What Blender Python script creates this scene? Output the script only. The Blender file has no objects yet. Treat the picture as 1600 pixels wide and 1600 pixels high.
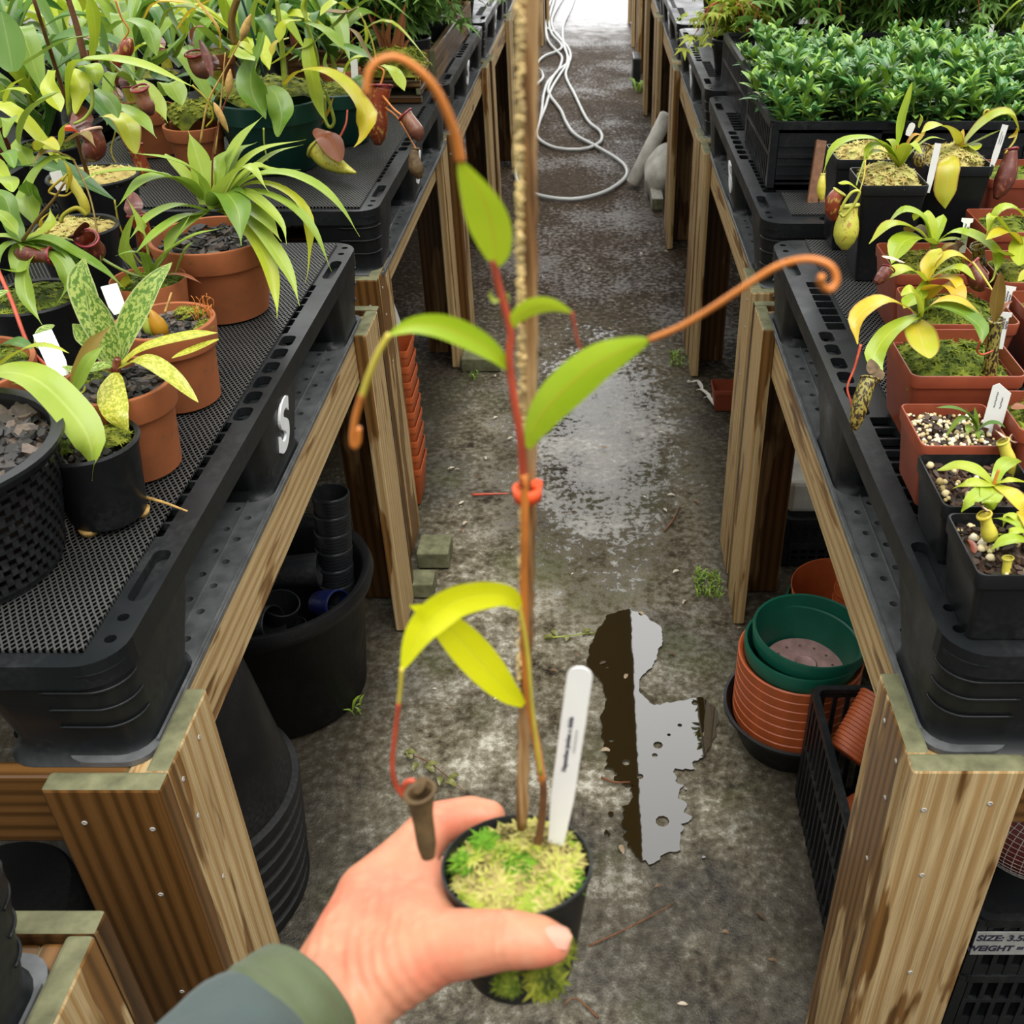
import bpy, bmesh, math, random
import numpy as np
from mathutils import Vector, Matrix, noise

C = bpy.context.scene.collection
SC = bpy.context.scene
R = random.Random(7)

# ---------------------------------------------------------------- camera, sky, sun, exposure
CAM_H, FOC, CX, CY, PITCH = 1.545, 1575.0, 928.0, 800.0, math.radians(34.0)
cd = bpy.data.cameras.new('camera')
cam = bpy.data.objects.new('camera', cd)
C.objects.link(cam)
cam.location = (0, 0, CAM_H)
cam.rotation_euler = (math.radians(90) - PITCH, 0, 0)
cd.sensor_width = 36
cd.sensor_fit = 'HORIZONTAL'
cd.lens = FOC / 1600 * 36
cd.shift_x = (800 - CX) / 1600
cd.clip_start = 0.02
cd.dof.use_dof = True
cd.dof.focus_distance = 1.5
cd.dof.aperture_fstop = 13
SC.camera = cam

w = bpy.data.worlds.new('overcast_sky')
SC.world = w
w.use_nodes = True
nt = w.node_tree
bg = nt.nodes['Background']
tc = nt.nodes.new('ShaderNodeTexCoord')
sep = nt.nodes.new('ShaderNodeSeparateXYZ')
rp = nt.nodes.new('ShaderNodeValToRGB')
nt.links.new(tc.outputs['Generated'], sep.inputs[0])
nt.links.new(sep.outputs['Z'], rp.inputs[0])
e = rp.color_ramp.elements
e[0].position = 0.0; e[0].color = (0.06, 0.063, 0.063, 1)
e[1].position = 0.70; e[1].color = (1.0, 1.0, 0.98, 1)
q = e.new(0.3); q.color = (0.34, 0.35, 0.35, 1)
def wm(op, a_, b_):
    n_ = nt.nodes.new('ShaderNodeMath'); n_.operation = op
    for k_, x_ in enumerate((a_, b_)):
        if isinstance(x_, (int, float)): n_.inputs[k_].default_value = x_
        else: nt.links.new(x_, n_.inputs[k_])
    return n_.outputs[0]
# the bright open end of the house, straight ahead
mr = nt.nodes.new('ShaderNodeMapRange'); mr.interpolation_type = 'SMOOTHSTEP'
nt.links.new(sep.outputs['Y'], mr.inputs[0]); mr.inputs[1].default_value = 0.55; mr.inputs[2].default_value = 0.95
glow = wm('MULTIPLY', mr.outputs[0], 1.25)
mx = nt.nodes.new('ShaderNodeMix'); mx.data_type = 'RGBA'; mx.blend_type = 'ADD'; mx.inputs[0].default_value = 1
nt.links.new(rp.outputs[0], mx.inputs[6]); nt.links.new(glow, mx.inputs[7])
nt.links.new(mx.outputs[2], bg.inputs[0])
bg.inputs[1].default_value = 1.35

sd = bpy.data.lights.new('sun', 'SUN')
sun = bpy.data.objects.new('sun', sd)
C.objects.link(sun)
sd.energy = 3.0
sd.angle = math.radians(50)
sd.color = (1.0, 0.98, 0.94)
sun.rotation_euler = (math.radians(14), math.radians(10), 0)

SC.view_settings.view_transform = 'Standard'
SC.view_settings.look = 'None'
SC.view_settings.gamma = 1
SC.view_settings.use_curve_mapping = False
SC.view_settings.exposure = 0.52

# ---------------------------------------------------------------- from a picture point to a place
ST, CT = math.sin(PITCH), math.cos(PITCH)
def ray(px, py):
    u, v = (px - CX) / FOC, (CY - py) / FOC
    return Vector((u, CT + v * ST, -ST + v * CT))
CAMV = Vector((0, 0, CAM_H))
def at_z(px, py, z):
    d = ray(px, py)
    return CAMV + d * ((z - CAM_H) / d.z)
def at_y(px, py, y):
    d = ray(px, py)
    return CAMV + d * (y / d.y)
def at_d(px, py, d):
    return CAMV + ray(px, py) * d
def depth(p):
    return p[1] * CT + (CAM_H - p[2]) * ST

# ---------------------------------------------------------------- objects
def tag(o, label=None, cat=None, group=None, kind=None):
    if label: o['label'] = label
    if cat: o['category'] = cat
    if group: o['group'] = group
    if kind: o['kind'] = kind
    return o
def thing(name, label, cat, loc=(0, 0, 0), group=None, rz=0):
    o = bpy.data.objects.new(name, None)
    C.objects.link(o)
    o.empty_display_size = 0.03
    o.location = loc
    o.rotation_euler = (0, 0, rz)
    return tag(o, label, cat, group)
def dup(root, loc, label, group=None, rz=None, scale=None):
    r = root.copy(); C.objects.link(r); r.location = loc
    r['label'] = label
    if group: r['group'] = group
    if rz is not None: r.rotation_euler = (0, 0, rz)
    if scale is not None: r.scale = (scale,) * 3 if not hasattr(scale, '__len__') else scale
    for ch in list(root.children):
        c = ch.copy(); C.objects.link(c); c.parent = r
        for g in list(ch.children):
            d = g.copy(); C.objects.link(d); d.parent = c
    return r

class MB:
    def __init__(s):
        s.v, s.f, s.uv, s.mi = [], [], [], []
    def add(s, vs, fs, uvs=None, mi=0):
        b = len(s.v)
        s.v += [tuple(p) for p in vs]
        for k, f in enumerate(fs):
            s.f.append(tuple(b + i for i in f))
            s.uv.append(uvs[k] if uvs else [(0, 0)] * len(f))
            s.mi.append(mi if isinstance(mi, int) else mi[k])
        return s
    def box(s, x0, x1, y0, y1, z0, z1, mi=0):
        vs = [(x0, y0, z0), (x1, y0, z0), (x1, y1, z0), (x0, y1, z0), (x0, y0, z1), (x1, y0, z1), (x1, y1, z1), (x0, y1, z1)]
        return s.add(vs, [(0, 3, 2, 1), (4, 5, 6, 7), (0, 1, 5, 4), (1, 2, 6, 5), (2, 3, 7, 6), (3, 0, 4, 7)], mi=mi)
    def obox(s, M, sx, sy, sz, mi=0):
        t = MB().box(-sx / 2, sx / 2, -sy / 2, sy / 2, -sz / 2, sz / 2)
        return s.add([M @ Vector(p) for p in t.v], t.f, mi=mi)
    def rings(s, rings, close0=False, close1=False, mi=0, loop=True):
        n = len(rings[0]); b = []
        vs = [p for r in rings for p in r]
        fs, uv = [], []
        m = len(rings)
        for i in range(m - 1):
            for j in range(n if loop else n - 1):
                k = (j + 1) % n
                fs.append((i * n + j, i * n + k, (i + 1) * n + k, (i + 1) * n + j))
                u0, u1, v0, v1 = j / n, (j + 1) / n, i / (m - 1), (i + 1) / (m - 1)
                uv.append([(u0, v0), (u1, v0), (u1, v1), (u0, v1)])
        if close0: fs.append(tuple(range(n - 1, -1, -1))); uv.append([(.5, 0)] * n)
        if close1: fs.append(tuple((m - 1) * n + j for j in range(n))); uv.append([(.5, 1)] * n)
        return s.add(vs, fs, uv, mi)
    def vessel(s, prof, shape='round', n=40, c=0.2, M=None, mi=0):
        """prof: (half size, z) from the outer foot round to the inner floor"""
        M = M or Matrix.Identity(4)
        rs = []
        for a, z in prof:
            rs.append([M @ Vector((x, y, z)) for x, y in ring2(shape, max(a, 1e-5), n, c)])
        if prof[0][0] > 1e-3: return s.rings(rs + [rs[0]], False, False, mi)
        return s.rings(rs, True, True, mi)
    def tube(s, pts, r, n=8, mi=0, cap=True, seg=None):
        P = spline(pts, seg or max(4, 6 * (len(pts) - 1)))
        m = len(P)
        rr = np.interp(np.linspace(0, 1, m), np.linspace(0, 1, len(r)), r) if hasattr(r, '__len__') else [r] * m
        fr = frames(P)
        rs = []
        for i in range(m):
            T, S, N = fr[i]
            rs.append([P[i] + (S * math.cos(a) + N * math.sin(a)) * rr[i] for a in [2 * math.pi * k / n for k in range(n)]])
        return s.rings(rs, cap, cap, mi)
    def leaf(s, pts, w, prof='lance', side=None, fold=0.25, nu=16, nv=4, twist=0.0, wave=0.0, mi=0, seed=0):
        P = spline(pts, nu)
        m = len(P)
        vs, fs, uv = [], [], []
        prevS = None
        for i in range(m):
            T = (P[min(i + 1, m - 1)] - P[max(i - 1, 0)]).normalized()
            ref = side if side is not None else T.cross(Vector((0, 0, 1)))
            S = ref - T * ref.dot(T)
            if S.length < 0.15 and prevS is not None: S = prevS - T * prevS.dot(T)
            S.normalize()
            if prevS is not None and S.dot(prevS) < 0: S = -S
            prevS = S.copy()
            if twist: S = Matrix.Rotation(twist * i / (m - 1), 3, T) @ S
            N = S.cross(T)
            t = i / (m - 1)
            hw = w * 0.5 * PROF[prof](t)
            for j in range(nv + 1):
                q = -1 + 2 * j / nv
                off = fold * abs(q) ** 1.6 * hw
                if wave: off += wave * hw * math.sin(t * 11 + seed + (2 if q > 0 else 0)) * abs(q) ** 2
                vs.append(P[i] + S * (q * hw) + N * off)
        for i in range(m - 1):
            for j in range(nv):
                a = i * (nv + 1) + j
                fs.append((a, a + 1, a + nv + 2, a + nv + 1))
                u0, u1, v0, v1 = j / nv, (j + 1) / nv, i / (m - 1), (i + 1) / (m - 1)
                uv.append([(u0, v0), (u1, v0), (u1, v1), (u0, v1)])
        return s.add(vs, fs, uv, mi)
    def build(s, name, mats, parent=None, smooth=True, world=True):
        me = bpy.data.meshes.new(name)
        off = Vector((0, 0, 0))
        if parent is not None and world:
            p = parent
            while p is not None:
                off += Vector(p.location); p = p.parent
        me.from_pydata([(a[0] - off.x, a[1] - off.y, a[2] - off.z) for a in s.v], [], s.f)
        if not isinstance(mats, (list, tuple)): mats = [mats]
        for m in mats: me.materials.append(m)
        ul = me.uv_layers.new(name='UVMap')
        ul.data.foreach_set('uv', [c for f in s.uv for p in f for c in p])
        me.polygons.foreach_set('material_index', s.mi)
        me.polygons.foreach_set('use_smooth', [smooth] * len(s.f))
        me.update()
        if smooth == 'auto' or smooth is True and False: pass
        o = bpy.data.objects.new(name, me)
        C.objects.link(o)
        o.parent = parent
        return o

def sharp(o, ang=40):
    me = o.data
    bm = bmesh.new(); bm.from_mesh(me)
    bmesh.ops.recalc_face_normals(bm, faces=bm.faces)
    for e in bm.edges:
        if len(e.link_faces) == 2:
            e.smooth = e.calc_face_angle(0) < math.radians(ang)
    bm.to_mesh(me); bm.free()
    return o
def bevel(o, wd, seg=2):
    m = o.modifiers.new('edge', 'BEVEL'); m.width = wd; m.segments = seg; m.limit_method = 'ANGLE'
    m.harden_normals = False
    return o

def spline(pts, n):
    pts = [Vector(p) for p in pts]
    if len(pts) == 2:
        return [pts[0].lerp(pts[1], i / n) for i in range(n + 1)]
    d = [0]
    for a, b in zip(pts, pts[1:]): d.append(d[-1] + max((b - a).length, 1e-6))
    Q = [pts[0] * 2 - pts[1]] + pts + [pts[-1] * 2 - pts[-2]]
    out = []
    for i in range(n + 1):
        s = d[-1] * i / n
        k = 0
        while k < len(pts) - 2 and s > d[k + 1]: k += 1
        t = (s - d[k]) / (d[k + 1] - d[k])
        p0, p1, p2, p3 = Q[k], Q[k + 1], Q[k + 2], Q[k + 3]
        out.append(0.5 * ((2 * p1) + (p2 - p0) * t + (2 * p0 - 5 * p1 + 4 * p2 - p3) * t * t + (3 * p1 - p0 - 3 * p2 + p3) * t ** 3))
    return out
def frames(P):
    out = []
    m = len(P)
    T0 = (P[1] - P[0]).normalized()
    S = T0.cross(Vector((0, 0, 1)))
    if S.length < 0.1: S = T0.cross(Vector((1, 0, 0)))
    S.normalize()
    for i in range(m):
        T = (P[min(i + 1, m - 1)] - P[max(i - 1, 0)])
        T = T.normalized() if T.length > 1e-9 else T0
        S = (S - T * S.dot(T))
        S = S.normalized() if S.length > 1e-6 else T.orthogonal().normalized()
        out.append((T, S.copy(), S.cross(T)))
        T0 = T
    return out
def ring2(shape, a, n=40, c=0.2):
    if shape == 'round':
        return [(a * math.cos(2 * math.pi * k / n), a * math.sin(2 * math.pi * k / n)) for k in range(n)]
    ax, ay = a if hasattr(a, '__len__') else (a, a)
    r = c * min(ax, ay) if c < 1 else min(ax, ay)
    out = []
    for q, (sx, sy) in enumerate([(1, 1), (-1, 1), (-1, -1), (1, -1)]):
        for k in range(6):
            t = math.pi / 2 * (q + k / 5)
            out.append((sx * (ax - r) + r * math.cos(t), sy * (ay - r) + r * math.sin(t)))
    return out
def sm(t): return max(0.0, min(1.0, t)) ** 2 * (3 - 2 * max(0.0, min(1.0, t)))
PROF = {
    'lance': lambda t: max(0.02, math.sin(math.pi * min(1, t * 0.97 + 0.03)) ** 0.75),
    'strap': lambda t: max(0.03, min(1, 0.55 + t * 2.2) * (1 - sm((t - 0.55) / 0.45) ** 1.3)),
    'spoon': lambda t: max(0.06, 0.22 * (1 - sm((t - 0.1) / 0.3)) + (sm((t - 0.1) / 0.38)) * (1 - sm((t - 0.62) / 0.40)) ** 0.7),
    'oval': lambda t: max(0.02, math.sin(math.pi * min(1, 0.04 + 0.95 * t ** 0.9)) ** 0.6),
    'tongue': lambda t: max(0.02, (0.5 + 0.5 * sm(t / 0.5)) * (1 - sm((t - 0.72) / 0.29)) ** 0.6),
    'blade': lambda t: max(0.02, (1 - t) ** 0.6),
}

def plate(outline, holes, z0, z1):
    """a flat plate with holes through it (verts, faces)"""
    cu = bpy.data.curves.new('plate', 'CURVE')
    cu.dimensions = '2D'; cu.fill_mode = 'BOTH'; cu.extrude = (z1 - z0) / 2
    for loop in [outline] + holes:
        sp = cu.splines.new('POLY'); sp.points.add(len(loop) - 1)
        for p, q in zip(sp.points, loop): p.co = (q[0], q[1], 0, 1)
        sp.use_cyclic_u = True
    o = bpy.data.objects.new('plate', cu); C.objects.link(o)
    bpy.context.view_layer.update()
    me = bpy.data.meshes.new_from_object(o.evaluated_get(bpy.context.evaluated_depsgraph_get()))
    vs = [(v.co.x, v.co.y, v.co.z + (z0 + z1) / 2) for v in me.vertices]
    fs = [tuple(p.vertices) for p in me.polygons]
    bpy.data.objects.remove(o); bpy.data.curves.remove(cu); bpy.data.meshes.remove(me)
    return vs, fs
def rrect(x0, x1, y0, y1, r, n=4):
    out = []
    for q, (cx, cy) in enumerate([(x1 - r, y1 - r), (x0 + r, y1 - r), (x0 + r, y0 + r), (x1 - r, y0 + r)]):
        for k in range(n + 1):
            t = math.pi / 2 * (q + k / n)
            out.append((cx + r * math.cos(t), cy + r * math.sin(t)))
    return out
def circ(x, y, r, n=10): return [(x + r * math.cos(2 * math.pi * k / n), y + r * math.sin(2 * math.pi * k / n)) for k in range(n)]
FONTS = None
def lettering(txt, size, M, thick=0.0006, bold=0.0, shear=0.0):
    cu = bpy.data.curves.new('lettering', 'FONT'); cu.body = txt; cu.size = size; cu.extrude = thick; cu.offset = bold
    cu.align_x = 'CENTER'; cu.align_y = 'CENTER'; cu.shear = shear
    o = bpy.data.objects.new('lettering', cu); C.objects.link(o)
    bpy.context.view_layer.update()
    me = bpy.data.meshes.new_from_object(o.evaluated_get(bpy.context.evaluated_depsgraph_get()))
    mb = MB().add([M @ v.co for v in me.vertices], [tuple(p.vertices) for p in me.polygons])
    bpy.data.objects.remove(o); bpy.data.curves.remove(cu); bpy.data.meshes.remove(me)
    return mb
def basis(X, Y, Z, o):
    return Matrix(((X[0], Y[0], Z[0], o[0]), (X[1], Y[1], Z[1], o[1]), (X[2], Y[2], Z[2], o[2]), (0, 0, 0, 1)))

# ---------------------------------------------------------------- materials
class NT:
    def __init__(s, name):
        s.m = bpy.data.materials.new(name); s.m.use_nodes = True
        s.t = s.m.node_tree
        s.b = s.t.nodes['Principled BSDF']; s.out = s.t.nodes['Material Output']
    def n(s, typ, **kw):
        nd = s.t.nodes.new('ShaderNode' + typ)
        for k, v in kw.items():
            if k in nd.inputs: s.put(nd.inputs[k], v)
            else: setattr(nd, k, v)
        return nd
    def put(s, sock, v):
        if isinstance(v, bpy.types.NodeSocket): s.t.links.new(v, sock)
        elif isinstance(v, bpy.types.Node): s.t.links.new(v.outputs[0], sock)
        else:
            if hasattr(v, '__len__') and len(v) == 3 and sock.type == 'RGBA': v = (*v, 1)
            sock.default_value = v
    def coord(s, kind='Object', scale=(1, 1, 1), loc=None):
        c = s.n('TexCoord').outputs[kind]
        mp = s.n('Mapping'); s.t.links.new(c, mp.inputs[0]); mp.inputs['Scale'].default_value = scale
        if loc is not None: s.put(mp.inputs['Location'], loc)
        return mp.outputs[0]
    def noise(s, vec, scale, detail=4, rough=0.55, dist=0.0):
        nd = s.n('TexNoise'); s.put(nd.inputs['Vector'], vec); nd.inputs['Scale'].default_value = scale
        nd.inputs['Detail'].default_value = detail; nd.inputs['Roughness'].default_value = rough; nd.inputs['Distortion'].default_value = dist
        return nd.outputs[0]
    def ramp(s, fac, stops):
        nd = s.n('ValToRGB'); s.put(nd.inputs[0], fac)
        e = nd.color_ramp.elements
        while len(e) < len(stops): e.new(0.5)
        for q, (p, c) in zip(e, stops):
            q.position = p
            q.color = (c, c, c, 1) if not hasattr(c, '__len__') else (*c, 1)
        return nd.outputs[0]
    def mix(s, fac, a, b, mode='MIX'):
        nd = s.n('Mix'); nd.data_type = 'RGBA'; nd.blend_type = mode
        s.put(nd.inputs[0], fac); s.put(nd.inputs[6], a); s.put(nd.inputs[7], b)
        return nd.outputs[2]
    def math(s, op, a, b=0.0, c=0.0):
        nd = s.n('Math'); nd.operation = op
        s.put(nd.inputs[0], a); s.put(nd.inputs[1], b)
        if len(nd.inputs) > 2: s.put(nd.inputs[2], c)
        return nd.outputs[0]
    def bump(s, h, strength=0.3, dist=0.002):
        nd = s.n('Bump'); s.put(nd.inputs['Height'], h); nd.inputs['Strength'].default_value = strength; nd.inputs['Distance'].default_value = dist
        s.t.links.new(nd.outputs[0], s.b.inputs['Normal'])
    def set(s, **kw):
        for k, v in kw.items(): s.put(s.b.inputs[k.replace('_', ' ')], v)
        return s.m

def plain(name, col, rough=0.5, spec=0.5, var=0.25, scale=30, bump=0.0):
    N = NT(name)
    v = N.noise(N.coord('Object'), scale)
    c = N.mix(N.ramp(v, [(0.3, 0.0), (0.7, 1.0)]), tuple(x * (1 - var) for x in col), tuple(min(1, x * (1 + var)) for x in col))
    N.set(Base_Color=c, Roughness=rough, Specular_IOR_Level=spec)
    if bump: N.bump(v, bump, 0.001)
    return N.m

def black_plastic(name, col=(0.010, 0.011, 0.012), rough=0.34, dust=0.35):
    N = NT(name)
    co = N.coord('Object')
    a = N.noise(co, 9, 5, 0.6); b = N.noise(co, 130, 3)
    d = N.math('MULTIPLY', N.ramp(a, [(0.45, 0.0), (0.75, 1.0)]), N.ramp(b, [(0.4, 0.0), (0.7, 1.0)]))
    c = N.mix(N.math('MULTIPLY', d, dust), col, (0.09, 0.092, 0.088))
    N.set(Base_Color=c, Roughness=N.ramp(a, [(0.3, rough * 0.7), (0.7, rough * 1.5)]), Specular_IOR_Level=0.24)
    N.bump(b, 0.06, 0.0006)
    return N.m

def wood(name, wet, light=(0.50, 0.37, 0.19), tan=(0.36, 0.22, 0.085), amber=(0.17, 0.070, 0.012)):
    N = NT(name)
    rnd = N.n('ObjectInfo').outputs['Random']
    uv = N.n('TexCoord').outputs['UV']
    off = N.n('CombineXYZ'); N.put(off.inputs[0], N.math('MULTIPLY', rnd, 37.0)); N.put(off.inputs[1], N.math('MULTIPLY', rnd, 11.0))
    ad = N.n('VectorMath'); ad.operation = 'ADD'; N.put(ad.inputs[0], uv); N.put(ad.inputs[1], off)
    def sc(a, b):
        m = N.n('Mapping'); N.put(m.inputs[0], ad.outputs[0]); m.inputs['Scale'].default_value = (a, b, 1); return m.outputs[0]
    fine = N.noise(sc(6, 420), 1, 3)
    warp = N.noise(sc(3.0, 14), 1, 3)
    wv = N.n('TexWave'); wv.bands_direction = 'Y'; N.put(wv.inputs['Vector'], sc(0.35, 17)); wv.inputs['Scale'].default_value = 1.0
    wv.inputs['Distortion'].default_value = 9.0; wv.inputs['Detail'].default_value = 3.0; wv.inputs['Detail Scale'].default_value = 0.4
    rings = N.ramp(wv.outputs['Fac'], [(0.05, 0.0), (0.55, 0.35), (0.95, 1.0)])
    c = N.mix(rings, light, tan)
    c = N.mix(N.math('MULTIPLY', N.ramp(fine, [(0.42, 0.0), (0.62, 1.0)]), 0.55), c, tuple(x * 0.55 for x in tan))
    st = N.noise(sc(4.2, 26), 1, 3, 0.5)
    st2 = N.noise(sc(1.3, 7), 1, 2)
    stain = N.math('ADD', N.math('MULTIPLY', st, 0.55), N.math('MULTIPLY', st2, 0.6))
    mk = N.ramp(stain, [(0.66 - wet * 0.3, 0.0), (0.69 - wet * 0.3, 1.0)])
    wc = N.mix(rings, amber, tuple(x * 0.42 for x in amber))
    c = N.mix(N.math('MULTIPLY', mk, 0.9), c, wc)
    N.set(Base_Color=c, Roughness=N.math('MULTIPLY_ADD', mk, -0.25, 0.6), Specular_IOR_Level=0.35)
    N.bump(N.math('ADD', rings, fine), 0.18, 0.001)
    return N.m

def leafmat(name, c1, c2, mid, yellow=None, mottle=None, rough=0.33, trans=0.3, edge=None, midw=0.035):
    N = NT(name)
    uv = N.n('TexCoord').outputs['UV']
    sp = N.n('SeparateXYZ'); N.put(sp.inputs[0], uv)
    rnd = N.n('ObjectInfo').outputs['Random']
    isl = N.n('NewGeometry').outputs['Random Per Island']
    rr = N.math('FRACT', N.math('ADD', rnd, isl))
    du = N.math('ABSOLUTE', N.math('SUBTRACT', sp.outputs[0], 0.5))
    co = N.coord('Object')
    nz = N.noise(co, 28, 4)
    f = N.math('ADD', N.math('MULTIPLY', nz, 0.8), N.math('MULTIPLY_ADD', rr, 0.7, -0.25))
    c = N.mix(N.ramp(f, [(0.2, 0.0), (0.8, 1.0)]), c1, c2)
    if mottle:
        mp = N.n('Mapping'); N.put(mp.inputs[0], uv); mp.inputs['Scale'].default_value = (5, 13, 1)
        mz = N.noise(mp.outputs[0], 1.4, 3, 0.6, 0.8)
        c = N.mix(N.ramp(mz, [(0.46, 0.0), (0.52, 1.0)]), c, mottle)
    if yellow:
        yz = N.noise(co, 11, 3)
        c = N.mix(N.ramp(N.math('MULTIPLY_ADD', rr, 0.35, N.math('MULTIPLY', yz, 0.8)), [(0.55, 0.0), (0.75, 0.9)]), c, yellow)
    c = N.mix(N.math('MULTIPLY', N.ramp(du, [(0.0, 1.0), (midw, 0.0)]), 0.8), c, mid)
    if edge: c = N.mix(N.ramp(du, [(0.42, 0.0), (0.48, 1.0)]), c, edge)
    sp_ = N.noise(co, 900, 2)
    N.set(Base_Color=c, Roughness=N.ramp(nz, [(0.3, rough * 0.75), (0.7, rough * 1.35)]), Specular_IOR_Level=0.5)
    N.bump(N.math('ADD', N.noise(co, 260, 3), N.ramp(du, [(0.0, 0.0), (0.06, 1.0)])), 0.12, 0.001)
    tr = N.n('BsdfTranslucent'); N.put(tr.inputs[0], c)
    mx = N.n('MixShader'); mx.inputs[0].default_value = trans
    N.t.links.new(N.b.outputs[0], mx.inputs[1]); N.t.links.new(tr.outputs[0], mx.inputs[2])
    N.t.links.new(mx.outputs[0], N.out.inputs[0])
    return N.m

def speck(name, base, dots, tip, scale=300, lo=0.5, hi=0.56, rough=0.3):
    N = NT(name)
    co = N.coord('Object', (1, 1, 0.55))
    z = N.noise(co, scale, 2)
    sp = N.n('SeparateXYZ'); N.put(sp.inputs[0], N.n('TexCoord').outputs['UV'])
    b = N.mix(N.ramp(sp.outputs[1], [(0.1, 0.0), (0.75, 1.0)]), tip, base)
    N.set(Base_Color=N.mix(N.ramp(z, [(lo, 0.0), (hi, 1.0)]), b, dots), Roughness=rough, Specular_IOR_Level=0.5, Subsurface_Weight=0.05)
    return N.m

def mossmat(name, stops, scale=45):
    N = NT(name)
    co = N.coord('Object')
    isl = N.n('NewGeometry').outputs['Random Per Island']
    f = N.math('ADD', N.math('MULTIPLY', N.noise(co, scale, 4), 0.75), N.math('MULTIPLY', isl, 0.3))
    c = N.ramp(f, stops)
    N.set(Base_Color=c, Roughness=0.75, Specular_IOR_Level=0.25)
    N.bump(N.noise(co, 700, 3), 0.5, 0.002)
    tr = N.n('BsdfTranslucent'); N.put(tr.inputs[0], c)
    mx = N.n('MixShader'); mx.inputs[0].default_value = 0.25
    N.t.links.new(N.b.outputs[0], mx.inputs[1]); N.t.links.new(tr.outputs[0], mx.inputs[2])
    N.t.links.new(mx.outputs[0], N.out.inputs[0])
    return N.m
def islandmat(name, stops, rough=0.55, spec=0.4, bump=0.2):
    N = NT(name)
    isl = N.n('NewGeometry').outputs['Random Per Island']
    nz = N.noise(N.coord('Object'), 160, 4)
    N.set(Base_Color=N.ramp(N.math('MULTIPLY_ADD', nz, 0.35, N.math('MULTIPLY', isl, 0.8)), stops), Roughness=rough, Specular_IOR_Level=spec)
    N.bump(nz, bump, 0.001)
    return N.m

def terracotta(name, a=(0.42, 0.12, 0.035), b=(0.26, 0.085, 0.028), rough=0.72):
    N = NT(name)
    co = N.coord('Object')
    n1 = N.noise(co, 9, 5, 0.6); n2 = N.noise(co, 70, 4)
    c = N.mix(N.ramp(n1, [(0.35, 0.0), (0.7, 1.0)]), a, b)
    c = N.mix(N.ramp(n2, [(0.62, 0.0), (0.75, 0.7)]), c, (0.10, 0.07, 0.03))
    N.set(Base_Color=c, Roughness=rough, Specular_IOR_Level=0.3)
    N.bump(n2, 0.12, 0.001)
    return N.m

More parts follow.
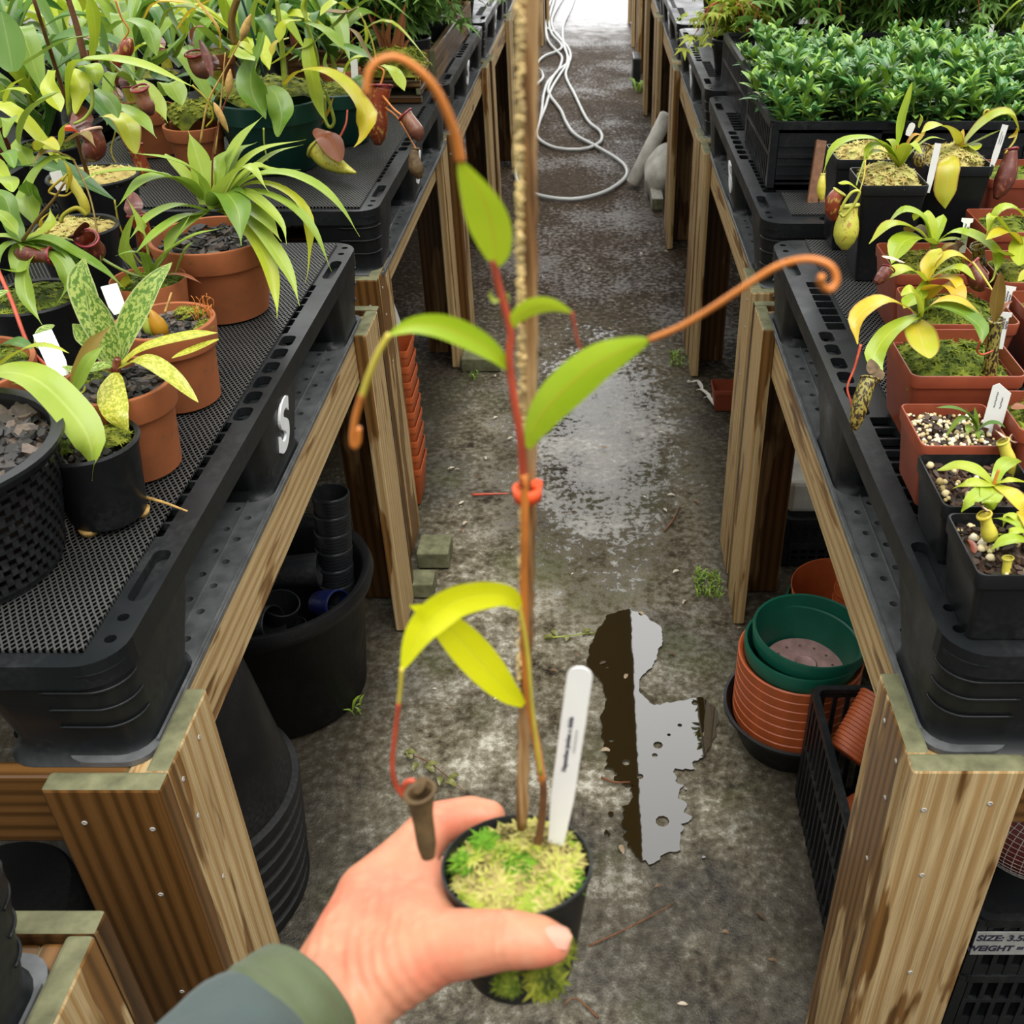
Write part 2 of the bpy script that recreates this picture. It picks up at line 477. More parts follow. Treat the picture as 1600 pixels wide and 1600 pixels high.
MAT = dict(
    black=black_plastic('black_plastic'),
    blackmatt=black_plastic('black_plastic_matt', (0.007, 0.007, 0.0075), 0.45, 0.2),
    pallet=black_plastic('pallet_plastic', (0.009, 0.0105, 0.0115), 0.34, 0.22),
    runner=plain('runner_painted_sheen', (0.085, 0.09, 0.092), 0.28, 0.6, 0.35, 40),  # sky reflection on the wet black runners painted in as a greyer base colour
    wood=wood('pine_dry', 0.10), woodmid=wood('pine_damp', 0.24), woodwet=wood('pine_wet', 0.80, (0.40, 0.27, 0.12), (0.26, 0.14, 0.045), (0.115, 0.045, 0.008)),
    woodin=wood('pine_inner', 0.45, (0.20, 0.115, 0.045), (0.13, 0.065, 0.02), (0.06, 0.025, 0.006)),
    endgrain=plain('pine_end_grain', (0.125, 0.125, 0.068), 0.8, 0.2, 0.35, 40, 0.1),
    steel=plain('steel', (0.35, 0.33, 0.3), 0.35, 0.5, 0.1),
    terra=terracotta('terracotta', (0.35, 0.105, 0.035), (0.21, 0.068, 0.024)),
    terraplastic=plain('terracotta_plastic', (0.40, 0.085, 0.022), 0.45, 0.4, 0.15, 25),
    red=plain('red_brown_plastic', (0.235, 0.050, 0.022), 0.42, 0.45, 0.18, 20),
    green=plain('dark_green_plastic', (0.006, 0.085, 0.052), 0.35, 0.45, 0.15, 15),
    greendark=plain('bottle_green_plastic', (0.004, 0.038, 0.026), 0.35, 0.45, 0.15, 15),
    pink=plain('dusty_pink_plastic', (0.36, 0.22, 0.20), 0.5, 0.4, 0.25, 40),
    white=plain('white_plastic', (0.80, 0.80, 0.77), 0.4, 0.4, 0.04),
    paint=plain('white_paint', (0.82, 0.84, 0.84), 0.5, 0.3, 0.04),
    ink=plain('black_ink', (0.03, 0.03, 0.05), 0.6, 0.2, 0.0),
    bag=plain('white_sack', (0.50, 0.48, 0.43), 0.75, 0.2, 0.25, 14, 0.2),
    hose=plain('silver_hose', (0.42, 0.43, 0.42), 0.35, 0.5, 0.12, 6),
    clip=plain('orange_clip', (0.85, 0.10, 0.025), 0.4, 0.4, 0.05),
    bark=islandmat('bark_chips', [(0.1, (0.006, 0.006, 0.006)), (0.5, (0.026, 0.024, 0.022)), (0.8, (0.045, 0.03, 0.022)), (1.0, (0.13, 0.10, 0.075))]),
    perlite=islandmat('perlite', [(0.2, (0.36, 0.27, 0.10)), (0.6, (0.60, 0.50, 0.28)), (1.0, (0.75, 0.70, 0.56))]),
    soil=plain('dark_soil', (0.016, 0.010, 0.007), 0.85, 0.2, 0.6, 160, 0.8),
    debris=islandmat('debris', [(0.2, (0.05, 0.03, 0.015)), (0.55, (0.16, 0.09, 0.04)), (0.8, (0.32, 0.25, 0.16)), (1.0, (0.6, 0.55, 0.45))]),
    sphag=mossmat('sphagnum', [(0.28, (0.05, 0.04, 0.01)), (0.40, (0.36, 0.29, 0.09)), (0.52, (0.55, 0.50, 0.16)), (0.62, (0.42, 0.46, 0.06)), (0.78, (0.16, 0.30, 0.02))], 75),
    sphagpale=mossmat('pale_sphagnum', [(0.25, (0.16, 0.10, 0.02)), (0.42, (0.52, 0.40, 0.13)), (0.6, (0.62, 0.56, 0.20)), (0.8, (0.42, 0.48, 0.10))], 30),
    moss=mossmat('green_moss', [(0.3, (0.018, 0.026, 0.003)), (0.5, (0.14, 0.17, 0.012)), (0.75, (0.34, 0.34, 0.04))], 40),
    mossdark=mossmat('deep_green_moss', [(0.3, (0.012, 0.022, 0.002)), (0.5, (0.085, 0.125, 0.008)), (0.75, (0.27, 0.31, 0.03))], 40),
    lime=leafmat('leaf_lime', (0.30, 0.42, 0.025), (0.46, 0.52, 0.035), (0.50, 0.55, 0.10), rough=0.3, trans=0.32),
    limey=leafmat('leaf_yellow_lime', (0.36, 0.44, 0.03), (0.55, 0.53, 0.04), (0.55, 0.5, 0.12), (0.62, 0.42, 0.02), edge=(0.34, 0.18, 0.03)),
    held=leafmat('leaf_held', (0.34, 0.49, 0.015), (0.48, 0.60, 0.025), (0.52, 0.36, 0.03), rough=0.4, trans=0.35),
    heldy=leafmat('leaf_held_yellow', (0.58, 0.62, 0.006), (0.70, 0.70, 0.008), (0.6, 0.6, 0.03), rough=0.4, trans=0.35),
    mid=leafmat('leaf_mid_green', (0.13, 0.25, 0.025), (0.25, 0.36, 0.04), (0.34, 0.42, 0.10)),
    deep=leafmat('leaf_deep_green', (0.045, 0.13, 0.02), (0.11, 0.22, 0.03), (0.2, 0.3, 0.07)),
    lily=leafmat('leaf_lily', (0.22, 0.35, 0.035), (0.36, 0.46, 0.06), (0.42, 0.52, 0.12), rough=0.38, midw=0.06),
    lilyy=leafmat('leaf_lily_yellow', (0.42, 0.50, 0.03), (0.56, 0.58, 0.04), (0.5, 0.55, 0.1), midw=0.06),
    mott=leafmat('leaf_mottled', (0.36, 0.46, 0.10), (0.45, 0.54, 0.14), (0.20, 0.28, 0.05), mottle=(0.11, 0.22, 0.035), edge=(0.46, 0.54, 0.2), midw=0.02),
    motty=leafmat('leaf_yellow_mottled', (0.60, 0.56, 0.06), (0.68, 0.66, 0.16), (0.30, 0.26, 0.03), mottle=(0.36, 0.40, 0.03), midw=0.02),
    orange=leafmat('leaf_orange', (0.50, 0.24, 0.015), (0.58, 0.38, 0.02), (0.5, 0.4, 0.05)),
    brown=leafmat('leaf_brown', (0.17, 0.10, 0.02), (0.24, 0.17, 0.03), (0.3, 0.2, 0.05)),
    bronze=leafmat('leaf_bronze', (0.20, 0.045, 0.022), (0.28, 0.10, 0.04), (0.3, 0.12, 0.05)),
    azalea=leafmat('leaf_azalea', (0.06, 0.19, 0.05), (0.17, 0.34, 0.09), (0.26, 0.42, 0.13), (0.30, 0.48, 0.05), rough=0.22, trans=0.2),
    maple=leafmat('leaf_maple', (0.10, 0.23, 0.04), (0.22, 0.38, 0.07), (0.2, 0.34, 0.08), rough=0.45),
    mapley=leafmat('leaf_young_maple', (0.25, 0.36, 0.02), (0.35, 0.40, 0.03), (0.4, 0.4, 0.06), rough=0.45),
    stemg=plain('stem_green', (0.26, 0.32, 0.04), 0.4, 0.4, 0.2, 60),
    stemy=plain('tendril_yellow', (0.46, 0.38, 0.05), 0.4, 0.4, 0.2, 60),
    stemo=plain('tendril_orange', (0.52, 0.17, 0.03), 0.4, 0.4, 0.25, 40),
    stemr=plain('stem_red', (0.42, 0.065, 0.030), 0.4, 0.4, 0.25, 60),
    stemb=plain('stem_brown', (0.13, 0.055, 0.022), 0.6, 0.3, 0.35, 90, 0.2),
    pod=plain('dry_pod', (0.42, 0.26, 0.08), 0.7, 0.3, 0.35, 120, 0.2),
    deadp=plain('withered_pitcher', (0.10, 0.062, 0.026), 0.6, 0.3, 0.4, 120, 0.3),
    pitl=speck('pitcher_lime', (0.50, 0.46, 0.05), (0.36, 0.18, 0.03), (0.46, 0.46, 0.06), 200, 0.58, 0.66),
    pity=speck('pitcher_yellow', (0.60, 0.52, 0.07), (0.5, 0.30, 0.05), (0.5, 0.44, 0.05), 220, 0.6, 0.7),
    pitr=speck('pitcher_red', (0.30, 0.055, 0.02), (0.42, 0.24, 0.06), (0.17, 0.03, 0.012), 160, 0.55, 0.68),
    pitd=speck('pitcher_dark', (0.13, 0.03, 0.02), (0.24, 0.08, 0.04), (0.09, 0.02, 0.012), 150, 0.55, 0.7),
    pits=speck('pitcher_speckled', (0.28, 0.25, 0.055), (0.035, 0.02, 0.01), (0.26, 0.20, 0.04), 330, 0.47, 0.52),
    pitbr=speck('pitcher_brown', (0.30, 0.13, 0.05), (0.16, 0.05, 0.03), (0.12, 0.045, 0.03), 200, 0.5, 0.6),
    lip=plain('pitcher_lip_red', (0.20, 0.015, 0.02), 0.25, 0.5, 0.2),
    lipy=plain('pitcher_lip_lime', (0.46, 0.46, 0.06), 0.3, 0.5, 0.15),
    pinkpet=plain('pink_lid', (0.62, 0.40, 0.30), 0.5, 0.3, 0.12),
    bambooy=plain('flaky_bark', (0.62, 0.47, 0.22), 0.85, 0.1, 0.45, 140, 0.4),
)
# ---------------------------------------------------------------- the setting
def floor_mat():
    N = NT('wet_concrete')
    co = N.coord('Object')
    big = N.noise(co, 1.6, 4, 0.6); mid = N.noise(co, 7, 5, 0.65); fine = N.noise(co, 55, 5, 0.7); grit = N.noise(co, 210, 3, 0.7)
    sp = N.n('SeparateXYZ'); N.put(sp.inputs[0], co)
    base = N.ramp(N.math('ADD', N.math('MULTIPLY', mid, 0.55), N.math('MULTIPLY', fine, 0.5)),
                  [(0.39, (0.016, 0.012, 0.007)), (0.475, (0.098, 0.082, 0.051)), (0.56, (0.205, 0.183, 0.132)), (0.655, (0.48, 0.46, 0.38))])
    base = N.mix(N.ramp(big, [(0.42, 0.0), (0.66, 0.75)]), base, (0.035, 0.028, 0.018))
    base = N.mix(N.math('MULTIPLY', N.ramp(N.noise(co, 3.3, 3), [(0.52, 0.0), (0.66, 1.0)]), 0.45), base, (0.075, 0.085, 0.03))
    # darker soil and moss along the feet of the benches
    ax = N.math('ABSOLUTE', N.math('ADD', sp.outputs[0], 0.055))
    side = N.math('ADD', ax, N.math('MULTIPLY_ADD', mid, 0.5, -0.25))
    base = N.mix(N.ramp(side, [(0.30, 0.0), (0.46, 0.85)]), base, (0.022, 0.017, 0.010))
    # brown gravel further down the aisle
    far = N.math('ADD', sp.outputs[1], N.math('MULTIPLY_ADD', mid, 1.6, -0.8))
    farf = N.n('MapRange'); N.put(farf.inputs[0], far); farf.inputs[1].default_value = 2.9; farf.inputs[2].default_value = 3.9
    gv = N.ramp(N.math('ADD', N.math('MULTIPLY', fine, 0.6), N.math('MULTIPLY', grit, 0.4)), [(0.36, (0.006, 0.004, 0.002)), (0.52, (0.040, 0.026, 0.014)), (0.68, (0.13, 0.10, 0.07))])
    base = N.mix(farf.outputs[0], base, gv)
    near = N.n('MapRange'); N.put(near.inputs[0], N.math('ADD', sp.outputs[1], N.math('MULTIPLY_ADD', mid, 1.1, -0.55))); near.inputs[1].default_value = 1.42; near.inputs[2].default_value = 1.02
    mudf = N.math('MULTIPLY', near.outputs[0], N.ramp(N.noise(co, 5, 4, 0.6), [(0.35, 0.25), (0.6, 0.85)]))
    base = N.mix(mudf, base, N.ramp(fine, [(0.35, (0.012, 0.010, 0.007)), (0.6, (0.062, 0.054, 0.040)), (0.75, (0.16, 0.15, 0.12))]))
    dx = N.math('DIVIDE', N.math('SUBTRACT', sp.outputs[0], 0.02), 0.36)
    dy = N.math('DIVIDE', N.math('SUBTRACT', sp.outputs[1], 2.75), 0.95)
    film = N.math('SUBTRACT', 1.15, N.math('SQRT', N.math('ADD', N.math('MULTIPLY', dx, dx), N.math('MULTIPLY', dy, dy))))
    film = N.math('ADD', film, N.math('MULTIPLY_ADD', mid, 1.2, -0.6))
    filmm = N.ramp(N.math('ADD', film, N.math('MULTIPLY_ADD', fine, 2.2, -1.1)), [(0.42, 0.0), (0.58, 1.0)])
    end = N.n('MapRange'); N.put(end.inputs[0], N.math('ADD', sp.outputs[1], N.math('MULTIPLY_ADD', mid, 2.4, -1.2))); end.inputs[1].default_value = 9.3; end.inputs[2].default_value = 11.5
    wet = N.math('MAXIMUM', filmm, end.outputs[0])
    wet2 = N.math('MULTIPLY', N.ramp(N.math('ADD', N.math('MULTIPLY', big, 0.5), N.math('MULTIPLY', fine, 0.5)), [(0.49, 0.0), (0.58, 1.0)]), 0.55)
    wall = N.math('MAXIMUM', N.math('MAXIMUM', wet, wet2), N.math('MULTIPLY', mudf, 0.55))
    rough = N.ramp(wall, [(0.0, 0.75), (0.55, 0.30), (1.0, 0.06)])
    base = N.mix(N.math('MULTIPLY', wet, 0.5), base, (0.03, 0.026, 0.02))
    N.set(Base_Color=base, Roughness=rough, Specular_IOR_Level=N.math('MULTIPLY_ADD', wall, 0.65, 0.12))
    h = N.math('ADD', N.math('MULTIPLY', fine, 1.0), N.math('MULTIPLY', grit, 0.7))
    h = N.math('MULTIPLY', h, N.math('MULTIPLY_ADD', wet, -0.75, 1.0))
    N.bump(h, 0.75, 0.006)
    return N.m
fl = MB()
NX, NY = 60, 150
X0, X1, Y0, Y1 = -3.2, 3.2, -1.6, 15.0
vs = [(X0 + (X1 - X0) * i / NX, Y0 + (Y1 - Y0) * j / NY, 0) for j in range(NY + 1) for i in range(NX + 1)]
vs = [(x, y, 0.004 * noise.noise(Vector((x * 2.2, y * 2.2, 0))) - 0.004) for x, y, z in vs]
fl.add(vs, [(j * (NX + 1) + i, j * (NX + 1) + i + 1, (j + 1) * (NX + 1) + i + 1, (j + 1) * (NX + 1) + i) for j in range(NY) for i in range(NX)])
floor = fl.build('floor', floor_mat()); tag(floor, 'wet mottled concrete floor of the aisle', 'floor', kind='structure')

def clear_sheet():
    N = NT('milky_glazing')
    co = N.coord('Object', (1, 40, 1))
    wv = N.n('TexWave'); N.put(wv.inputs['Vector'], N.coord('Object')); wv.inputs['Scale'].default_value = 6
    N.set(Base_Color=(0.75, 0.77, 0.75), Roughness=0.3)
    tr = N.n('BsdfTranslucent'); tr.inputs[0].default_value = (0.85, 0.87, 0.85, 1)
    mx = N.n('MixShader'); mx.inputs[0].default_value = 0.7
    N.t.links.new(N.b.outputs[0], mx.inputs[1]); N.t.links.new(tr.outputs[0], mx.inputs[2]); N.t.links.new(mx.outputs[0], N.out.inputs[0])
    return N.m
GL = clear_sheet()
for nm, x in (('wall_left', -3.1), ('wall_right', 3.1)):
    m = MB()
    for k in range(83):
        y0 = -1.5 + k * 0.2
        m.box(x - 0.004, x + 0.004, y0, y0 + 0.198, 0.0, 2.3)
    tag(m.build(nm, GL, smooth=False), 'milky glazed side wall of the greenhouse behind the benches', 'wall', kind='structure')
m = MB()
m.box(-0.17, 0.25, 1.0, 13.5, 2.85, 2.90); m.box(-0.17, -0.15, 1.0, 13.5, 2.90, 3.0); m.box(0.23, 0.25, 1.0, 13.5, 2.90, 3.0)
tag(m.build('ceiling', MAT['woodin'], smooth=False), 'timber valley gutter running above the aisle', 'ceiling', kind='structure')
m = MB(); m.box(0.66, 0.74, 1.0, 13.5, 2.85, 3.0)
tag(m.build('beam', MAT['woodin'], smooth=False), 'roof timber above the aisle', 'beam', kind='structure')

# puddle
pp = [(950, 962), (928, 995), (920, 1040), (938, 1062), (946, 1090), (940, 1130), (948, 1180), (965, 1212), (988, 1232), (975, 1268), (972, 1300), (990, 1335), (1030, 1345),
      (1062, 1312), (1070, 1262), (1060, 1212), (1088, 1192), (1112, 1160), (1122, 1120), (1098, 1092), (1060, 1096), (1018, 1100), (998, 1068), (1024, 1032), (1035, 990), (1012, 965), (982, 953)]
P = [at_z(x, y, 0.002) for x, y in pp]; P.append(P[0])
P = spline(P, 260)[:-1]
cen = sum(P, Vector()) / len(P)
Q = []
for k, p in enumerate(P):
    t = (P[(k + 1) % len(P)] - P[k - 1]).normalized(); nrm = Vector((t.y, -t.x, 0))
    a = noise.noise(p * 38) * 0.018 + noise.noise(p * 130) * 0.013
    if p.y > 1.40: a *= 0.3
    Q.append((p + nrm * a))
holes = [circ(*at_z(x, y, 0)[:2], r, 9) for x, y, r in [(1028, 1166, 0.010), (1023, 1182, 0.006), (978, 1193, 0.008), (1000, 1215, 0.007), (1086, 1100, 0.008), (955, 1158, 0.006), (1045, 1150, 0.004), (1062, 1135, 0.005), (1035, 1285, 0.013)]]
v_, f_ = plate([(q.x, q.y) for q in Q], holes, -0.001, 0.0035)
N = NT('puddle_water'); N.set(Base_Color=(0.020, 0.013, 0.004), Roughness=0.015, IOR=2.2, Specular_IOR_Level=0.5)
N.bump(N.noise(N.coord('Object'), 26, 2), 0.02, 0.002)
pd = MB().add(v_, f_)
rp_ = random.Random(12)
for k in range(70):
    q_ = Q[rp_.randrange(len(Q))]
    if q_.y > 1.36: continue
    dx_, dy_, rr_ = rp_.uniform(-.05, .05), rp_.uniform(-.05, .05), rp_.uniform(.002, .008)
    lp = [(q_.x + dx_ + math.cos(t_) * rr_ * rp_.uniform(.6, 1.3), q_.y + dy_ + math.sin(t_) * rr_ * rp_.uniform(.6, 1.3)) for t_ in [2 * math.pi * z_ / 9 for z_ in range(9)]]
    v2, f2 = plate(lp, [], -0.001, 0.0032)
    pd.add(v2, f2)
pud = pd.build('puddle', N.m, smooth=False)
tag(pud, 'brown rain puddle lying on the concrete aisle', 'puddle')

# ---------------------------------------------------------------- timber benches
def plank(name, x0, x1, y0, y1, z0, z1, axis, mat, parent, bev=0.004):
    """a sawn board; its texture runs along axis, sawn ends show end grain"""
    m = MB().box(x0, x1, y0, y1, z0, z1)
    L = 'xyz'.index(axis)
    oth = [i for i in range(3) if i != L]
    m.uv = []; m.mi = []
    for f in m.f:
        pts = [m.v[i] for i in f]
        const = [i for i in range(3) if len({round(p[i], 6) for p in pts}) == 1][0]
        if const == L:
            m.uv.append([(p[oth[0]], p[oth[1]]) for p in pts]); m.mi.append(1)
        else:
            c = [i for i in oth if i != const][0]
            m.uv.append([(p[L] + const * 0.37, p[c] + const * 1.7) for p in pts]); m.mi.append(0)
    o = m.build(name, [mat, MAT['endgrain']], parent, smooth=False)
    return bevel(o, bev)
ZP = 0.745
def screw(x, y, z, ax, parent):
    M = Matrix.Translation((x, y, z)) @ (Matrix.Rotation(math.radians(90), 4, 'Y') if ax == 'x' else Matrix.Rotation(math.radians(90), 4, 'X'))
    m = MB().vessel([(0, -0.001), (0.003, -0.001), (0.003, 0.0004), (0.0014, 0.0005), (0.0012, -0.0003), (0, -0.0003)], n=12, M=M)
    return m.build('screw', MAT['steel'], parent)
def make_bench(s, xa, L, label, detail):
    """s: +1 the bench lies to the right of the aisle. The origin is the near aisle corner on the floor"""
    t = thing('plant_bench', label, 'bench', (0, 0, 0), 'timber benches along the aisle')
    T, WD, LW = 0.025, 0.86, 0.122
    def X(a, b): return (min(s * a, s * b), max(s * a, s * b))
    for k, (ya, yb) in enumerate(((0.0, T), (L - T, L))):
        inner = (T, T + LW) if k == 0 else (L - T - LW, L - T)
        for q, (xo, xi) in enumerate(((0, T), (WD, WD - T))):
            if s > 0 and k == 0 and q == 0: mt = 'woodmid'
            elif k == 0 and q == 0: mt = 'woodmid'
            else: mt = 'wood'
            lg = plank('leg', *X(xo, xi), *inner, 0.0, ZP, 'z', MAT[mt], t)
            e = (0.0, LW) if q == 0 else (WD - LW, WD)
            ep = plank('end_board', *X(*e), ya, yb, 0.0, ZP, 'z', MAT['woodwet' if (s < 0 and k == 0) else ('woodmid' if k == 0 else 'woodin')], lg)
            if detail and k == 0 and q == 0:
                for (xx, zz) in ((0.022, ZP - 0.06), (0.09, ZP - 0.05), (0.04, ZP - 0.17), (0.06, ZP - 0.36)):
                    screw(s * xx, ya - 0.0005, zz, 'y', lg)
                for (yy, zz) in ((0.045, ZP - 0.035), (0.10, ZP - 0.03), (0.05, ZP - 0.1), (0.06, ZP - 0.22)):
                    screw(s * (-0.0005), yy, zz, 'x', lg)
    plank('rail', *X(T + 0.001, 2 * T), T, L - T, ZP - 0.105, ZP - 0.012, 'y', MAT['wood'], t)
    plank('rail', *X(WD - T - 0.001, WD - 2 * T), T, L - T, ZP - 0.105, ZP - 0.012, 'y', MAT['wood'], t)
    for ya, yb in ((T + 0.001, 2 * T), (L - 2 * T, L - T - 0.001)):
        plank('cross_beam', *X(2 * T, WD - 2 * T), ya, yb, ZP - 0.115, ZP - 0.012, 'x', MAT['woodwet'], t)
    for yy in (0.35, 0.62, 0.9):
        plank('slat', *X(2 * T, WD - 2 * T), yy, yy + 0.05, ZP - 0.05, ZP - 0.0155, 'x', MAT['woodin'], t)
    return t
XL, XR = -0.437, 0.328
LEFT = [0.685, 2.08, 3.34, 4.60, 5.87, 7.14, 8.41, 9.68]
RIGHT = [0.71, 2.01, 3.28, 4.57, 5.84, 7.11, 8.38, 9.65]
ORD = ['nearest with its whole corner post in view', 'second one along', 'third one along', 'fourth one along', 'fifth one along', 'sixth one along', 'seventh one along', 'eighth and most distant one']
bl = make_bench(-1, XL, 1.255, 'timber bench under the pot plants on the hose-free side of the aisle, ' + ORD[0], True)
bl.location = (XL, LEFT[0], 0)
for k in range(1, 8): dup(bl, (XL + (-0.03 if k == 1 else (0.004 if k % 2 else -0.003)), LEFT[k], 0), 'timber bench on the lily side of the aisle, ' + ORD[k])
dup(bl, (XL, LEFT[0] - 0.135 - 1.255, 0), 'timber bench end by the green sleeve, bottom corner of the photo')
bl['label'] = 'timber bench whose amber corner post stands just behind the green sleeve'
br = make_bench(1, XR, 1.255, 'timber bench whose knotty corner post stands beside the crate of orange pots', True)
br.location = (XR, RIGHT[0], 0)
for k in range(1, 8): dup(br, (XR + (0.003 if k % 2 else -0.002), RIGHT[k], 0), 'timber bench on the azalea side of the aisle, ' + ORD[k])
dup(br, (XR, RIGHT[0] - 0.275 - 1.255, 0), 'timber bench of which only a pale corner shows below the handwritten tape')

# ---------------------------------------------------------------- nestable plastic pallets
ZB = ZP - 0.0112
def make_pallet(s):
    t = thing('plastic_pallet', '', 'pallet', (0, 0, 0), 'black plastic pallets on the benches')
    W_, L_, H_ = 0.79, 1.2, 0.15
    fx = lambda x: s * x
    holes = []
    def hole(x0, x1, y0, y1, r): holes.append([(fx(x), y) for x, y in rrect(x0, x1, y0, y1, r, 3)])
    for xo in (0.0, W_):
        sg = 1 if xo == 0 else -1
        def hx(a, b, y0, y1, r): hole(min(xo + sg * a, xo + sg * b), max(xo + sg * a, xo + sg * b), y0, y1, r)
        hx(0.009, 0.029, 0.10, 0.19, 0.009); hx(0.009, 0.029, L_ - 0.19, L_ - 0.10, 0.009)
        y = 0.215
        while y < L_ - 0.235:
            if 0.47 < y < 0.73: hx(0.012, 0.034, y + 0.002, y + 0.040, 0.008); y += 0.048
            else: hx(0.030, 0.060, y, y + 0.026, 0.003); y += 0.030
        for yy in (0.035, 0.068, L_ - 0.035, L_ - 0.068): hx(0.014, 0.026, yy, yy + 0.012, 0.0055)
    for yo in (0.02, L_ - 0.045):
        for k in range(4): hole(0.12 + k * 0.15, 0.21 + k * 0.15, yo, yo + 0.025, 0.01)
    v_, f_ = plate([(fx(x), y) for x, y in rrect(0, W_, 0, L_, 0.045, 6)], holes, H_ - 0.012, H_)
    m = MB().add(v_, f_)
    # downturned edge
    o1 = rrect(0, W_, 0, L_, 0.045, 6); o2 = rrect(0.003, W_ - 0.003, 0.003, L_ - 0.003, 0.042, 6)
    m.rings([[(fx(x), y, H_ - 0.012) for x, y in o1], [(fx(x), y, H_ - 0.03) for x, y in o1], [(fx(x), y, H_ - 0.03) for x, y in o2], [(fx(x), y, H_ - 0.012) for x, y in o2]])
    for yy in [0.215 + 0.030 * k - 0.004 for k in range(28)]:
        for x0, x1 in ((0.028, 0.075), (W_ - 0.075, W_ - 0.028)):
            m.box(min(fx(x0), fx(x1)), max(fx(x0), fx(x1)), yy, yy + 0.003, H_ - 0.045, H_ - 0.010)
    for x0 in (0.074, W_ - 0.076):
        m.box(min(fx(x0), fx(x0 + 0.002)), max(fx(x0), fx(x0 + 0.002)), 0.1, L_ - 0.1, H_ - 0.05, H_ - 0.011)
    d = m.build('deck', MAT['pallet'], t, smooth=False); bevel(d, 0.0012, 1)
    # feet
    ft = []
    for cx in (0.085, W_ / 2, W_ - 0.085):
        for cy, hy in ((0.115, 0.115), (L_ / 2, 0.135), (L_ - 0.115, 0.115)):
            ax = 0.083
            corner = cy != L_ / 2
            sh = (0.0, -0.0) if not corner else (0, (-0.012 if cy < L_ / 2 else 0.012))
            rs = []
            for f, z in ((1.0, H_ - 0.013), (0.95, H_ - 0.05), (0.86, 0.055), (0.80, 0.02), (0.83, 0.008), (0.92, 0.0)):
                yy = cy + sh[1] * (1 - f) * 6
                rs.append([(fx(cx + x), yy + y, z) for x, y in ring2('sq', (ax * (0.6 + 0.4 * f) if False else ax - (1 - f) * 0.05, hy - (1 - f) * 0.22 * hy / 0.115 * 0.9), c=0.45)])
            m = MB().rings(rs, True, True)
            fo = m.build('foot', MAT['pallet'], t); sharp(fo, 50); ft.append(fo)
            if corner and cx != W_ / 2:
                r_ = MB()
                for q, z in enumerate((0.112, 0.083, 0.052)):
                    k = 0.996 - 0.0 * q
                    f = np.interp(z, (0.0, 0.055, 0.10, 0.137), (0.84, 0.87, 0.955, 1.0))
                    axx, ayy = ax - (1 - f) * 0.05, hy - (1 - f) * 0.22 * hy / 0.115 * 0.9
                    yy = cy + sh[1] * (1 - f) * 6
                    rr = ring2('sq', (axx, ayy), c=0.45)
                    sy = -1 if cy < L_ / 2 else 1
                    sx = -1 if cx < W_ / 2 else 1
                    qd = [i for i, (x, y) in enumerate(rr) if x * sx > 0 and y * sy > 0]
                    pts = [(rr[i][0], rr[i][1]) for i in qd]
                    cxr = axx - 0.45 * min(axx, ayy)
                    if abs(pts[0][0]) < abs(pts[-1][0]): pts = pts[::-1]
                    pts.append((pts[-1][0] - sx * 0.045, pts[-1][1]))
                    r_.tube([(fx(cx + x), yy + y, z) for x, y in pts], 0.0016, 6, seg=20)
                r_.build('rib', MAT['pallet'], fo)
    # perforated runners
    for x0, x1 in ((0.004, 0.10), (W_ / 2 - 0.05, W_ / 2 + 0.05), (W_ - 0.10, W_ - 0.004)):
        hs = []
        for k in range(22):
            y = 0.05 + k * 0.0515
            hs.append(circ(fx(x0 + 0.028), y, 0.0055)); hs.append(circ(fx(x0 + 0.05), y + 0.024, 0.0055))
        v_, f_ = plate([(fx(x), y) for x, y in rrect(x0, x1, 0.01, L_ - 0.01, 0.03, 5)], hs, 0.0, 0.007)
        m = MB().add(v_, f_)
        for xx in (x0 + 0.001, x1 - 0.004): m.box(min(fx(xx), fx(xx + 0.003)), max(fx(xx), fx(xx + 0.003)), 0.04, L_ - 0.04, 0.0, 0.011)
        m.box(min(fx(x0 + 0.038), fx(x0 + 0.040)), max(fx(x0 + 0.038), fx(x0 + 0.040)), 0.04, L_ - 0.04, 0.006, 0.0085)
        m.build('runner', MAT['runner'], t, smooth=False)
    m = MB()
    for k in range(12):
        y = 0.09 + k * 0.09
        m.box(*sorted((fx(0.10), fx(W_ - 0.10))), y, y + 0.008, 0.001, 0.010)
    for k in range(1, 10):
        xx = 0.10 + k * 0.06
        m.box(*sorted((fx(xx), fx(xx + 0.006))), 0.05, L_ - 0.05, 0.001, 0.009)
    m.build('base_grid', MAT['pallet'], t, smooth=False)
    # painted letter on the middle foot
    bx = 0.0055
    M = basis((0, -s, 0), (-0.11 * s, 0, 0.994), (-s * 0.994, 0, -0.11), (fx(0.0052), L_ / 2, 0.074))
    lt = lettering('S', 0.108, M, 0.002, 0.004, 0.12)
    lt.build('letter', MAT['paint'], t, smooth=False)
    return t
PLX, PRX = -0.458, 0.345
pl = make_pallet(-1); pr = make_pallet(1)
LY = [LEFT[k] + 0.03 for k in range(5)]; RY = [RIGHT[k] + 0.02 for k in range(5)]
pl.location = (PLX, LY[0], ZB); pl['label'] = 'black plastic pallet carrying the terracotta pots, white S on its middle foot'
pr.location = (PRX, RY[0], ZB); pr['label'] = 'black plastic pallet carrying the square red and black pots'
nm2 = ['', 'black plastic pallet under the bottle-green round pots, second along its side', 'black plastic pallet under the wooden trough, third along its side', 'black plastic pallet under the maple seedlings, fourth along the lily side', 'fifth black plastic pallet along the lily side of the aisle']
nm3 = ['', 'black plastic pallet under the azalea crates, white S on its middle foot', 'black plastic pallet behind the azalea crates, third along its side', 'black plastic pallet under the maple pots, fourth along the azalea side', 'fifth black plastic pallet along the azalea side of the aisle']
for k in range(1, 5):
    dup(pl, (PLX, LY[k], ZB), nm2[k]); dup(pr, (PRX, RY[k], ZB), nm3[k])
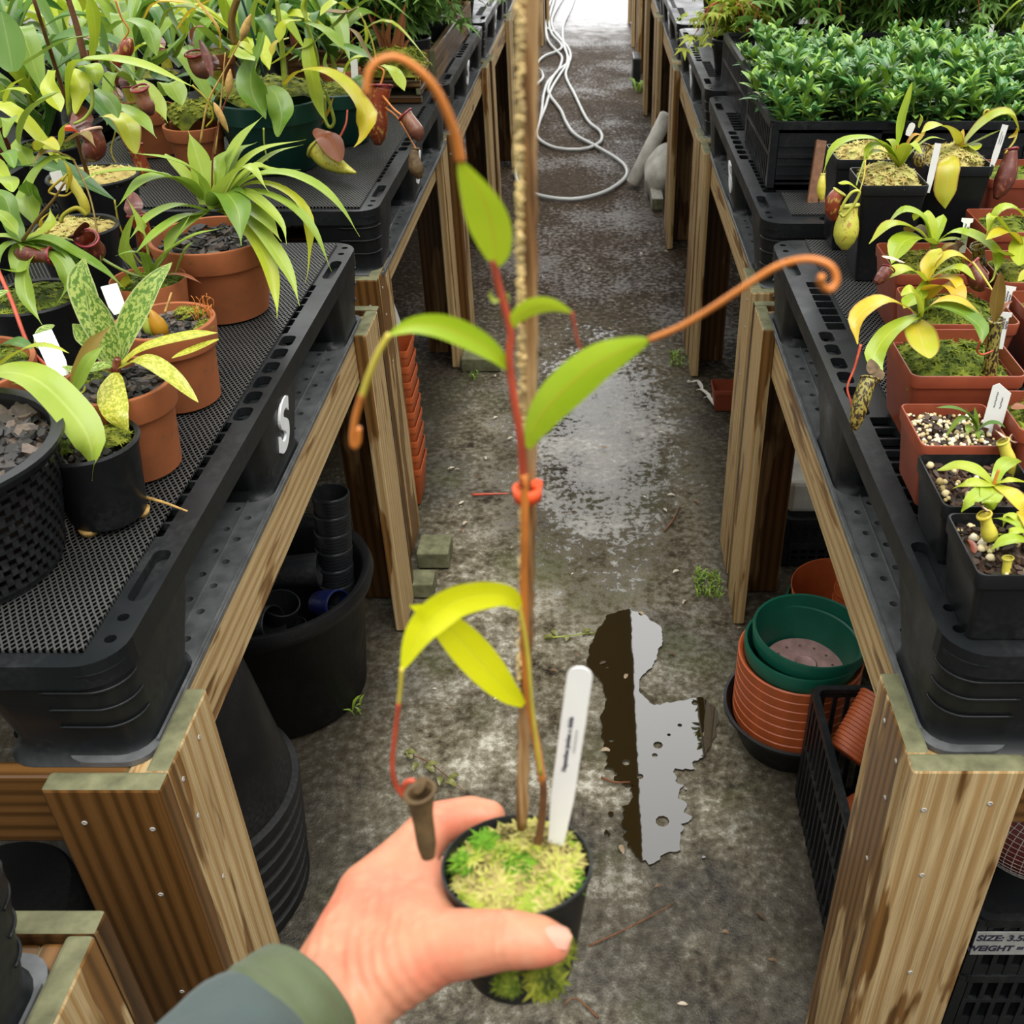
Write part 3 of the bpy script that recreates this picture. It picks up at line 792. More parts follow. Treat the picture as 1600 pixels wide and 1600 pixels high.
dup(pl, (PLX, LEFT[0] - 0.15 - 1.215, ZB), 'black ribbed pallet corner on the bench beside the green sleeve')
ZD = ZB + 0.15
bpy.data.objects.remove([o for o in pr.children if o.name.startswith('letter')][0])
# second, outer column of benches and pallets
for k in range(1, 5):
    b2 = dup(bl, (XL - 0.9, LEFT[k], 0), 'outer timber bench behind the plants, number %d along the lily side' % (k + 1))
    b3 = dup(br, (XR + 0.9, RIGHT[k], 0), 'outer timber bench behind the crates, number %d along the azalea side' % (k + 1))
    dup(pl, (PLX - 0.9, LY[k], ZB), 'outer black pallet behind the plants, number %d along the lily side' % (k + 1))
    dup(pr, (PRX + 0.9, RY[k], ZB), 'outer black pallet behind the crates, number %d along the azalea side' % (k + 1))

# plastic mesh matting on the pallets
def mesh_mat():
    N = NT('mesh_matting')
    co = N.coord('Object')
    sp = N.n('SeparateXYZ'); N.put(sp.inputs[0], co)
    wob = N.math('MULTIPLY', N.noise(co, 22, 2), 0.004)
    a = N.math('MULTIPLY', N.math('ADD', N.math('ADD', sp.outputs[0], N.math('MULTIPLY', sp.outputs[1], 0.62)), wob), 1 / 0.0072)
    b = N.math('MULTIPLY', N.math('SUBTRACT', sp.outputs[0], N.math('MULTIPLY', sp.outputs[1], 0.62)), 1 / 0.0072)
    sa = N.math('ABSOLUTE', N.math('SUBTRACT', N.math('FRACT', a), 0.5)); sb = N.math('ABSOLUTE', N.math('SUBTRACT', N.math('FRACT', b), 0.5))
    st = N.math('MAXIMUM', sa, sb)
    h = N.ramp(st, [(0.30, 0.0), (0.40, 1.0)])
    c = N.mix(h, (0.0015, 0.0015, 0.0015), N.mix(N.noise(co, 14, 3), (0.028, 0.029, 0.029), (0.075, 0.075, 0.07)))
    N.set(Base_Color=c, Roughness=0.4, Specular_IOR_Level=N.math('MULTIPLY', h, 0.6))
    N.bump(h, 0.7, 0.002)
    return N.m
MM = mesh_mat()
def mat_sheet(x0, x1, y0, y1, label):
    m = MB()
    nx, ny = 8, 14
    def Z(x, y): return ZD + 0.004 + 0.0015 * noise.noise(Vector((x * 9, y * 9, 1)))
    top = [[(x0 + (x1 - x0) * i / nx, y0 + (y1 - y0) * j / ny) for i in range(nx + 1)] for j in range(ny + 1)]
    vs = [(x, y, Z(x, y)) for r in top for x, y in r] + [(x, y, ZD + 0.0004) for r in top for x, y in r]
    n = (nx + 1) * (ny + 1)
    fs = []
    for j in range(ny):
        for i in range(nx):
            a = j * (nx + 1) + i
            fs.append((a, a + 1, a + nx + 2, a + nx + 1)); fs.append((n + a, n + a + nx + 1, n + a + nx + 2, n + a + 1))
    ed = [i for i in range(nx + 1)] + [(nx + 1) * j + nx for j in range(1, ny + 1)] + [(nx + 1) * ny + i for i in range(nx - 1, -1, -1)] + [(nx + 1) * j for j in range(ny - 1, 0, -1)]
    for k in range(len(ed)):
        a, b = ed[k], ed[(k + 1) % len(ed)]
        fs.append((a, n + a, n + b, b))
    o = m.add(vs, fs).build('mesh_matting', MM, smooth=False)
    tag(o, label, 'mat', 'black mesh matting on the pallets')
for k in range(3):
    mat_sheet(PLX - 0.765, PLX - 0.038, LY[k] + 0.02, LY[k] + 1.185, ['black mesh matting under the terracotta pots', 'black mesh matting under the bottle-green pots', 'black mesh matting under the wooden trough'][k])
mat_sheet(PRX + 0.066, PRX + 0.765, RY[0] + 0.16, RY[0] + 1.19, 'black mesh matting under the square red pots')
mat_sheet(PRX + 0.066, PRX + 0.765, RY[1] + 0.05, RY[1] + 0.20, 'narrow black mesh matting in front of the azalea crate')
# ---------------------------------------------------------------- pots
def pot_profile(rt, rb, h, th=0.003, lip=0.0, liph=0.0, inner=0.006):
    p = [(0, 0), (rb * 0.92, 0), (rb, 0.003)]
    if lip:
        rm = rb + (rt - lip - rb) * (1 - liph / h)
        p += [(rm, h - liph), (rm + lip * 0.9, h - liph + 0.001), (rt - lip * 0.05, h - 0.004), (rt - 0.001, h - 0.001), (rt - th * 0.5, h)]
    else:
        p += [(rt - 0.0005, h - 0.002), (rt - th * 0.4, h)]
    p += [(rt - th, h - 0.001), (rb - th + (rt - rb) * 0.1, inner), (0, inner)]
    return p
def round_pot(parent, x, y, z, rt, rb, h, mat, style='plain', name='pot', tilt=None):
    M = Matrix.Translation((x, y, z))
    if tilt: M = M @ Matrix.Rotation(tilt[0], 4, 'X') @ Matrix.Rotation(tilt[1], 4, 'Y')
    m = MB()
    if style == 'terra': pr = pot_profile(rt, rb, h, 0.007, 0.006, h * 0.30)
    elif style == 'rolled':
        pr = [(0, 0), (rb * 0.95, 0), (rb, 0.004), (rt * 0.93, h - 0.012), (rt - 0.001, h - 0.007), (rt, h - 0.003), (rt - 0.002, h), (rt - 0.006, h - 0.002), (rt * 0.93 - 0.002, h - 0.012), (rb - 0.003, 0.006), (0, 0.006)]
    elif style == 'rib':
        pr = [(0, 0), (rb * 0.95, 0), (rb, 0.004)]
        n = max(4, int(h / 0.0085))
        for k in range(n):
            f0 = k / n
            r0 = rb + (rt - rb) * f0
            pr += [(r0, h * f0 + 0.001), (r0 + 0.002, h * f0 + 0.002), (r0 + 0.0022, h * (f0 + 0.6 / n))]
        pr += [(rt + 0.002, h), (rt - 0.0015, h), (rb - 0.002, 0.006), (0, 0.006)]
    elif style == 'band':
        pr = [(0, 0), (rb * 0.95, 0), (rb, 0.004), (rt * 0.955, h * 0.72), (rt, h * 0.73), (rt + 0.001, h - 0.003), (rt - 0.001, h), (rt - 0.004, h - 0.002), (rt * 0.95 - 0.003, h * 0.7), (rb - 0.003, 0.006), (0, 0.006)]
    else: pr = pot_profile(rt, rb, h, 0.0025)
    m.vessel(pr, n=48, M=M)
    o = m.build(name, mat, parent); sharp(o, 35)
    return o
def square_pot(parent, x0, y0, wd, h, z, mat, name='pot', dp=None, taper=0.80, rim=0.018, c=0.16):
    """x0, y0: the near corner of the rim nearest the aisle"""
    dp = dp or wd
    a = Vector((wd / 2, dp / 2))
    M = Matrix.Translation((x0 + wd / 2, y0 + dp / 2, z))
    A = lambda f, d=0.0: (a.x * f - d, a.y * f - d)
    fr = taper + (1 - taper) * (1 - rim / h) - 0.015
    pr = [(1e-4, 0), (A(taper * 0.96), 0), (A(taper), 0.004), (A(fr), h - rim), (A(0.985), h - rim + 0.0015), (A(1.0), h - 0.002), (A(1.0, 0.0006), h), (A(1.0, 0.0022), h), (A(0.985, 0.002), h - rim), (A(taper, 0.002), 0.008), (1e-4, 0.008)]
    m = MB()
    rs = []
    for q, z_ in pr:
        q2 = q if hasattr(q, '__len__') else (q, q)
        rs.append([M @ Vector((x, y, z_)) for x, y in ring2('sq', q2, c=c)])
    m.rings(rs, True, True)
    o = m.build(name, mat, parent); sharp(o, 35)
    return o
def fillring(mb, x, y, z, rx, ry, shape, bumps=0.004, seed=0, c=0.16):
    """an uneven surface of growing medium"""
    n = 8
    rs = []
    for k in range(n, -1, -1):
        f = k / n
        rs.append([(x + px, y + py, z + bumps * noise.noise(Vector(((x + px) * 45, (y + py) * 45, seed))) + (1 - f) * bumps) for px, py in ring2(shape, (max(rx * f, 1e-4), max(ry * f, 1e-4)) if shape != 'round' else max(rx * f, 1e-4), 28, c)])
    mb.rings(rs, False, False)
def rnd_in(shape, rx, ry, rng):
    while True:
        x, y = rng.uniform(-1, 1), rng.uniform(-1, 1)
        if shape != 'round' or x * x + y * y < 1: return x * rx, y * ry
def chips(parent, x, y, z, rx, ry=None, shape='round', n=110, size=0.011, mat='bark', name='bark_chips', seed=1, flat=0.45):
    ry = ry or rx
    rng = random.Random(seed)
    m = MB()
    fillring(m, x, y, z - 0.004, rx, ry, shape, 0.003, seed)
    for k in range(n):
        dx, dy = rnd_in(shape, rx * 0.94, ry * 0.94, rng)
        s = size * rng.uniform(0.5, 1.25)
        M = Matrix.Translation((x + dx, y + dy, z + rng.uniform(-0.002, 0.005))) @ Matrix.Rotation(rng.uniform(0, 6.3), 4, 'Z') @ Matrix.Rotation(rng.uniform(-0.6, 0.6), 4, 'X') @ Matrix.Rotation(rng.uniform(-0.5, 0.5), 4, 'Y')
        sx, sy, sz = s * rng.uniform(0.7, 1.3), s * rng.uniform(0.4, 0.8), s * flat * rng.uniform(0.5, 1)
        pts = []
        for zz, sc in ((-1, 0.8), (1, 0.75)):
            for q in range(6):
                a = q * math.pi / 3 + rng.uniform(-0.3, 0.3)
                pts.append(M @ Vector((math.cos(a) * sx * sc * rng.uniform(0.75, 1.1), math.sin(a) * sy * sc * rng.uniform(0.75, 1.1), zz * sz * 0.5)))
        m.add(pts, [(5, 4, 3, 2, 1, 0), (6, 7, 8, 9, 10, 11)] + [(i, (i + 1) % 6, 6 + (i + 1) % 6, 6 + i) for i in range(6)])
    o = m.build(name, MAT[mat], parent, smooth=False); o['kind'] = 'stuff'
    return o
def moss(parent, x, y, z, rx, ry=None, shape='round', h=0.02, n=160, size=0.007, mat='moss', seed=1, blades=6, M=None, c=0.16, name='moss'):
    ry = ry or rx
    rng = random.Random(seed)
    m = MB()
    def H(px, py):
        e = max(0.0, 1 - ((px / rx) ** 4 + (py / ry) ** 4) ** 0.6)
        return z + h * e ** 0.5 + size * 0.9 * noise.noise(Vector(((x + px) * 60, (y + py) * 60, seed))) + size * 0.8 * noise.noise(Vector(((x + px) * 22, (y + py) * 22, seed)))
    k9 = 10
    rs = []
    for k in range(k9, -1, -1):
        f = max(k / k9, 0.001)
        rs.append([(x + px, y + py, H(px, py)) for px, py in ring2(shape, rx * f if shape == 'round' else (rx * f, ry * f), 36, c)])
    if shape == 'round' and rx != ry:
        rs = [[(x + (p[0] - x), y + (p[1] - y) * ry / rx, p[2]) for p in r] for r in rs]
    m.rings(rs, False, False)
    for k in range(n):
        px, py = rnd_in(shape, rx * 0.97, ry * 0.97, rng)
        p = Vector((x + px, y + py, H(px, py) - size * 0.25))
        lean = Vector((px / rx * 0.5 + rng.uniform(-.3, .3), py / ry * 0.5 + rng.uniform(-.3, .3), 1)).normalized()
        s = size * rng.uniform(0.6, 1.35)
        A = lean.orthogonal().normalized(); B = lean.cross(A)
        a0 = rng.uniform(0, 6.3)
        vs, fs = [p + lean * s * 0.55], []
        for q in range(blades):
            a = a0 + q * 2 * math.pi / blades
            d = A * math.cos(a) + B * math.sin(a); e = A * math.cos(a + 0.55) + B * math.sin(a + 0.55)
            d2 = A * math.cos(a - 0.55) + B * math.sin(a - 0.55)
            up = rng.uniform(0.1, 0.75)
            b = len(vs)
            vs += [p + e * s * 0.35 + lean * s * 0.35, p + d * s * rng.uniform(0.9, 1.25) + lean * s * up, p + d2 * s * 0.35 + lean * s * 0.35]
            fs.append((0, b + 2, b + 1, b))
        m.add(vs, fs)
    if M is not None: m.v = [tuple(M @ Vector(p)) for p in m.v]
    o = m.build(name, MAT[mat], parent, smooth=True); o['kind'] = 'stuff'
    return o
def marker(p0, p1, w, label, txt=None, face=None, pointed=False, rounded=True, thick=0.0008, size=None, txt2=None, group=None, head=None):
    """a white plant label from its foot p0 to its top p1"""
    p0, p1 = Vector(p0), Vector(p1)
    Y = (p1 - p0); L = Y.length; Y.normalize()
    f = Vector(face) if face is not None else (CAMV - p1).normalized()
    Zv = (f - Y * f.dot(Y)).normalized(); Xv = Y.cross(Zv)
    out = [(-w * 0.34, 0), (w * 0.34, 0), (w * 0.5, L * 0.3), (w * 0.5, L - (w * 0.5 if rounded else 0))]
    if rounded: out += [(w * 0.5 * math.cos(a), L - w * 0.5 + w * 0.5 * math.sin(a)) for a in [math.pi * k / 12 for k in range(1, 12)]]
    elif pointed: out = out[:-1] + [(w * 0.5, L * 0.86), (-w * 0.22, L), (-w * 0.5, L * 0.93)]
    if not pointed: out += [(-w * 0.5, L - (w * 0.5 if rounded else 0))]
    out += [(-w * 0.5, L * 0.3)]
    if head: out = [(-w * .34, 0), (w * .34, 0), (w * .36, L * .86), (w * .62, L * .9), (w * .62, L), (-w * .62, L), (-w * .62, L * .9), (-w * .36, L * .86)]
    M = basis(Xv, Y, Zv, p0)
    n = len(out)
    m = MB().add([M @ Vector((a, b, -thick / 2)) for a, b in out] + [M @ Vector((a, b, thick / 2)) for a, b in out],
                 [tuple(range(n - 1, -1, -1)), tuple(range(n, 2 * n))] + [(i, (i + 1) % n, n + (i + 1) % n, n + i) for i in range(n)])
    t = thing('plant_label', label, 'plant label', p0, group)
    m.build('tag', MAT['white'], t, smooth=False)
    if txt == '~':
        q = MB(); s = size or w * 0.3
        for r_ in range(2):
            q.tube([Mv(M, (-w * .18 + r_ * w * .3 + (s * .4 if k % 2 else 0), L * (0.55 + 0.014 * k + 0.01 * math.sin(k * 2.3)), thick * .5 + .0002)) for k in range(22 - 6 * r_)], 0.00022, 4, seg=90)
        q.build('handwriting', MAT['ink'], t)
    elif txt:
        s = size or w * 0.3
        Mt = basis(Y, -Xv, Zv, p0 + Y * L * 0.6 - Xv * w * 0.10 + Zv * (thick * 0.5 + 0.0002))
        lettering(txt, s, Mt, 0.0001, s * 0.02).build('lettering', MAT['ink'], t, smooth=False)
        if txt2:
            Mt = basis(Y, -Xv, Zv, p0 + Y * L * 0.62 + Xv * w * 0.2 + Zv * (thick * 0.5 + 0.0002))
            MB().tube([Mt @ Vector((-L * .06 + L * .005 * k, s * .18 * (1 if k % 2 else -1), 0)) for k in range(26)], 0.00014, 4, seg=110).build('lettering', MAT['steel'], t)
    return t
def Mv(M, p): return M @ Vector(p)
def pitcher(parent, pts, r, mat, lipmat, lidmat, mouth=1.0, lid=True, prof=None, lidpos=None, n=14):
    """pts from the tip of the cup to its mouth"""
    P = spline(pts, 18)
    fr = frames(P)
    prof = prof or [0.25, 0.7, 0.95, 1.0, 0.92, 0.85, 0.9, 1.0]
    rr = [r * np.interp(i / 18, np.linspace(0, 1, len(prof)), prof) for i in range(19)]
    rs = [[P[i] + (S * math.cos(a) + N * math.sin(a)) * rr[i] for a in [2 * math.pi * k / n for k in range(n)]] for i, (T, S, N) in enumerate(fr)]
    ins = [[P[i] + (S * math.cos(a) + N * math.sin(a)) * rr[i] * 0.86 for a in [2 * math.pi * k / n for k in range(n)]] for i, (T, S, N) in list(enumerate(fr))[:8:-1]]
    m = MB().rings(rs + ins, True, True)
    body = m.build('pitcher', mat, parent)
    T, S, N = fr[-1]
    up = T
    ringp = [P[-1] + (S * math.cos(a) + N * math.sin(a)) * rr[-1] * 1.03 + T * rr[-1] * 0.25 * math.cos(a) for a in [2 * math.pi * k / 16 for k in range(17)]]
    MB().tube(ringp, r * 0.14, 6, seg=32).build('lip', lipmat, body)
    if lid:
        back = P[-1] + (lidpos if lidpos is not None else S * rr[-1]) + T * rr[-1] * 0.2
        c = P[-1] + T * r * 1.25
        MB().leaf([back, back.lerp(c, 0.5) + T * r * 0.3, c, c + (c - back) * 0.9], r * 2.0, 'oval', fold=-0.15, nu=10).build('lid', lidmat, body)
    return body

# ---------------------------------------------------------------- things stored under the benches
def pot_stack(name, label, x, y, z, rt, rb, h, n, step, mat, style='rib', group=None, shape='round', tilt=None, cat='plant pot', off=0.0, top_label=None):
    """nested pots: each pot of the stack a thing of its own"""
    first = None
    for k in range(n):
        lab = label if k < n - 1 else (top_label or label)
        if shape == 'round':
            t = thing(name, lab, cat, (x + off * k, y, z + k * step), group)
            if first is None: round_pot(t, x, y, z, rt, rb, h, mat, style, 'body'); t.children[0].name = 'body'
            else:
                c = first.children[0].copy(); C.objects.link(c); c.parent = t
        else:
            t = thing(name, lab, cat, (x + off * k, y, z + k * step), group)
            if first is None: square_pot(t, x - rt, y - rt, 2 * rt, h, z, mat, 'body')
            else:
                c = first.children[0].copy(); C.objects.link(c); c.parent = t
        if first is None: first = t
    return first

BEFORE = set(bpy.data.objects)
# big black tub of old pots
TX, TY = -0.70, 1.70
t = thing('tub', 'big round black tub holding old ribbed pots, under the bench', 'tub', (TX, TY, 0))
m = MB().vessel([(0, 0), (0.165, 0), (0.175, 0.01), (0.205, 0.285), (0.222, 0.295), (0.228, 0.315), (0.222, 0.332), (0.212, 0.333), (0.203, 0.322), (0.198, 0.29), (0.168, 0.012), (0, 0.012)], n=64, M=Matrix.Translation((TX, TY, 0)))
sharp(m.build('tub_wall', MAT['blackmatt'], t), 60)
def loose_pot(label, p, ax, r, L, mat='black', style='rib', taper=0.8, group=None):
    """an empty pot lying about: p its foot, ax the way its mouth points"""
    ax = Vector(ax).normalized()
    Xv = ax.orthogonal().normalized(); Yv = ax.cross(Xv)
    M = basis(Xv, Yv, ax, p)
    pr = [(0, 0), (r * taper * 0.95, 0), (r * taper, 0.003)]
    if style == 'rib':
        n = int(L / 0.008)
        for k in range(n):
            f = k / n; r0 = r * (taper + (1 - taper) * f)
            pr += [(r0, L * f + 0.001), (r0 + 0.0018, L * f + 0.002), (r0 + 0.0018, L * (f + 0.55 / n))]
    pr += [(r, L - 0.001), (r - 0.001, L), (r - 0.003, L), (r * taper - 0.003, 0.005), (0, 0.005)]
    t = thing('plant_pot', label, 'plant pot', p, group)
    sharp(MB().vessel(pr, n=36, M=M).build('body', MAT[mat] if isinstance(mat, str) else mat, t), 35)
    return t
G = 'old black pots in the tub'
for k in range(8):
    loose_pot('ribbed black pot nested in the upright stack inside the big tub' if k < 7 else 'topmost ribbed black pot of the upright stack in the big tub', (-0.575 + 0.003 * k, 1.735 + 0.004 * k, 0.085 + 0.043 * k), (0.03, 0.06, 1), 0.0385, 0.10, group=G)
blue = plain('blue_plastic', (0.005, 0.008, 0.05), 0.4)
loose_pot('smooth black pot lying on its side in the big tub', (-0.68, 1.69, 0.335), (1, 0.1, 0.02), 0.036, 0.10, style='plain', taper=0.92, group=G)
loose_pot('black pot with its dark mouth facing up in the big tub', (-0.665, 1.625, 0.235), (0.25, -0.12, 0.9), 0.038, 0.085, style='plain', group=G)
loose_pot('blue ribbed pot lying deep in the big tub', (-0.60, 1.71, 0.235), (0.8, -0.5, 0.35), 0.034, 0.07, mat=blue, group=G)
loose_pot('worn black pot lying at the near side of the big tub', (-0.715, 1.575, 0.285), (0.9, -0.2, 0.25), 0.04, 0.075, style='plain', taper=0.9, group=G)
for k, (dx, dy, z) in enumerate([(-0.1, 0.05, 0.012), (0.03, -0.10, 0.012), (-0.06, -0.09, 0.012), (-0.02, 0.12, 0.012), (0.0, -0.02, 0.10), (-0.09, -0.02, 0.11), (0.06, -0.08, 0.115), (-0.02, 0.10, 0.11)]):
    loose_pot('black pot buried low among the others in the big tub', (TX + dx, TY + dy, z), (0.1 * (k % 3 - 1), 0.15, 1), 0.042, 0.12, group=G, style='plain')

# inverted stack of large pots by the near post
G = 'upturned stack of large black pots'
IX, IY = -0.735, 1.17
for k in range(7):
    t = thing('plant_pot', 'large black pot nested upside down in the stack beside the amber post' if k < 6 else 'topmost large black pot of the upturned stack, its whole wall showing', 'plant pot', (IX + 0.002 * k, IY + 0.004 * k, 0.036 * k), G)
    M = Matrix.Translation((IX + 0.002 * k, IY + 0.004 * k, 0.036 * k + 0.34)) @ Matrix.Rotation(math.pi, 4, 'X')
    pr = [(0, 0), (0.135, 0), (0.142, 0.006), (0.188, 0.315), (0.199, 0.320), (0.200, 0.338), (0.197, 0.34), (0.186, 0.338), (0.138, 0.01), (0, 0.01)]
    sharp(MB().vessel(pr, n=56, M=M).build('body', MAT['blackmatt'], t), 50)
t = thing('plant_pot', 'black pot upside down in the dark behind the short corner post', 'plant pot', (-0.90, 0.93, 0))
M = Matrix.Translation((-0.90, 0.93, 0.30)) @ Matrix.Rotation(math.pi, 4, 'X')
sharp(MB().vessel([(0, 0), (0.105, 0), (0.11, 0.006), (0.13, 0.29), (0.14, 0.3), (0.135, 0.3), (0.105, 0.01), (0, 0.01)], n=48, M=M).build('body', MAT['blackmatt'], t), 50)

# stack of square terracotta coloured pots beside the second bench
G = 'nested square terracotta plastic pots'
for k in range(9):
    t = thing('square_pot', 'square terracotta plastic pot nested in the stack behind the bench post' if k < 8 else 'topmost square terracotta pot of the stack behind the bench post, empty', 'plant pot', (-0.575, 2.56, 0.046 * k), G)
    if k == 0: p0 = square_pot(t, -0.622, 2.44, 0.13, 0.125, 0.0, MAT['terraplastic'], 'body', rim=0.02); pf = t
    else:
        c = p0.copy(); C.objects.link(c); c.parent = t
# blocks under the posts
G = 'timber pads under the bench posts'
for k, (x0, x1, y0, y1, z, lab) in enumerate([(-0.47, -0.385, 2.145, 2.235, 0.05, 'grey timber pad beside the stack of square terracotta pots'), (-0.47, -0.41, 2.02, 2.085, 0.045, 'small timber pad beneath the post by the big tub'),
                                           (-0.48, -0.34, 3.33, 3.43, 0.05, 'timber pad sticking into the aisle at the second bench end')]):
    o = plank('timber_pad', x0, x1, y0, y1, 0.0, z, 'x', MAT['endgrain'], None); tag(o, lab, 'timber block', G)
def sack(label, x, y, rx, ry, h, seed, tilt=0.0):
    m = MB()
    rs = []
    for k in range(17):
        f = k / 16
        rr = math.sin(math.pi * min(1, 0.06 + f * 0.9)) ** 0.45
        rs.append([(x + tilt * f * h + math.cos(a) * rx * rr * (1 + 0.22 * noise.noise(Vector((math.cos(a) * 1.5, math.sin(a) * 1.5, f * 3 + seed)))),
                    y + math.sin(a) * ry * rr * (1 + 0.22 * noise.noise(Vector((math.cos(a) * 1.6, math.sin(a) * 1.6, f * 4 + seed + 9)))), h * f) for a in [2 * math.pi * q / 28 for q in range(28)]])
    o = m.rings(rs, True, True).build('sack', MAT['bag'], None)
    return tag(o, label, 'sack')
sack('crumpled white sack under the second bench behind the square terracotta pots', -0.73, 2.95, 0.13, 0.15, 0.50, 1)
sack('white sack slumped out between two bench posts far down the aisle', 0.335, 5.50, 0.10, 0.13, 0.26, 4, 0.25)
m = MB()
M = Matrix.Translation((0.30, 5.62, 0.20)) @ Matrix.Rotation(0.45, 4, 'Y')
m.vessel([(0, -0.2), (0.035, -0.2), (0.04, -0.19), (0.04, 0.2), (0.03, 0.21), (0, 0.21)], n=20, M=M)
tag(m.build('paper_roll', MAT['bag']), 'pale roll leaning on the white sack far down the aisle', 'roll')
tag(plank('brick', 0.30, 0.36, 5.22, 5.50, 0.0, 0.06, 'y', plain('grey_brick', (0.32, 0.31, 0.27), 0.8, 0.2, 0.3, 60, 0.2), None), 'pale brick lying by a bench post in front of the white sack', 'brick')
o = MB().box(0.30, 0.36, 8.3, 8.6, 0, 0.2).build('box', MAT['black'], None, False); tag(bevel(o, 0.01), 'small dark box against the posts beside the distant hose', 'box')

# right: nested bowls, ribbed pots, green pots
BX, BY = 0.425, 1.545
t = thing('pot_saucer', 'wide black bowl under the stack of ribbed terracotta pots', 'bowl', (BX, BY, 0))
sharp(MB().vessel([(0, 0), (0.10, 0), (0.108, 0.005), (0.142, 0.088), (0.150, 0.094), (0.150, 0.100), (0.144, 0.102), (0.137, 0.09), (0.104, 0.008), (0, 0.008)], n=56, M=Matrix.Translation((BX, BY, 0))).build('bowl', MAT['blackmatt'], t), 50)
G = 'ribbed terracotta plastic pots nested in the black bowl'
for k in range(7):
    z = 0.010 + 0.024 * k
    t = thing('plant_pot', 'ribbed terracotta plastic pot nested under the green pots' if k else 'lowest ribbed terracotta pot standing in the black bowl', 'plant pot', (BX - 0.003, BY, z), G)
    pr = [(0, 0), (0.09, 0), (0.095, 0.004), (0.119, 0.066), (0.126, 0.068), (0.127, 0.088), (0.124, 0.09), (0.117, 0.085), (0.09, 0.007), (0, 0.007)]
    sharp(MB().vessel(pr, n=56, M=Matrix.Translation((BX - 0.003, BY, z))).build('body', MAT['terraplastic'], t), 40)
G = 'bottle-green pots on the ribbed stack'
for k, (dx, dy, z, rx_) in enumerate([(-0.006, -0.004, 0.163, 0.04), (0.008, 0.004, 0.188, 0.06)]):
    M = Matrix.Translation((BX + dx, BY + dy, z)) @ Matrix.Rotation(rx_ * 0.8, 4, 'Y') @ Matrix.Rotation(-rx_ * 0.3, 4, 'X')
    t = thing('plant_pot', ['lower bottle-green pot, its rim showing under the other one', 'upper bottle-green pot with a pink saucer lying inside'][k], 'plant pot', (BX + dx, BY + dy, z), G)
    pr = [(0, 0), (0.082, 0), (0.088, 0.004), (0.107, 0.072), (0.114, 0.075), (0.118, 0.108), (0.116, 0.112), (0.112, 0.11), (0.106, 0.078), (0.084, 0.008), (0, 0.008)]
    sharp(MB().vessel(pr, n=64, M=M).build('body', MAT['green'], t), 40)
t = thing('pink_saucer', 'dusty pink disc with a ring of drain holes inside the green pot', 'saucer', (BX + 0.01, BY + 0.004, 0.198))
hs = [circ(0.058 * math.cos(2 * math.pi * k / 12), 0.058 * math.sin(2 * math.pi * k / 12), 0.0035, 8) for k in range(12)]
v_, f_ = plate(circ(0, 0, 0.082, 48), hs, 0.0, 0.005)
M = Matrix.Translation((BX + 0.01, BY + 0.004, 0.2015)) @ Matrix.Rotation(0.048, 4, 'Y') @ Matrix.Rotation(-0.018, 4, 'X')
MB().add([M @ Vector(p) for p in v_], f_).build('disc', MAT['pink'], t, False)
MB().vessel([(0, 0.004), (0.022, 0.004), (0.024, 0.009), (0.021, 0.0095), (0.019, 0.0055), (0, 0.0055)], n=28, M=M).build('hub', MAT['pink'], t)
# green pot behind with terracotta ones inside
t = thing('plant_pot', 'bottle-green pot in the shade behind the ribbed stack', 'plant pot', (0.56, 1.80, 0))
round_pot(t, 0.56, 1.80, 0, 0.118, 0.085, 0.17, MAT['green'], 'band', 'body')
t = thing('plant_pot', 'terracotta plastic pot set inside the shaded green pot', 'plant pot', (0.56, 1.80, 0.02))
round_pot(t, 0.56, 1.80, 0.02, 0.112, 0.078, 0.19, MAT['terraplastic'], 'plain', 'body')
for k in range(4):
    t = thing('plant_pot', 'small ribbed terracotta pot nested inside the shaded terracotta pot', 'plant pot', (0.60, 1.79, 0.09 + 0.03 * k), 'small ribbed pots in the shaded pot')
    round_pot(t, 0.60, 1.79, 0.09 + 0.03 * k, 0.055, 0.042, 0.09, MAT['terraplastic'], 'rib', 'body')

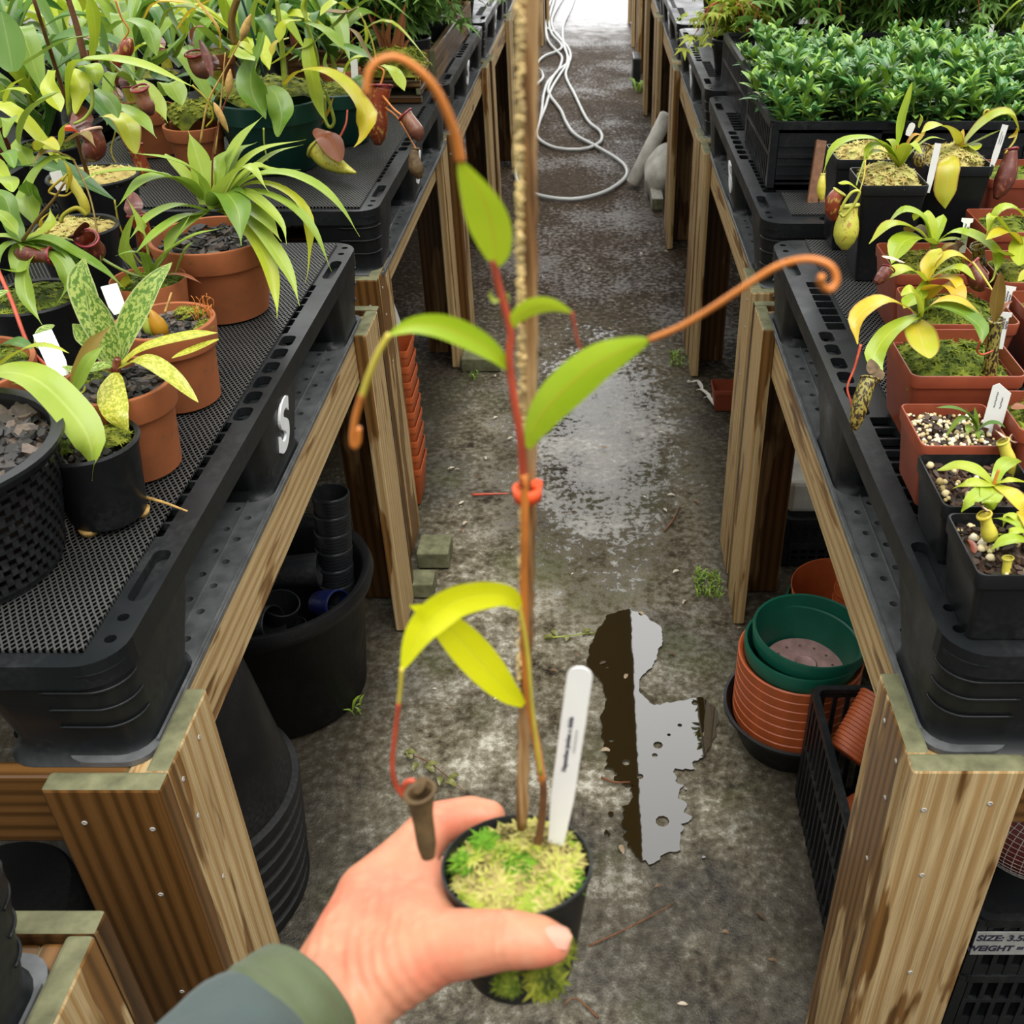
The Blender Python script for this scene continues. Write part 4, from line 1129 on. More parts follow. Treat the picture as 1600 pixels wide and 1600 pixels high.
def crate(name, label, x0, x1, y0, y1, z0, h, mat, group=None, slat=0.024, solid_near=False, cat='crate', th=0.004):
    t = thing(name, label, cat, (x0, y0, z0), group)
    m = MB()
    # floor grid
    m.box(x0 + .01, x1 - .01, y0 + .01, y1 - .01, z0, z0 + 0.004)
    m.build('base', mat, t, False)
    # rim
    m = MB()
    o1, o2 = rrect(x0 - .004, x1 + .004, y0 - .004, y1 + .004, 0.022, 5), rrect(x0 + .008, x1 - .008, y0 + .008, y1 - .008, 0.014, 5)
    m.rings([[(x, y, z0 + h - 0.016) for x, y in o1], [(x, y, z0 + h) for x, y in o1], [(x, y, z0 + h) for x, y in o2], [(x, y, z0 + h - 0.010) for x, y in o2], [(x, y, z0 + h - 0.010) for x, y in rrect(x0, x1, y0, y1, .02, 5)], [(x, y, z0 + h - 0.016) for x, y in rrect(x0, x1, y0, y1, .02, 5)], [(x, y, z0 + h - 0.016) for x, y in o1]])
    m.build('rim', mat, t, False)
    for side in range(4):
        m = MB()
        if side < 2:
            xx = x0 if side == 0 else x1 - th
            L0, L1 = y0 + .016, y1 - .016
            bx = lambda a, b, za, zb, d=0.0: m.box(xx - d, xx + th + d, a, b, za, zb)
        else:
            yy = y0 if side == 2 else y1 - th
            L0, L1 = x0 + .016, x1 - .016
            bx = lambda a, b, za, zb, d=0.0: m.box(a, b, yy - d, yy + th + d, za, zb)
        hz = h - 0.012
        bx(L0, L1, z0, z0 + 0.022); bx(L0, L1, z0 + hz * 0.52, z0 + hz * 0.52 + 0.008, 0.002); bx(L0, L1, z0 + hz - 0.012, z0 + hz)
        if solid_near and side == 2:
            c0, c1 = (L0 + L1) / 2 - 0.045, (L0 + L1) / 2 + 0.045
            bx(L0, c0, z0, z0 + hz); bx(c1, L1, z0, z0 + hz); bx(c0, c1, z0, z0 + hz * 0.72)
            for k in range(5): bx(L0, L1, z0 + 0.012 + k * 0.02, z0 + 0.016 + k * 0.02, 0.0012)
        else:
            k = L0
            while k < L1:
                bx(k, min(k + 0.008, L1), z0, z0 + hz, 0.0015); k += slat
        m.build('side_panel', mat, t, False)
    for sx in (x0, x1):
        for sy in (y0, y1):
            m = MB()
            m.obox(Matrix.Translation((sx + (0.006 if sx == x0 else -.006), sy + (0.006 if sy == y0 else -.006), z0 + h / 2)), 0.016, 0.016, h - 0.01)
            m.build('corner_post', mat, t, False)
    return t
crate('plastic_crate', 'black slatted crate holding orange ribbed pots beside the knotty post', 0.412, 0.55, 0.93, 1.385, 0.0, 0.30, MAT['black'])
G = 'orange ribbed pots in the slatted crate'
loose_pot('upper orange ribbed pot lying in the slatted crate', (0.462, 1.275, 0.232), (0.5, 0.45, 0.5), 0.047, 0.12, mat='terraplastic', group=G)
loose_pot('lower orange ribbed pot lying in the slatted crate', (0.478, 1.20, 0.165), (0.3, -0.4, 0.5), 0.045, 0.10, mat='terraplastic', group=G)
loose_pot('orange ribbed pot at the bottom of the slatted crate', (0.485, 1.20, 0.01), (0.02, 0.1, 1), 0.045, 0.14, mat='terraplastic', group=G)
loose_pot('orange ribbed pot hidden near the crate front', (0.485, 1.02, 0.01), (0.02, 0.1, 1), 0.045, 0.14, mat='terraplastic', group=G)
for k in range(2):
    crate('plastic_crate', ['lower black crate of the pair under the handwritten tape', 'upper black crate with handwritten tape, carrying the netting'][k], 0.575, 0.98, 0.905, 1.28, 0.0 + 0.145 * k, 0.145, MAT['black'], 'black crates behind the knotty post')
m = MB().box(0.575, 0.685, 0.9005, 0.9020, 0.205, 0.262)
tt = thing('tape_label', 'strip of grey tape with handwritten size and weight on the crate', 'label', (0.63, 0.904, 0.205))
m.build('tape', plain('grey_tape', (0.34, 0.34, 0.32), 0.5), tt, False)
M1 = basis((1, 0, 0), (0, 0, 1), (0, -1, 0), (0.627, 0.9002, 0.247))
lettering('SIZE: 3.5mm', 0.0195, M1, 0.0002, 0.0007, 0.1).build('lettering', MAT['ink'], tt, False)
M1 = basis((1, 0, 0), (0, 0, 1), (0, -1, 0), (0.630, 0.9002, 0.221))
lettering('WEIGHT = 250g', 0.0185, M1, 0.0002, 0.0007, 0.1).build('lettering', MAT['ink'], tt, False)
# net bag of red netting
t = thing('net_bag', 'wad of red and white mesh netting on the black crate', 'netting', (0.70, 1.02, 0.29))
rs = lambda k_: [[(0.70 + math.cos(a) * 0.115 * k_ * math.sin(math.pi * (0.02 + 0.96 * f)) ** 0.7, 1.02 + math.sin(a) * 0.09 * k_ * math.sin(math.pi * (0.02 + 0.96 * f)) ** 0.7, 0.292 + 0.13 * (1 - math.cos(math.pi * f)) / 2 * k_) for a in [2 * math.pi * q / 52 for q in range(52)]] for f in [i / 24 for i in range(25)]]
MB().rings(rs(0.93), True, True).build('filling', plain('red_netting', (0.13, 0.016, 0.010), 0.6), t)
net = MB().rings(rs(1.0), False, False).build('net', plain('white_net', (0.45, 0.42, 0.4), 0.5), t)
wm = net.modifiers.new('net', 'WIREFRAME'); wm.thickness = 0.0011
# dark trays further along, white box, far red pot
for k in (0, 3):
    crate('plastic_crate', ['lowest black tray stacked in the shade behind the green pots', 'second black tray of the shaded stack behind the green pots', 'third black tray of the shaded stack behind the green pots', 'top black tray of the shaded stack, carrying the white box'][k], 0.50, 0.95, 2.16, 2.55, 0.025 * k, 0.075, MAT['black'], 'black trays stacked in the shade')
o = MB().box(0.505, 0.62, 2.18, 2.36, 0.156, 0.25).build('box', MAT['bag'], None, False); tag(bevel(o, 0.012), 'white box on the black trays under the second bench', 'box')
t = thing('square_pot', 'square red-brown pot on the floor beside a far post', 'plant pot', (0.44, 3.06, 0))
square_pot(t, 0.40, 3.02, 0.09, 0.08, 0.0, MAT['red'], 'body')
FK = 0.948        # everything stored on the floor so far: a little smaller and closer in
for o in set(bpy.data.objects) - BEFORE:
    if o.parent is None:
        o.location = Vector(o.location) * FK; o.scale = (FK, FK, FK)
m = MB()
for k in range(3):
    p = at_z(1075 + k * 12, 598 + k * 12, 0.006)
    m.leaf([p, p + Vector((0.015, -0.012, 0.010)), p + Vector((0.034, -0.03 * k, 0.004)), p + Vector((0.045, -0.06, 0.003))], 0.014, 'tongue')
tag(m.build('paper_scrap', MAT['bag']), 'torn white paper scrap beside the post by the red pot', 'scrap')

# silver hose coiled down the aisle
h = MB()
runs = [
    [(905, -25), (893, 10), (880, 40), (881, 70), (889, 95), (884, 118), (898, 148), (918, 188), (938, 206), (938, 222), (912, 233), (872, 232), (846, 221), (838, 208), (845, 185), (852, 168), (861, 140), (874, 118), (886, 98), (884, 78), (872, 55), (851, 40), (850, 22), (862, -12)],
    [(868, -20), (858, 10), (853, 35), (856, 62), (868, 78), (878, 90), (872, 110), (856, 128), (849, 150), (846, 175), (838, 205), (820, 238), (808, 262), (808, 282), (825, 299), (860, 309), (900, 311), (945, 300), (976, 279), (978, 262), (962, 247), (930, 228), (898, 210), (884, 190), (876, 172), (860, 150), (857, 136), (870, 112), (890, 95), (888, 75), (870, 55), (862, 38), (866, 20), (884, -10)],
    [(836, 102), (850, 88), (878, 74), (862, 52), (858, 30), (866, 0), (876, -25)],
    [(838, 132), (848, 122), (846, 112), (838, 106)],
]
for q, r_ in enumerate(runs):
    pts = [at_z(a, b, 0.009 + 0.003 * q + 0.002 * (k % 2)) for k, (a, b) in enumerate(r_)]
    h.tube(pts, 0.0105, 8, seg=9 * len(pts))
tag(h.build('garden_hose', MAT['hose']), 'silver grey hose lying in long loops down the aisle', 'hose')

# litter on the floor
rng = random.Random(3)
m = MB()
for k in range(420):
    x = rng.uniform(-0.42, 0.34); y = rng.uniform(0.75, 7.0)
    if abs(x) > 0.3 or rng.random() < 0.55:
        s = rng.uniform(0.003, 0.011)
        M = Matrix.Translation((x, y, 0.003)) @ Matrix.Rotation(rng.uniform(0, 6.3), 4, 'Z') @ Matrix.Rotation(rng.uniform(-0.4, 0.4), 4, 'X')
        m.leaf([M @ Vector((-s, 0, 0)), M @ Vector((0, 0, s * 0.3)), M @ Vector((s, s * .3, 0))], s * rng.uniform(0.5, 1.1), 'oval', nu=4, nv=2)
tag(m.build('floor_litter', MAT['debris']), 'scattered leaf crumbs and grit on the concrete', 'litter', kind='stuff')
def twig(label, pts, r=0.0022, mat='stemb', leaves=0):
    P = [at_z(a, b, 0.004 + (c if c else 0)) for a, b, c in pts]
    t = thing('twig', label, 'twig', P[0])
    MB().tube(P, [r, r * 0.8, r * 0.5], 6, seg=14).build('stick', MAT[mat], t)
    for k in range(leaves):
        q = P[0].lerp(P[-1], k / leaves)
        a = k * 2.2
        MB().leaf([q, q + Vector((math.cos(a) * 0.012, math.sin(a) * 0.012, 0.008)), q + Vector((math.cos(a) * 0.024, math.sin(a) * 0.024, 0.002))], 0.013, 'oval', nu=6).build('leaf', MAT['moss_leaf'], t)
MAT['moss_leaf'] = leafmat('leaf_olive', (0.16, 0.17, 0.04), (0.24, 0.24, 0.07), (0.3, 0.3, 0.1))
twig('thin brown twig on the concrete beside the held pot', [(920, 1478, 0), (985, 1448, .004), (1052, 1412, 0)])
twig('fine dark twig under the wrist side of the puddle', [(935, 1590, 0), (900, 1560, .003), (880, 1570, 0)])
twig('reddish stick lying across the aisle behind the stem', [(738, 773, 0), (765, 772, 0.003), (795, 771, 0)], 0.004, 'stemr')
twig('leafy olive sprig lying on the concrete left of the stake', [(632, 1178, .01), (668, 1190, .008), (725, 1235, 0)], 0.0016, 'stemb', 8)
twig('green sprig on the concrete beside the puddle', [(850, 997, 0), (885, 994, .006), (930, 988, 0)], 0.002, 'stemg', 4)
twig('dark twig near the post with moss', [(1038, 830, 0), (1052, 812, .005), (1062, 790, 0)], 0.003)
twig('thin stick at the puddle foot', [(940, 1215, 0), (960, 1222, .004), (985, 1222, 0)], 0.003)
def weeds(label, px, py, n, hgt, spread, seed, mat='mid'):
    p0 = at_z(px, py, 0)
    rng = random.Random(seed)
    m = MB()
    for k in range(n):
        a = rng.uniform(0, 6.3); q = p0 + Vector((rng.uniform(-1, 1) * spread, rng.uniform(-1, 1) * spread * 1.6, 0))
        hh = hgt * rng.uniform(0.4, 1)
        m.leaf([q, q + Vector((math.cos(a) * hh * .3, math.sin(a) * hh * .3, hh * .7)), q + Vector((math.cos(a) * hh * .8, math.sin(a) * hh * .8, hh * .8))], hh * 0.22, 'lance', nu=5, nv=2)
    tag(m.build('weed', MAT[mat]), label, 'weed')
weeds('tuft of bright moss at the foot of the post near the puddle', 1106, 915, 170, 0.022, 0.032, 5)
weeds('small weed beside the far timber pad', 738, 592, 14, 0.03, 0.02, 6)
weeds('tiny weed by the upturned pots at the wet edge', 560, 1108, 8, 0.04, 0.014, 7)
weeds('weed growing by the far posts across from the hose', 1002, 142, 30, 0.10, 0.05, 8)
weeds('moss tuft at the post beside the far red pot', 1068, 560, 90, 0.03, 0.05, 9)
# ---------------------------------------------------------------- plants: helpers
def P3(pts, y0, y1=None):
    """picture points (px, py) at distances running from y0 to y1 down the aisle"""
    y1 = y0 if y1 is None else y1
    n = max(len(pts) - 1, 1)
    return [at_y(p[0], p[1], p[2] if len(p) > 2 else y0 + (y1 - y0) * k / n) for k, p in enumerate(pts)]
def wpx(px, p): return px * depth(p) / FOC
LN = [0]
def lf(parent, mat, pts, y0, y1=None, w=24, prof='strap', fold=0.25, side=None, name='leaf', twist=0.0, wave=0.0, nu=16):
    P = P3(pts, y0, y1)
    LN[0] += 1
    return MB().leaf(P, wpx(w, P[len(P) // 2]), prof, side, fold, nu, 4, twist, wave, seed=LN[0]).build(name, MAT[mat] if isinstance(mat, str) else mat, parent)
def td(parent, mat, pts, y0, y1=None, r=1.5, name='tendril', taper=0.7):
    P = P3(pts, y0, y1)
    rr = wpx(r, P[len(P) // 2])
    return MB().tube(P, [rr, rr * taper], 6).build(name, MAT[mat], parent)
def pt(parent, pts, y0, y1=None, w=30, mat='pitr', lip='lip', lid='pitd', haslid=True, prof=None):
    P = P3(pts, y0, y1)
    return pitcher(parent, P, wpx(w, P[0]) / 2, MAT[mat], MAT[lip], MAT[lid], lid=haslid, prof=prof)
FACE = Vector((1, 0, 0))

ZM = ZD + 0.0055
# ---- 1 slotted basket at the edge of the picture
BXX, BYY = -0.672, 0.868
t = thing('slotted_basket_pot', 'black slotted basket pot full of bark at the front of the lily pallet', 'basket pot', (BXX, BYY, ZM))
m = MB()
rt, rb, hh = 0.124, 0.092, 0.148
m.vessel([(0, 0), (rb, 0), (rb + .001, 0.012), (rb - .003, 0.012), (rb - .004, 0.004), (0, 0.004)], n=60, M=Matrix.Translation((BXX, BYY, ZM)))
m.vessel([(rt - .004, hh - .016), (rt + .002, hh - .014), (rt + .0085, hh - .004), (rt + .008, hh), (rt - .004, hh), (rt - .006, hh - .006)], n=60, M=Matrix.Translation((BXX, BYY, ZM)))
nrow = 12
for k in range(nrow + 1):
    z = 0.010 + (hh - 0.022) * k / nrow
    r0 = rb + (rt - rb) * z / hh
    m.rings([[(BXX + math.cos(a) * (r0 + d), BYY + math.sin(a) * (r0 + d), ZM + z + e) for a in [2 * math.pi * q / 60 for q in range(60)]] for d, e in ((0, -.0016), (0.002, -.0016), (0.0022, .0016), (0, .0016), (0, -.0016))])
    if k < nrow:
        z1 = 0.010 + (hh - 0.022) * (k + 1) / nrow
        for q in range(44):
            a = 2 * math.pi * (q + 0.5 * (k % 2)) / 44
            M = Matrix.Translation((BXX, BYY, ZM + (z + z1) / 2)) @ Matrix.Rotation(a, 4, 'Z') @ Matrix.Translation((r0 + 0.002, 0, 0))
            m.obox(M, 0.003, 0.0065, z1 - z)
m.build('basket', MAT['black'], t, False)
MB().vessel([(0, 0.006), (rb - .006, 0.006), (rt - .012, hh - .02), (0, hh - .02)], n=40, M=Matrix.Translation((BXX, BYY, ZM))).build('root_ball', MAT['soil'], t)
chips(t, BXX, BYY, ZM + hh - 0.014, rt - 0.006, n=380, size=0.019, seed=4)

# ---- 2 black pot with mossy bark
t = thing('potted_seedling', 'small glossy black pot of mossy bark under the big drooping strap leaf', 'potted plant', (-0.558, 0.962, ZM + .006))
round_pot(t, -0.558, 0.962, ZM + .006, 0.056, 0.042, 0.098, MAT['black'], 'rolled')
for a in (0.2, 2.3, 4.4):
    MB().vessel([(0, 0), (0.008, 0), (0.011, 0.008), (0, 0.008)], n=12, M=Matrix.Translation((-0.558 + math.cos(a) * 0.034, 0.962 + math.sin(a) * 0.034, ZM - 0.001))).build('foot', MAT['pod'], t)
chips(t, -0.558, 0.962, ZM + 0.092, 0.046, n=60, size=0.013, seed=5)
moss(t, -0.545, 0.975, ZM + 0.092, 0.028, h=0.012, n=110, size=0.005, seed=6)
moss(t, -0.585, 0.958, ZM + 0.090, 0.02, h=0.008, n=70, size=0.005, mat='mossdark', seed=7)
td(t, 'pod', [(222, 776), (255, 785), (293, 799)], 0.99, 0.965, 3.2, 'dry_leaf', 0.5)

# ---- 3 pots at the picture edge with the strap leaf orchid
t = thing('strap_leaf_orchid', 'terracotta pot of bark whose broad glossy strap leaf droops over its neighbour', 'potted plant', (-0.77, 1.10, ZM))
round_pot(t, -0.77, 1.10, ZM, 0.092, 0.066, 0.125, MAT['terra'], 'terra')
chips(t, -0.77, 1.10, ZM + 0.108, 0.082, n=130, size=0.014, seed=8)
moss(t, -0.735, 1.15, ZM + 0.108, 0.03, h=0.01, n=80, size=0.005, mat='mossdark', seed=9)
lf(t, 'lily', [(-60, 640, 1.0), (-20, 588, 0.985), (45, 588, .965), (100, 632, .945), (140, 690, .925), (144, 752, .915)], 1, 1, 62, 'tongue', 0.22, nu=26)
lf(t, 'limey', [(-60, 620, 1.03), (-5, 575, 1.02), (40, 545, 1.0), (78, 541, .99), (108, 552, .985)], 1, 1, 28, 'lance', 0.25)
lf(t, 'lilyy', [(18, 600), (38, 599), (60, 601)], 0.98, 0.96, 9, 'lance')
lf(t, 'mott', [(60, 545), (70, 520), (85, 508)], 1.12, 1.14, 34, 'oval')
lf(t, 'deep', [(0, 540), (22, 535), (50, 545)], 1.12, 1.10, 30, 'oval')
lf(t, 'mott', [(-40, 500), (-10, 470), (14, 455)], 1.16, 1.18, 46, 'oval')
td(t, 'stemr', [(-4, 420), (18, 470), (45, 540), (78, 578)], 1.30, 1.12, 3.4, 'flower_stalk', 0.9)
marker(at_y(98, 588, 1.06), at_y(66, 519, 1.09), 0.021, 'blank white tag standing in bark beside the red stalk', rounded=False)

# ---- 4 mottled slipper orchid in its terracotta pot
t = thing('mottled_orchid', 'slipper orchid with mottled and yellowing leaves in the nearest clear terracotta pot', 'potted plant', (-0.565, 1.075, ZM))
round_pot(t, -0.565, 1.075, ZM, 0.0665, 0.049, 0.120, MAT['terra'], 'terra')
chips(t, -0.565, 1.075, ZM + 0.108, 0.057, n=110, size=0.012, seed=10)
moss(t, -0.605, 1.10, ZM + 0.105, 0.022, h=0.01, n=60, size=0.005, mat='mossdark', seed=11)
lf(t, 'mott', [(180, 574), (152, 510), (128, 445), (132, 402)], 1.085, 1.12, 46, 'tongue', 0.18, FACE)
lf(t, 'mott', [(181, 574), (168, 520), (150, 475), (134, 448)], 1.075, 1.08, 40, 'lance', 0.2, FACE)
lf(t, 'mott', [(184, 573), (200, 515), (235, 450), (269, 410)], 1.085, 1.14, 40, 'lance', 0.3, FACE)
lf(t, 'motty', [(188, 572), (220, 548), (270, 533), (340, 520)], 1.07, 1.10, 38, 'tongue', 0.25)
lf(t, 'motty', [(342, 530), (300, 548), (268, 560)], 1.095, 1.06, 22, 'lance', 0.2)
lf(t, 'motty', [(186, 576), (222, 564), (265, 588), (310, 629)], 1.06, 1.0, 36, 'lance', 0.3)
lf(t, 'motty', [(179, 582, 1.05), (172, 612, 1.02), (183, 650, .99), (198, 674, .985)], 1, 1, 46, 'oval', 0.25, FACE)
lf(t, 'mott', [(176, 572), (150, 576), (122, 582), (97, 573)], 1.07, 1.06, 36, 'oval', 0.2)
lf(t, 'mott', [(172, 568), (145, 535), (113, 506)], 1.09, 1.10, 32, 'tongue', 0.2, FACE)
lf(t, 'brown', [(116, 612), (126, 575), (145, 538), (176, 507)], 1.0, 1.03, 22, 'strap', 0.25, FACE)
lf(t, 'mid', [(118, 608), (135, 570), (150, 552), (166, 538)], 1.0, 1.02, 20, 'strap', 0.25, FACE)
lf(t, 'lilyy', [(124, 615), (132, 612), (133, 602)], 1.0, 1.0, 12, 'oval')
MB().tube(P3([(182, 588), (182, 570), (184, 560)], 1.07), [0.006, 0.004], 8).build('crown_base', MAT['pitd'], t)
marker(at_y(187, 490, 1.15), at_y(170, 445, 1.16), 0.019, 'blank white tag standing between the mottled orchid and the bulb pot', rounded=False)

# ---- 5 pot with bulbs
t = thing('bulb_pot', 'terracotta pot of bark with two swollen orchid bulbs beside the mottled orchid', 'potted plant', (-0.572, 1.255, ZM))
round_pot(t, -0.572, 1.255, ZM, 0.066, 0.05, 0.118, MAT['terra'], 'terra')
chips(t, -0.572, 1.255, ZM + 0.106, 0.056, n=110, size=0.011, seed=12)
moss(t, -0.552, 1.295, ZM + 0.106, 0.022, 0.014, h=0.01, n=90, size=0.005, seed=13)
moss(t, -0.52, 1.25, ZM + 0.106, 0.012, 0.022, h=0.008, n=70, size=0.004, seed=14)
for (px, py, rr, hh_, mt) in ((245, 487, 0.0115, 0.038, 'orange'), (235, 510, 0.008, 0.032, 'stemg')):
    p = at_y(px, py, 1.235)
    MB().vessel([(0, -0.004), (rr * .7, -0.002), (rr, hh_ * .3), (rr * .85, hh_ * .55), (rr * .35, hh_ * .85), (0, hh_)], n=18, M=Matrix.Translation((p.x, p.y, ZM + 0.104)) @ Matrix.Rotation(-0.2, 4, 'Y')).build('bulb', MAT[mt], t)
td(t, 'pod', [(258, 488), (264, 470), (268, 457)], 1.24, 1.25, 2.2, 'old_stem')
m = MB()
rng = random.Random(2)
for k in range(26):
    p = at_y(rng.uniform(305, 335), rng.uniform(480, 505), 1.27)
    m.tube([p, p + Vector((rng.uniform(-.004, .004), 0, 0.012)), p + Vector((rng.uniform(-.008, .008), 0, rng.uniform(0.014, .022)))], 0.0005, 4, seg=4)
o = m.build('moss_sporestalks', MAT['stemo'], t); o['kind'] = 'stuff'

# ---- 6 small mossy terracotta pot with green strap plant
t = thing('strap_leaf_seedling', 'smaller strap leaf plant in the mossy terracotta pot before the big lily', 'potted plant', (-0.665, 1.44, ZM))
round_pot(t, -0.665, 1.44, ZM, 0.055, 0.042, 0.105, MAT['terra'], 'plain')
moss(t, -0.665, 1.44, ZM + 0.092, 0.05, h=0.008, n=120, size=0.005, mat='mossdark', seed=15)
c0 = (236, 436)
for pts, y1, w_, mt in [([c0, (233, 390), (222, 350), (197, 308)], 1.44, 20, 'lily'), ([c0, (215, 428), (196, 395), (205, 345), (214, 330)], 1.38, 20, 'lily'), ([c0, (255, 400), (300, 370), (349, 356)], 1.42, 20, 'lily'),
                       ([c0, (262, 398), (285, 360), (300, 330)], 1.46, 18, 'lily'), ([c0, (205, 430), (165, 410), (110, 375), (78, 372)], 1.36, 20, 'mid'), ([c0, (225, 400), (200, 395), (180, 400)], 1.36, 16, 'mid'),
                       ([(275, 425), (290, 392), (305, 375)], 1.44, 18, 'mid'), ([(255, 430), (285, 430), (316, 443)], 1.38, 10, 'bronze'), ([(200, 465), (196, 445), (200, 425)], 1.40, 16, 'lilyy')]:
    lf(t, mt, pts, 1.43, y1, w_, 'strap', 0.3)

# ---- 7 the big lily
t = thing('strap_leaf_lily', 'large fountain of pale green strap leaves in the biggest terracotta pot', 'potted plant', (-0.607, 1.57, ZM))
round_pot(t, -0.607, 1.57, ZM, 0.096, 0.068, 0.128, MAT['terra'], 'terra')
chips(t, -0.607, 1.57, ZM + 0.112, 0.085, n=140, size=0.014, seed=16)
c1 = (330, 328)
LY_ = [([c1, (310, 275), (268, 250), (199, 238)], 1.52, 15, 'lily'), ([(315, 312), (280, 285), (230, 268), (160, 270), (120, 286)], 1.42, 16, 'lily'),
       ([(322, 320), (318, 280), (305, 235), (294, 204)], 1.60, 27, 'lily'), ([(330, 320), (350, 270), (380, 215), (411, 181)], 1.66, 24, 'lily'),
       ([(335, 325), (350, 285), (370, 240), (402, 222)], 1.66, 26, 'lily'), ([(338, 325), (370, 268), (410, 235), (478, 218)], 1.66, 18, 'lily'), ([(342, 325), (385, 275), (430, 240), (474, 226)], 1.68, 14, 'lily'),
       ([(345, 325), (385, 283), (440, 272), (495, 292), (535, 328), (562, 370)], 1.52, 24, 'lily'), ([(345, 325), (385, 290), (430, 292), (470, 320), (485, 365), (482, 420), (477, 442)], 1.50, 16, 'lilyy'),
       ([(345, 328), (390, 300), (450, 320), (490, 360), (518, 424)], 1.48, 16, 'lily'), ([(342, 330), (380, 325), (415, 345), (440, 378)], 1.48, 26, 'lily'),
       ([(340, 330), (365, 338), (395, 370), (422, 420), (432, 470), (433, 497)], 1.42, 20, 'lilyy'), ([(343, 330), (385, 340), (425, 385), (455, 435), (468, 478)], 1.42, 20, 'lily'),
       ([(335, 322), (352, 302), (372, 330), (377, 384)], 1.46, 36, 'mid'), ([(325, 330), (280, 322), (235, 340), (200, 376)], 1.42, 20, 'lily'), ([(325, 335), (285, 340), (245, 365), (205, 402)], 1.38, 18, 'lily'),
       ([(312, 308), (275, 280), (225, 285), (180, 326)], 1.45, 30, 'lily'), ([(318, 310), (290, 275), (262, 245), (258, 240)], 1.6, 18, 'lily'), ([(345, 320), (365, 290), (400, 262), (425, 268), (470, 265)], 1.60, 24, 'lily'),
       ([(335, 320), (350, 290), (388, 262), (420, 300)], 1.5, 24, 'lily'), ([(325, 330), (300, 345), (270, 372), (255, 405)], 1.42, 20, 'mid'), ([(340, 325), (375, 300), (405, 315), (440, 350), (448, 382)], 1.46, 18, 'lily'),
       ([(330, 318), (340, 280), (345, 250), (366, 228)], 1.62, 22, 'mid')]
for pts, y1, w_, mt in LY_: lf(t, mt, pts, 1.565, y1, w_ * 1.25, 'strap', 0.32, nu=20)
td(t, 'pitd', [(331, 318), (333, 240), (345, 180), (358, 145)], 1.57, 1.58, 1.7, 'flower_stalk')
td(t, 'pod', [(313, 222), (325, 160), (352, 108), (376, 62)], 1.60, 1.60, 1.7, 'flower_stalk')
td(t, 'pod', [(336, 240), (345, 160), (352, 82)], 1.60, 1.60, 1.5, 'flower_stalk')
def pod(parent, a, b, y, w_):
    P = P3([a, ((a[0] + b[0]) / 2, (a[1] + b[1]) / 2), b], y)
    r = wpx(w_, P[1]) / 2
    MB().tube(P, [r * 0.2, r, r * 1.0, r * 0.75, r * 0.15], 8, seg=14).build('seed_pod', MAT['pod'], parent)
pod(t, (376, 64), (392, 22), 1.60, 13); pod(t, (356, 150), (360, 108), 1.58, 12); pod(t, (334, 160), (357, 207), 1.56, 12)

# ---- 8 black pot, pale moss and yellow pitcher
def nepen(name, label, x, y, z, rt, h, potmat='black', style='rolled', mossm='sphagpale', cat='potted plant', mh=0.015, group=None, n=170):
    t = thing(name, label, cat, (x, y, z), group)
    round_pot(t, x, y, z, rt, rt * 0.74, h, MAT[potmat], style)
    moss(t, x, y, z + h - 0.014, rt - 0.007, h=mh, n=n, size=0.007, mat=mossm, seed=int(abs(x * 1000)) % 97)
    return t
t = nepen('pitcher_plant', 'black pot of pale moss with a curved yellow pitcher behind the mottled orchid', -0.845, 1.62, ZM, 0.068, 0.125)
pt(t, [(137, 335), (128, 310), (115, 290), (104, 276)], 1.55, 1.56, 17, 'pity', 'lipy', 'limey', False, [0.5, 0.85, 0.9, 0.85, 0.9, 1.0, 1.1])
lf(t, 'limey', [(105, 300), (112, 280), (108, 262), (96, 248)], 1.55, 1.55, 16, 'strap')
td(t, 'limey', [(135, 336), (120, 325), (100, 335), (95, 348)], 1.53, 1.52, 4)
td(t, 'limey', [(104, 274), (90, 285), (77, 300), (100, 306), (112, 300)], 1.56, 1.56, 2.2)
for pts, mt, w_ in [([(92, 335), (78, 360), (72, 372)], 'limey', 12), ([(70, 365), (62, 345), (82, 328)], 'limey', 14)]: lf(t, mt, pts, 1.5, 1.5, w_)
marker(at_y(97, 298, 1.62), at_y(86, 268, 1.62), 0.017, 'white tag in shadow behind the curved yellow pitcher', rounded=False)

# ---- 9 rosette at the picture edge
t = nepen('pitcher_plant', 'leafy rosette with a long brown stalk and dark red pitcher at the far left', -0.80, 1.36, ZM, 0.07, 0.11, 'black', 'rolled', 'mossdark')
c2 = (33, 378)
for pts, y1, w_, mt in [([c2, (75, 374), (120, 397), (165, 425), (196, 452)], 1.34, 26, 'mid'), ([c2, (75, 390), (100, 415), (108, 445), (86, 479)], 1.30, 30, 'mid'), ([c2, (46, 392), (38, 430), (44, 470), (66, 508)], 1.28, 26, 'lily'),
                       ([c2, (10, 370), (-30, 372)], 1.34, 18, 'lily'), ([c2, (10, 385), (-5, 410), (-8, 440)], 1.30, 20, 'mid'), ([c2, (85, 385), (115, 410), (125, 440)], 1.34, 26, 'deep'), ([c2, (20, 350), (8, 310), (-20, 290)], 1.4, 28, 'mid'),
                       ([c2, (28, 400), (30, 425), (0, 420)], 1.3, 26, 'lily'), ([c2, (65, 365), (80, 350), (78, 325)], 1.4, 22, 'lime')]:
    lf(t, mt, pts, 1.35, y1, w_, 'strap', 0.3)
td(t, 'brown', [(35, 376), (62, 338), (85, 310), (101, 285)], 1.35, 1.36, 3.0, 'flower_stalk', 0.6)
pt(t, [(22, 395), (45, 398), (80, 400)], 1.34, 1.33, 26, 'pitd', 'lip', 'pitd', False)
pt(t, [(155, 405), (145, 385), (135, 372)], 1.40, 1.38, 32, 'pitd', 'lip', 'pitd')

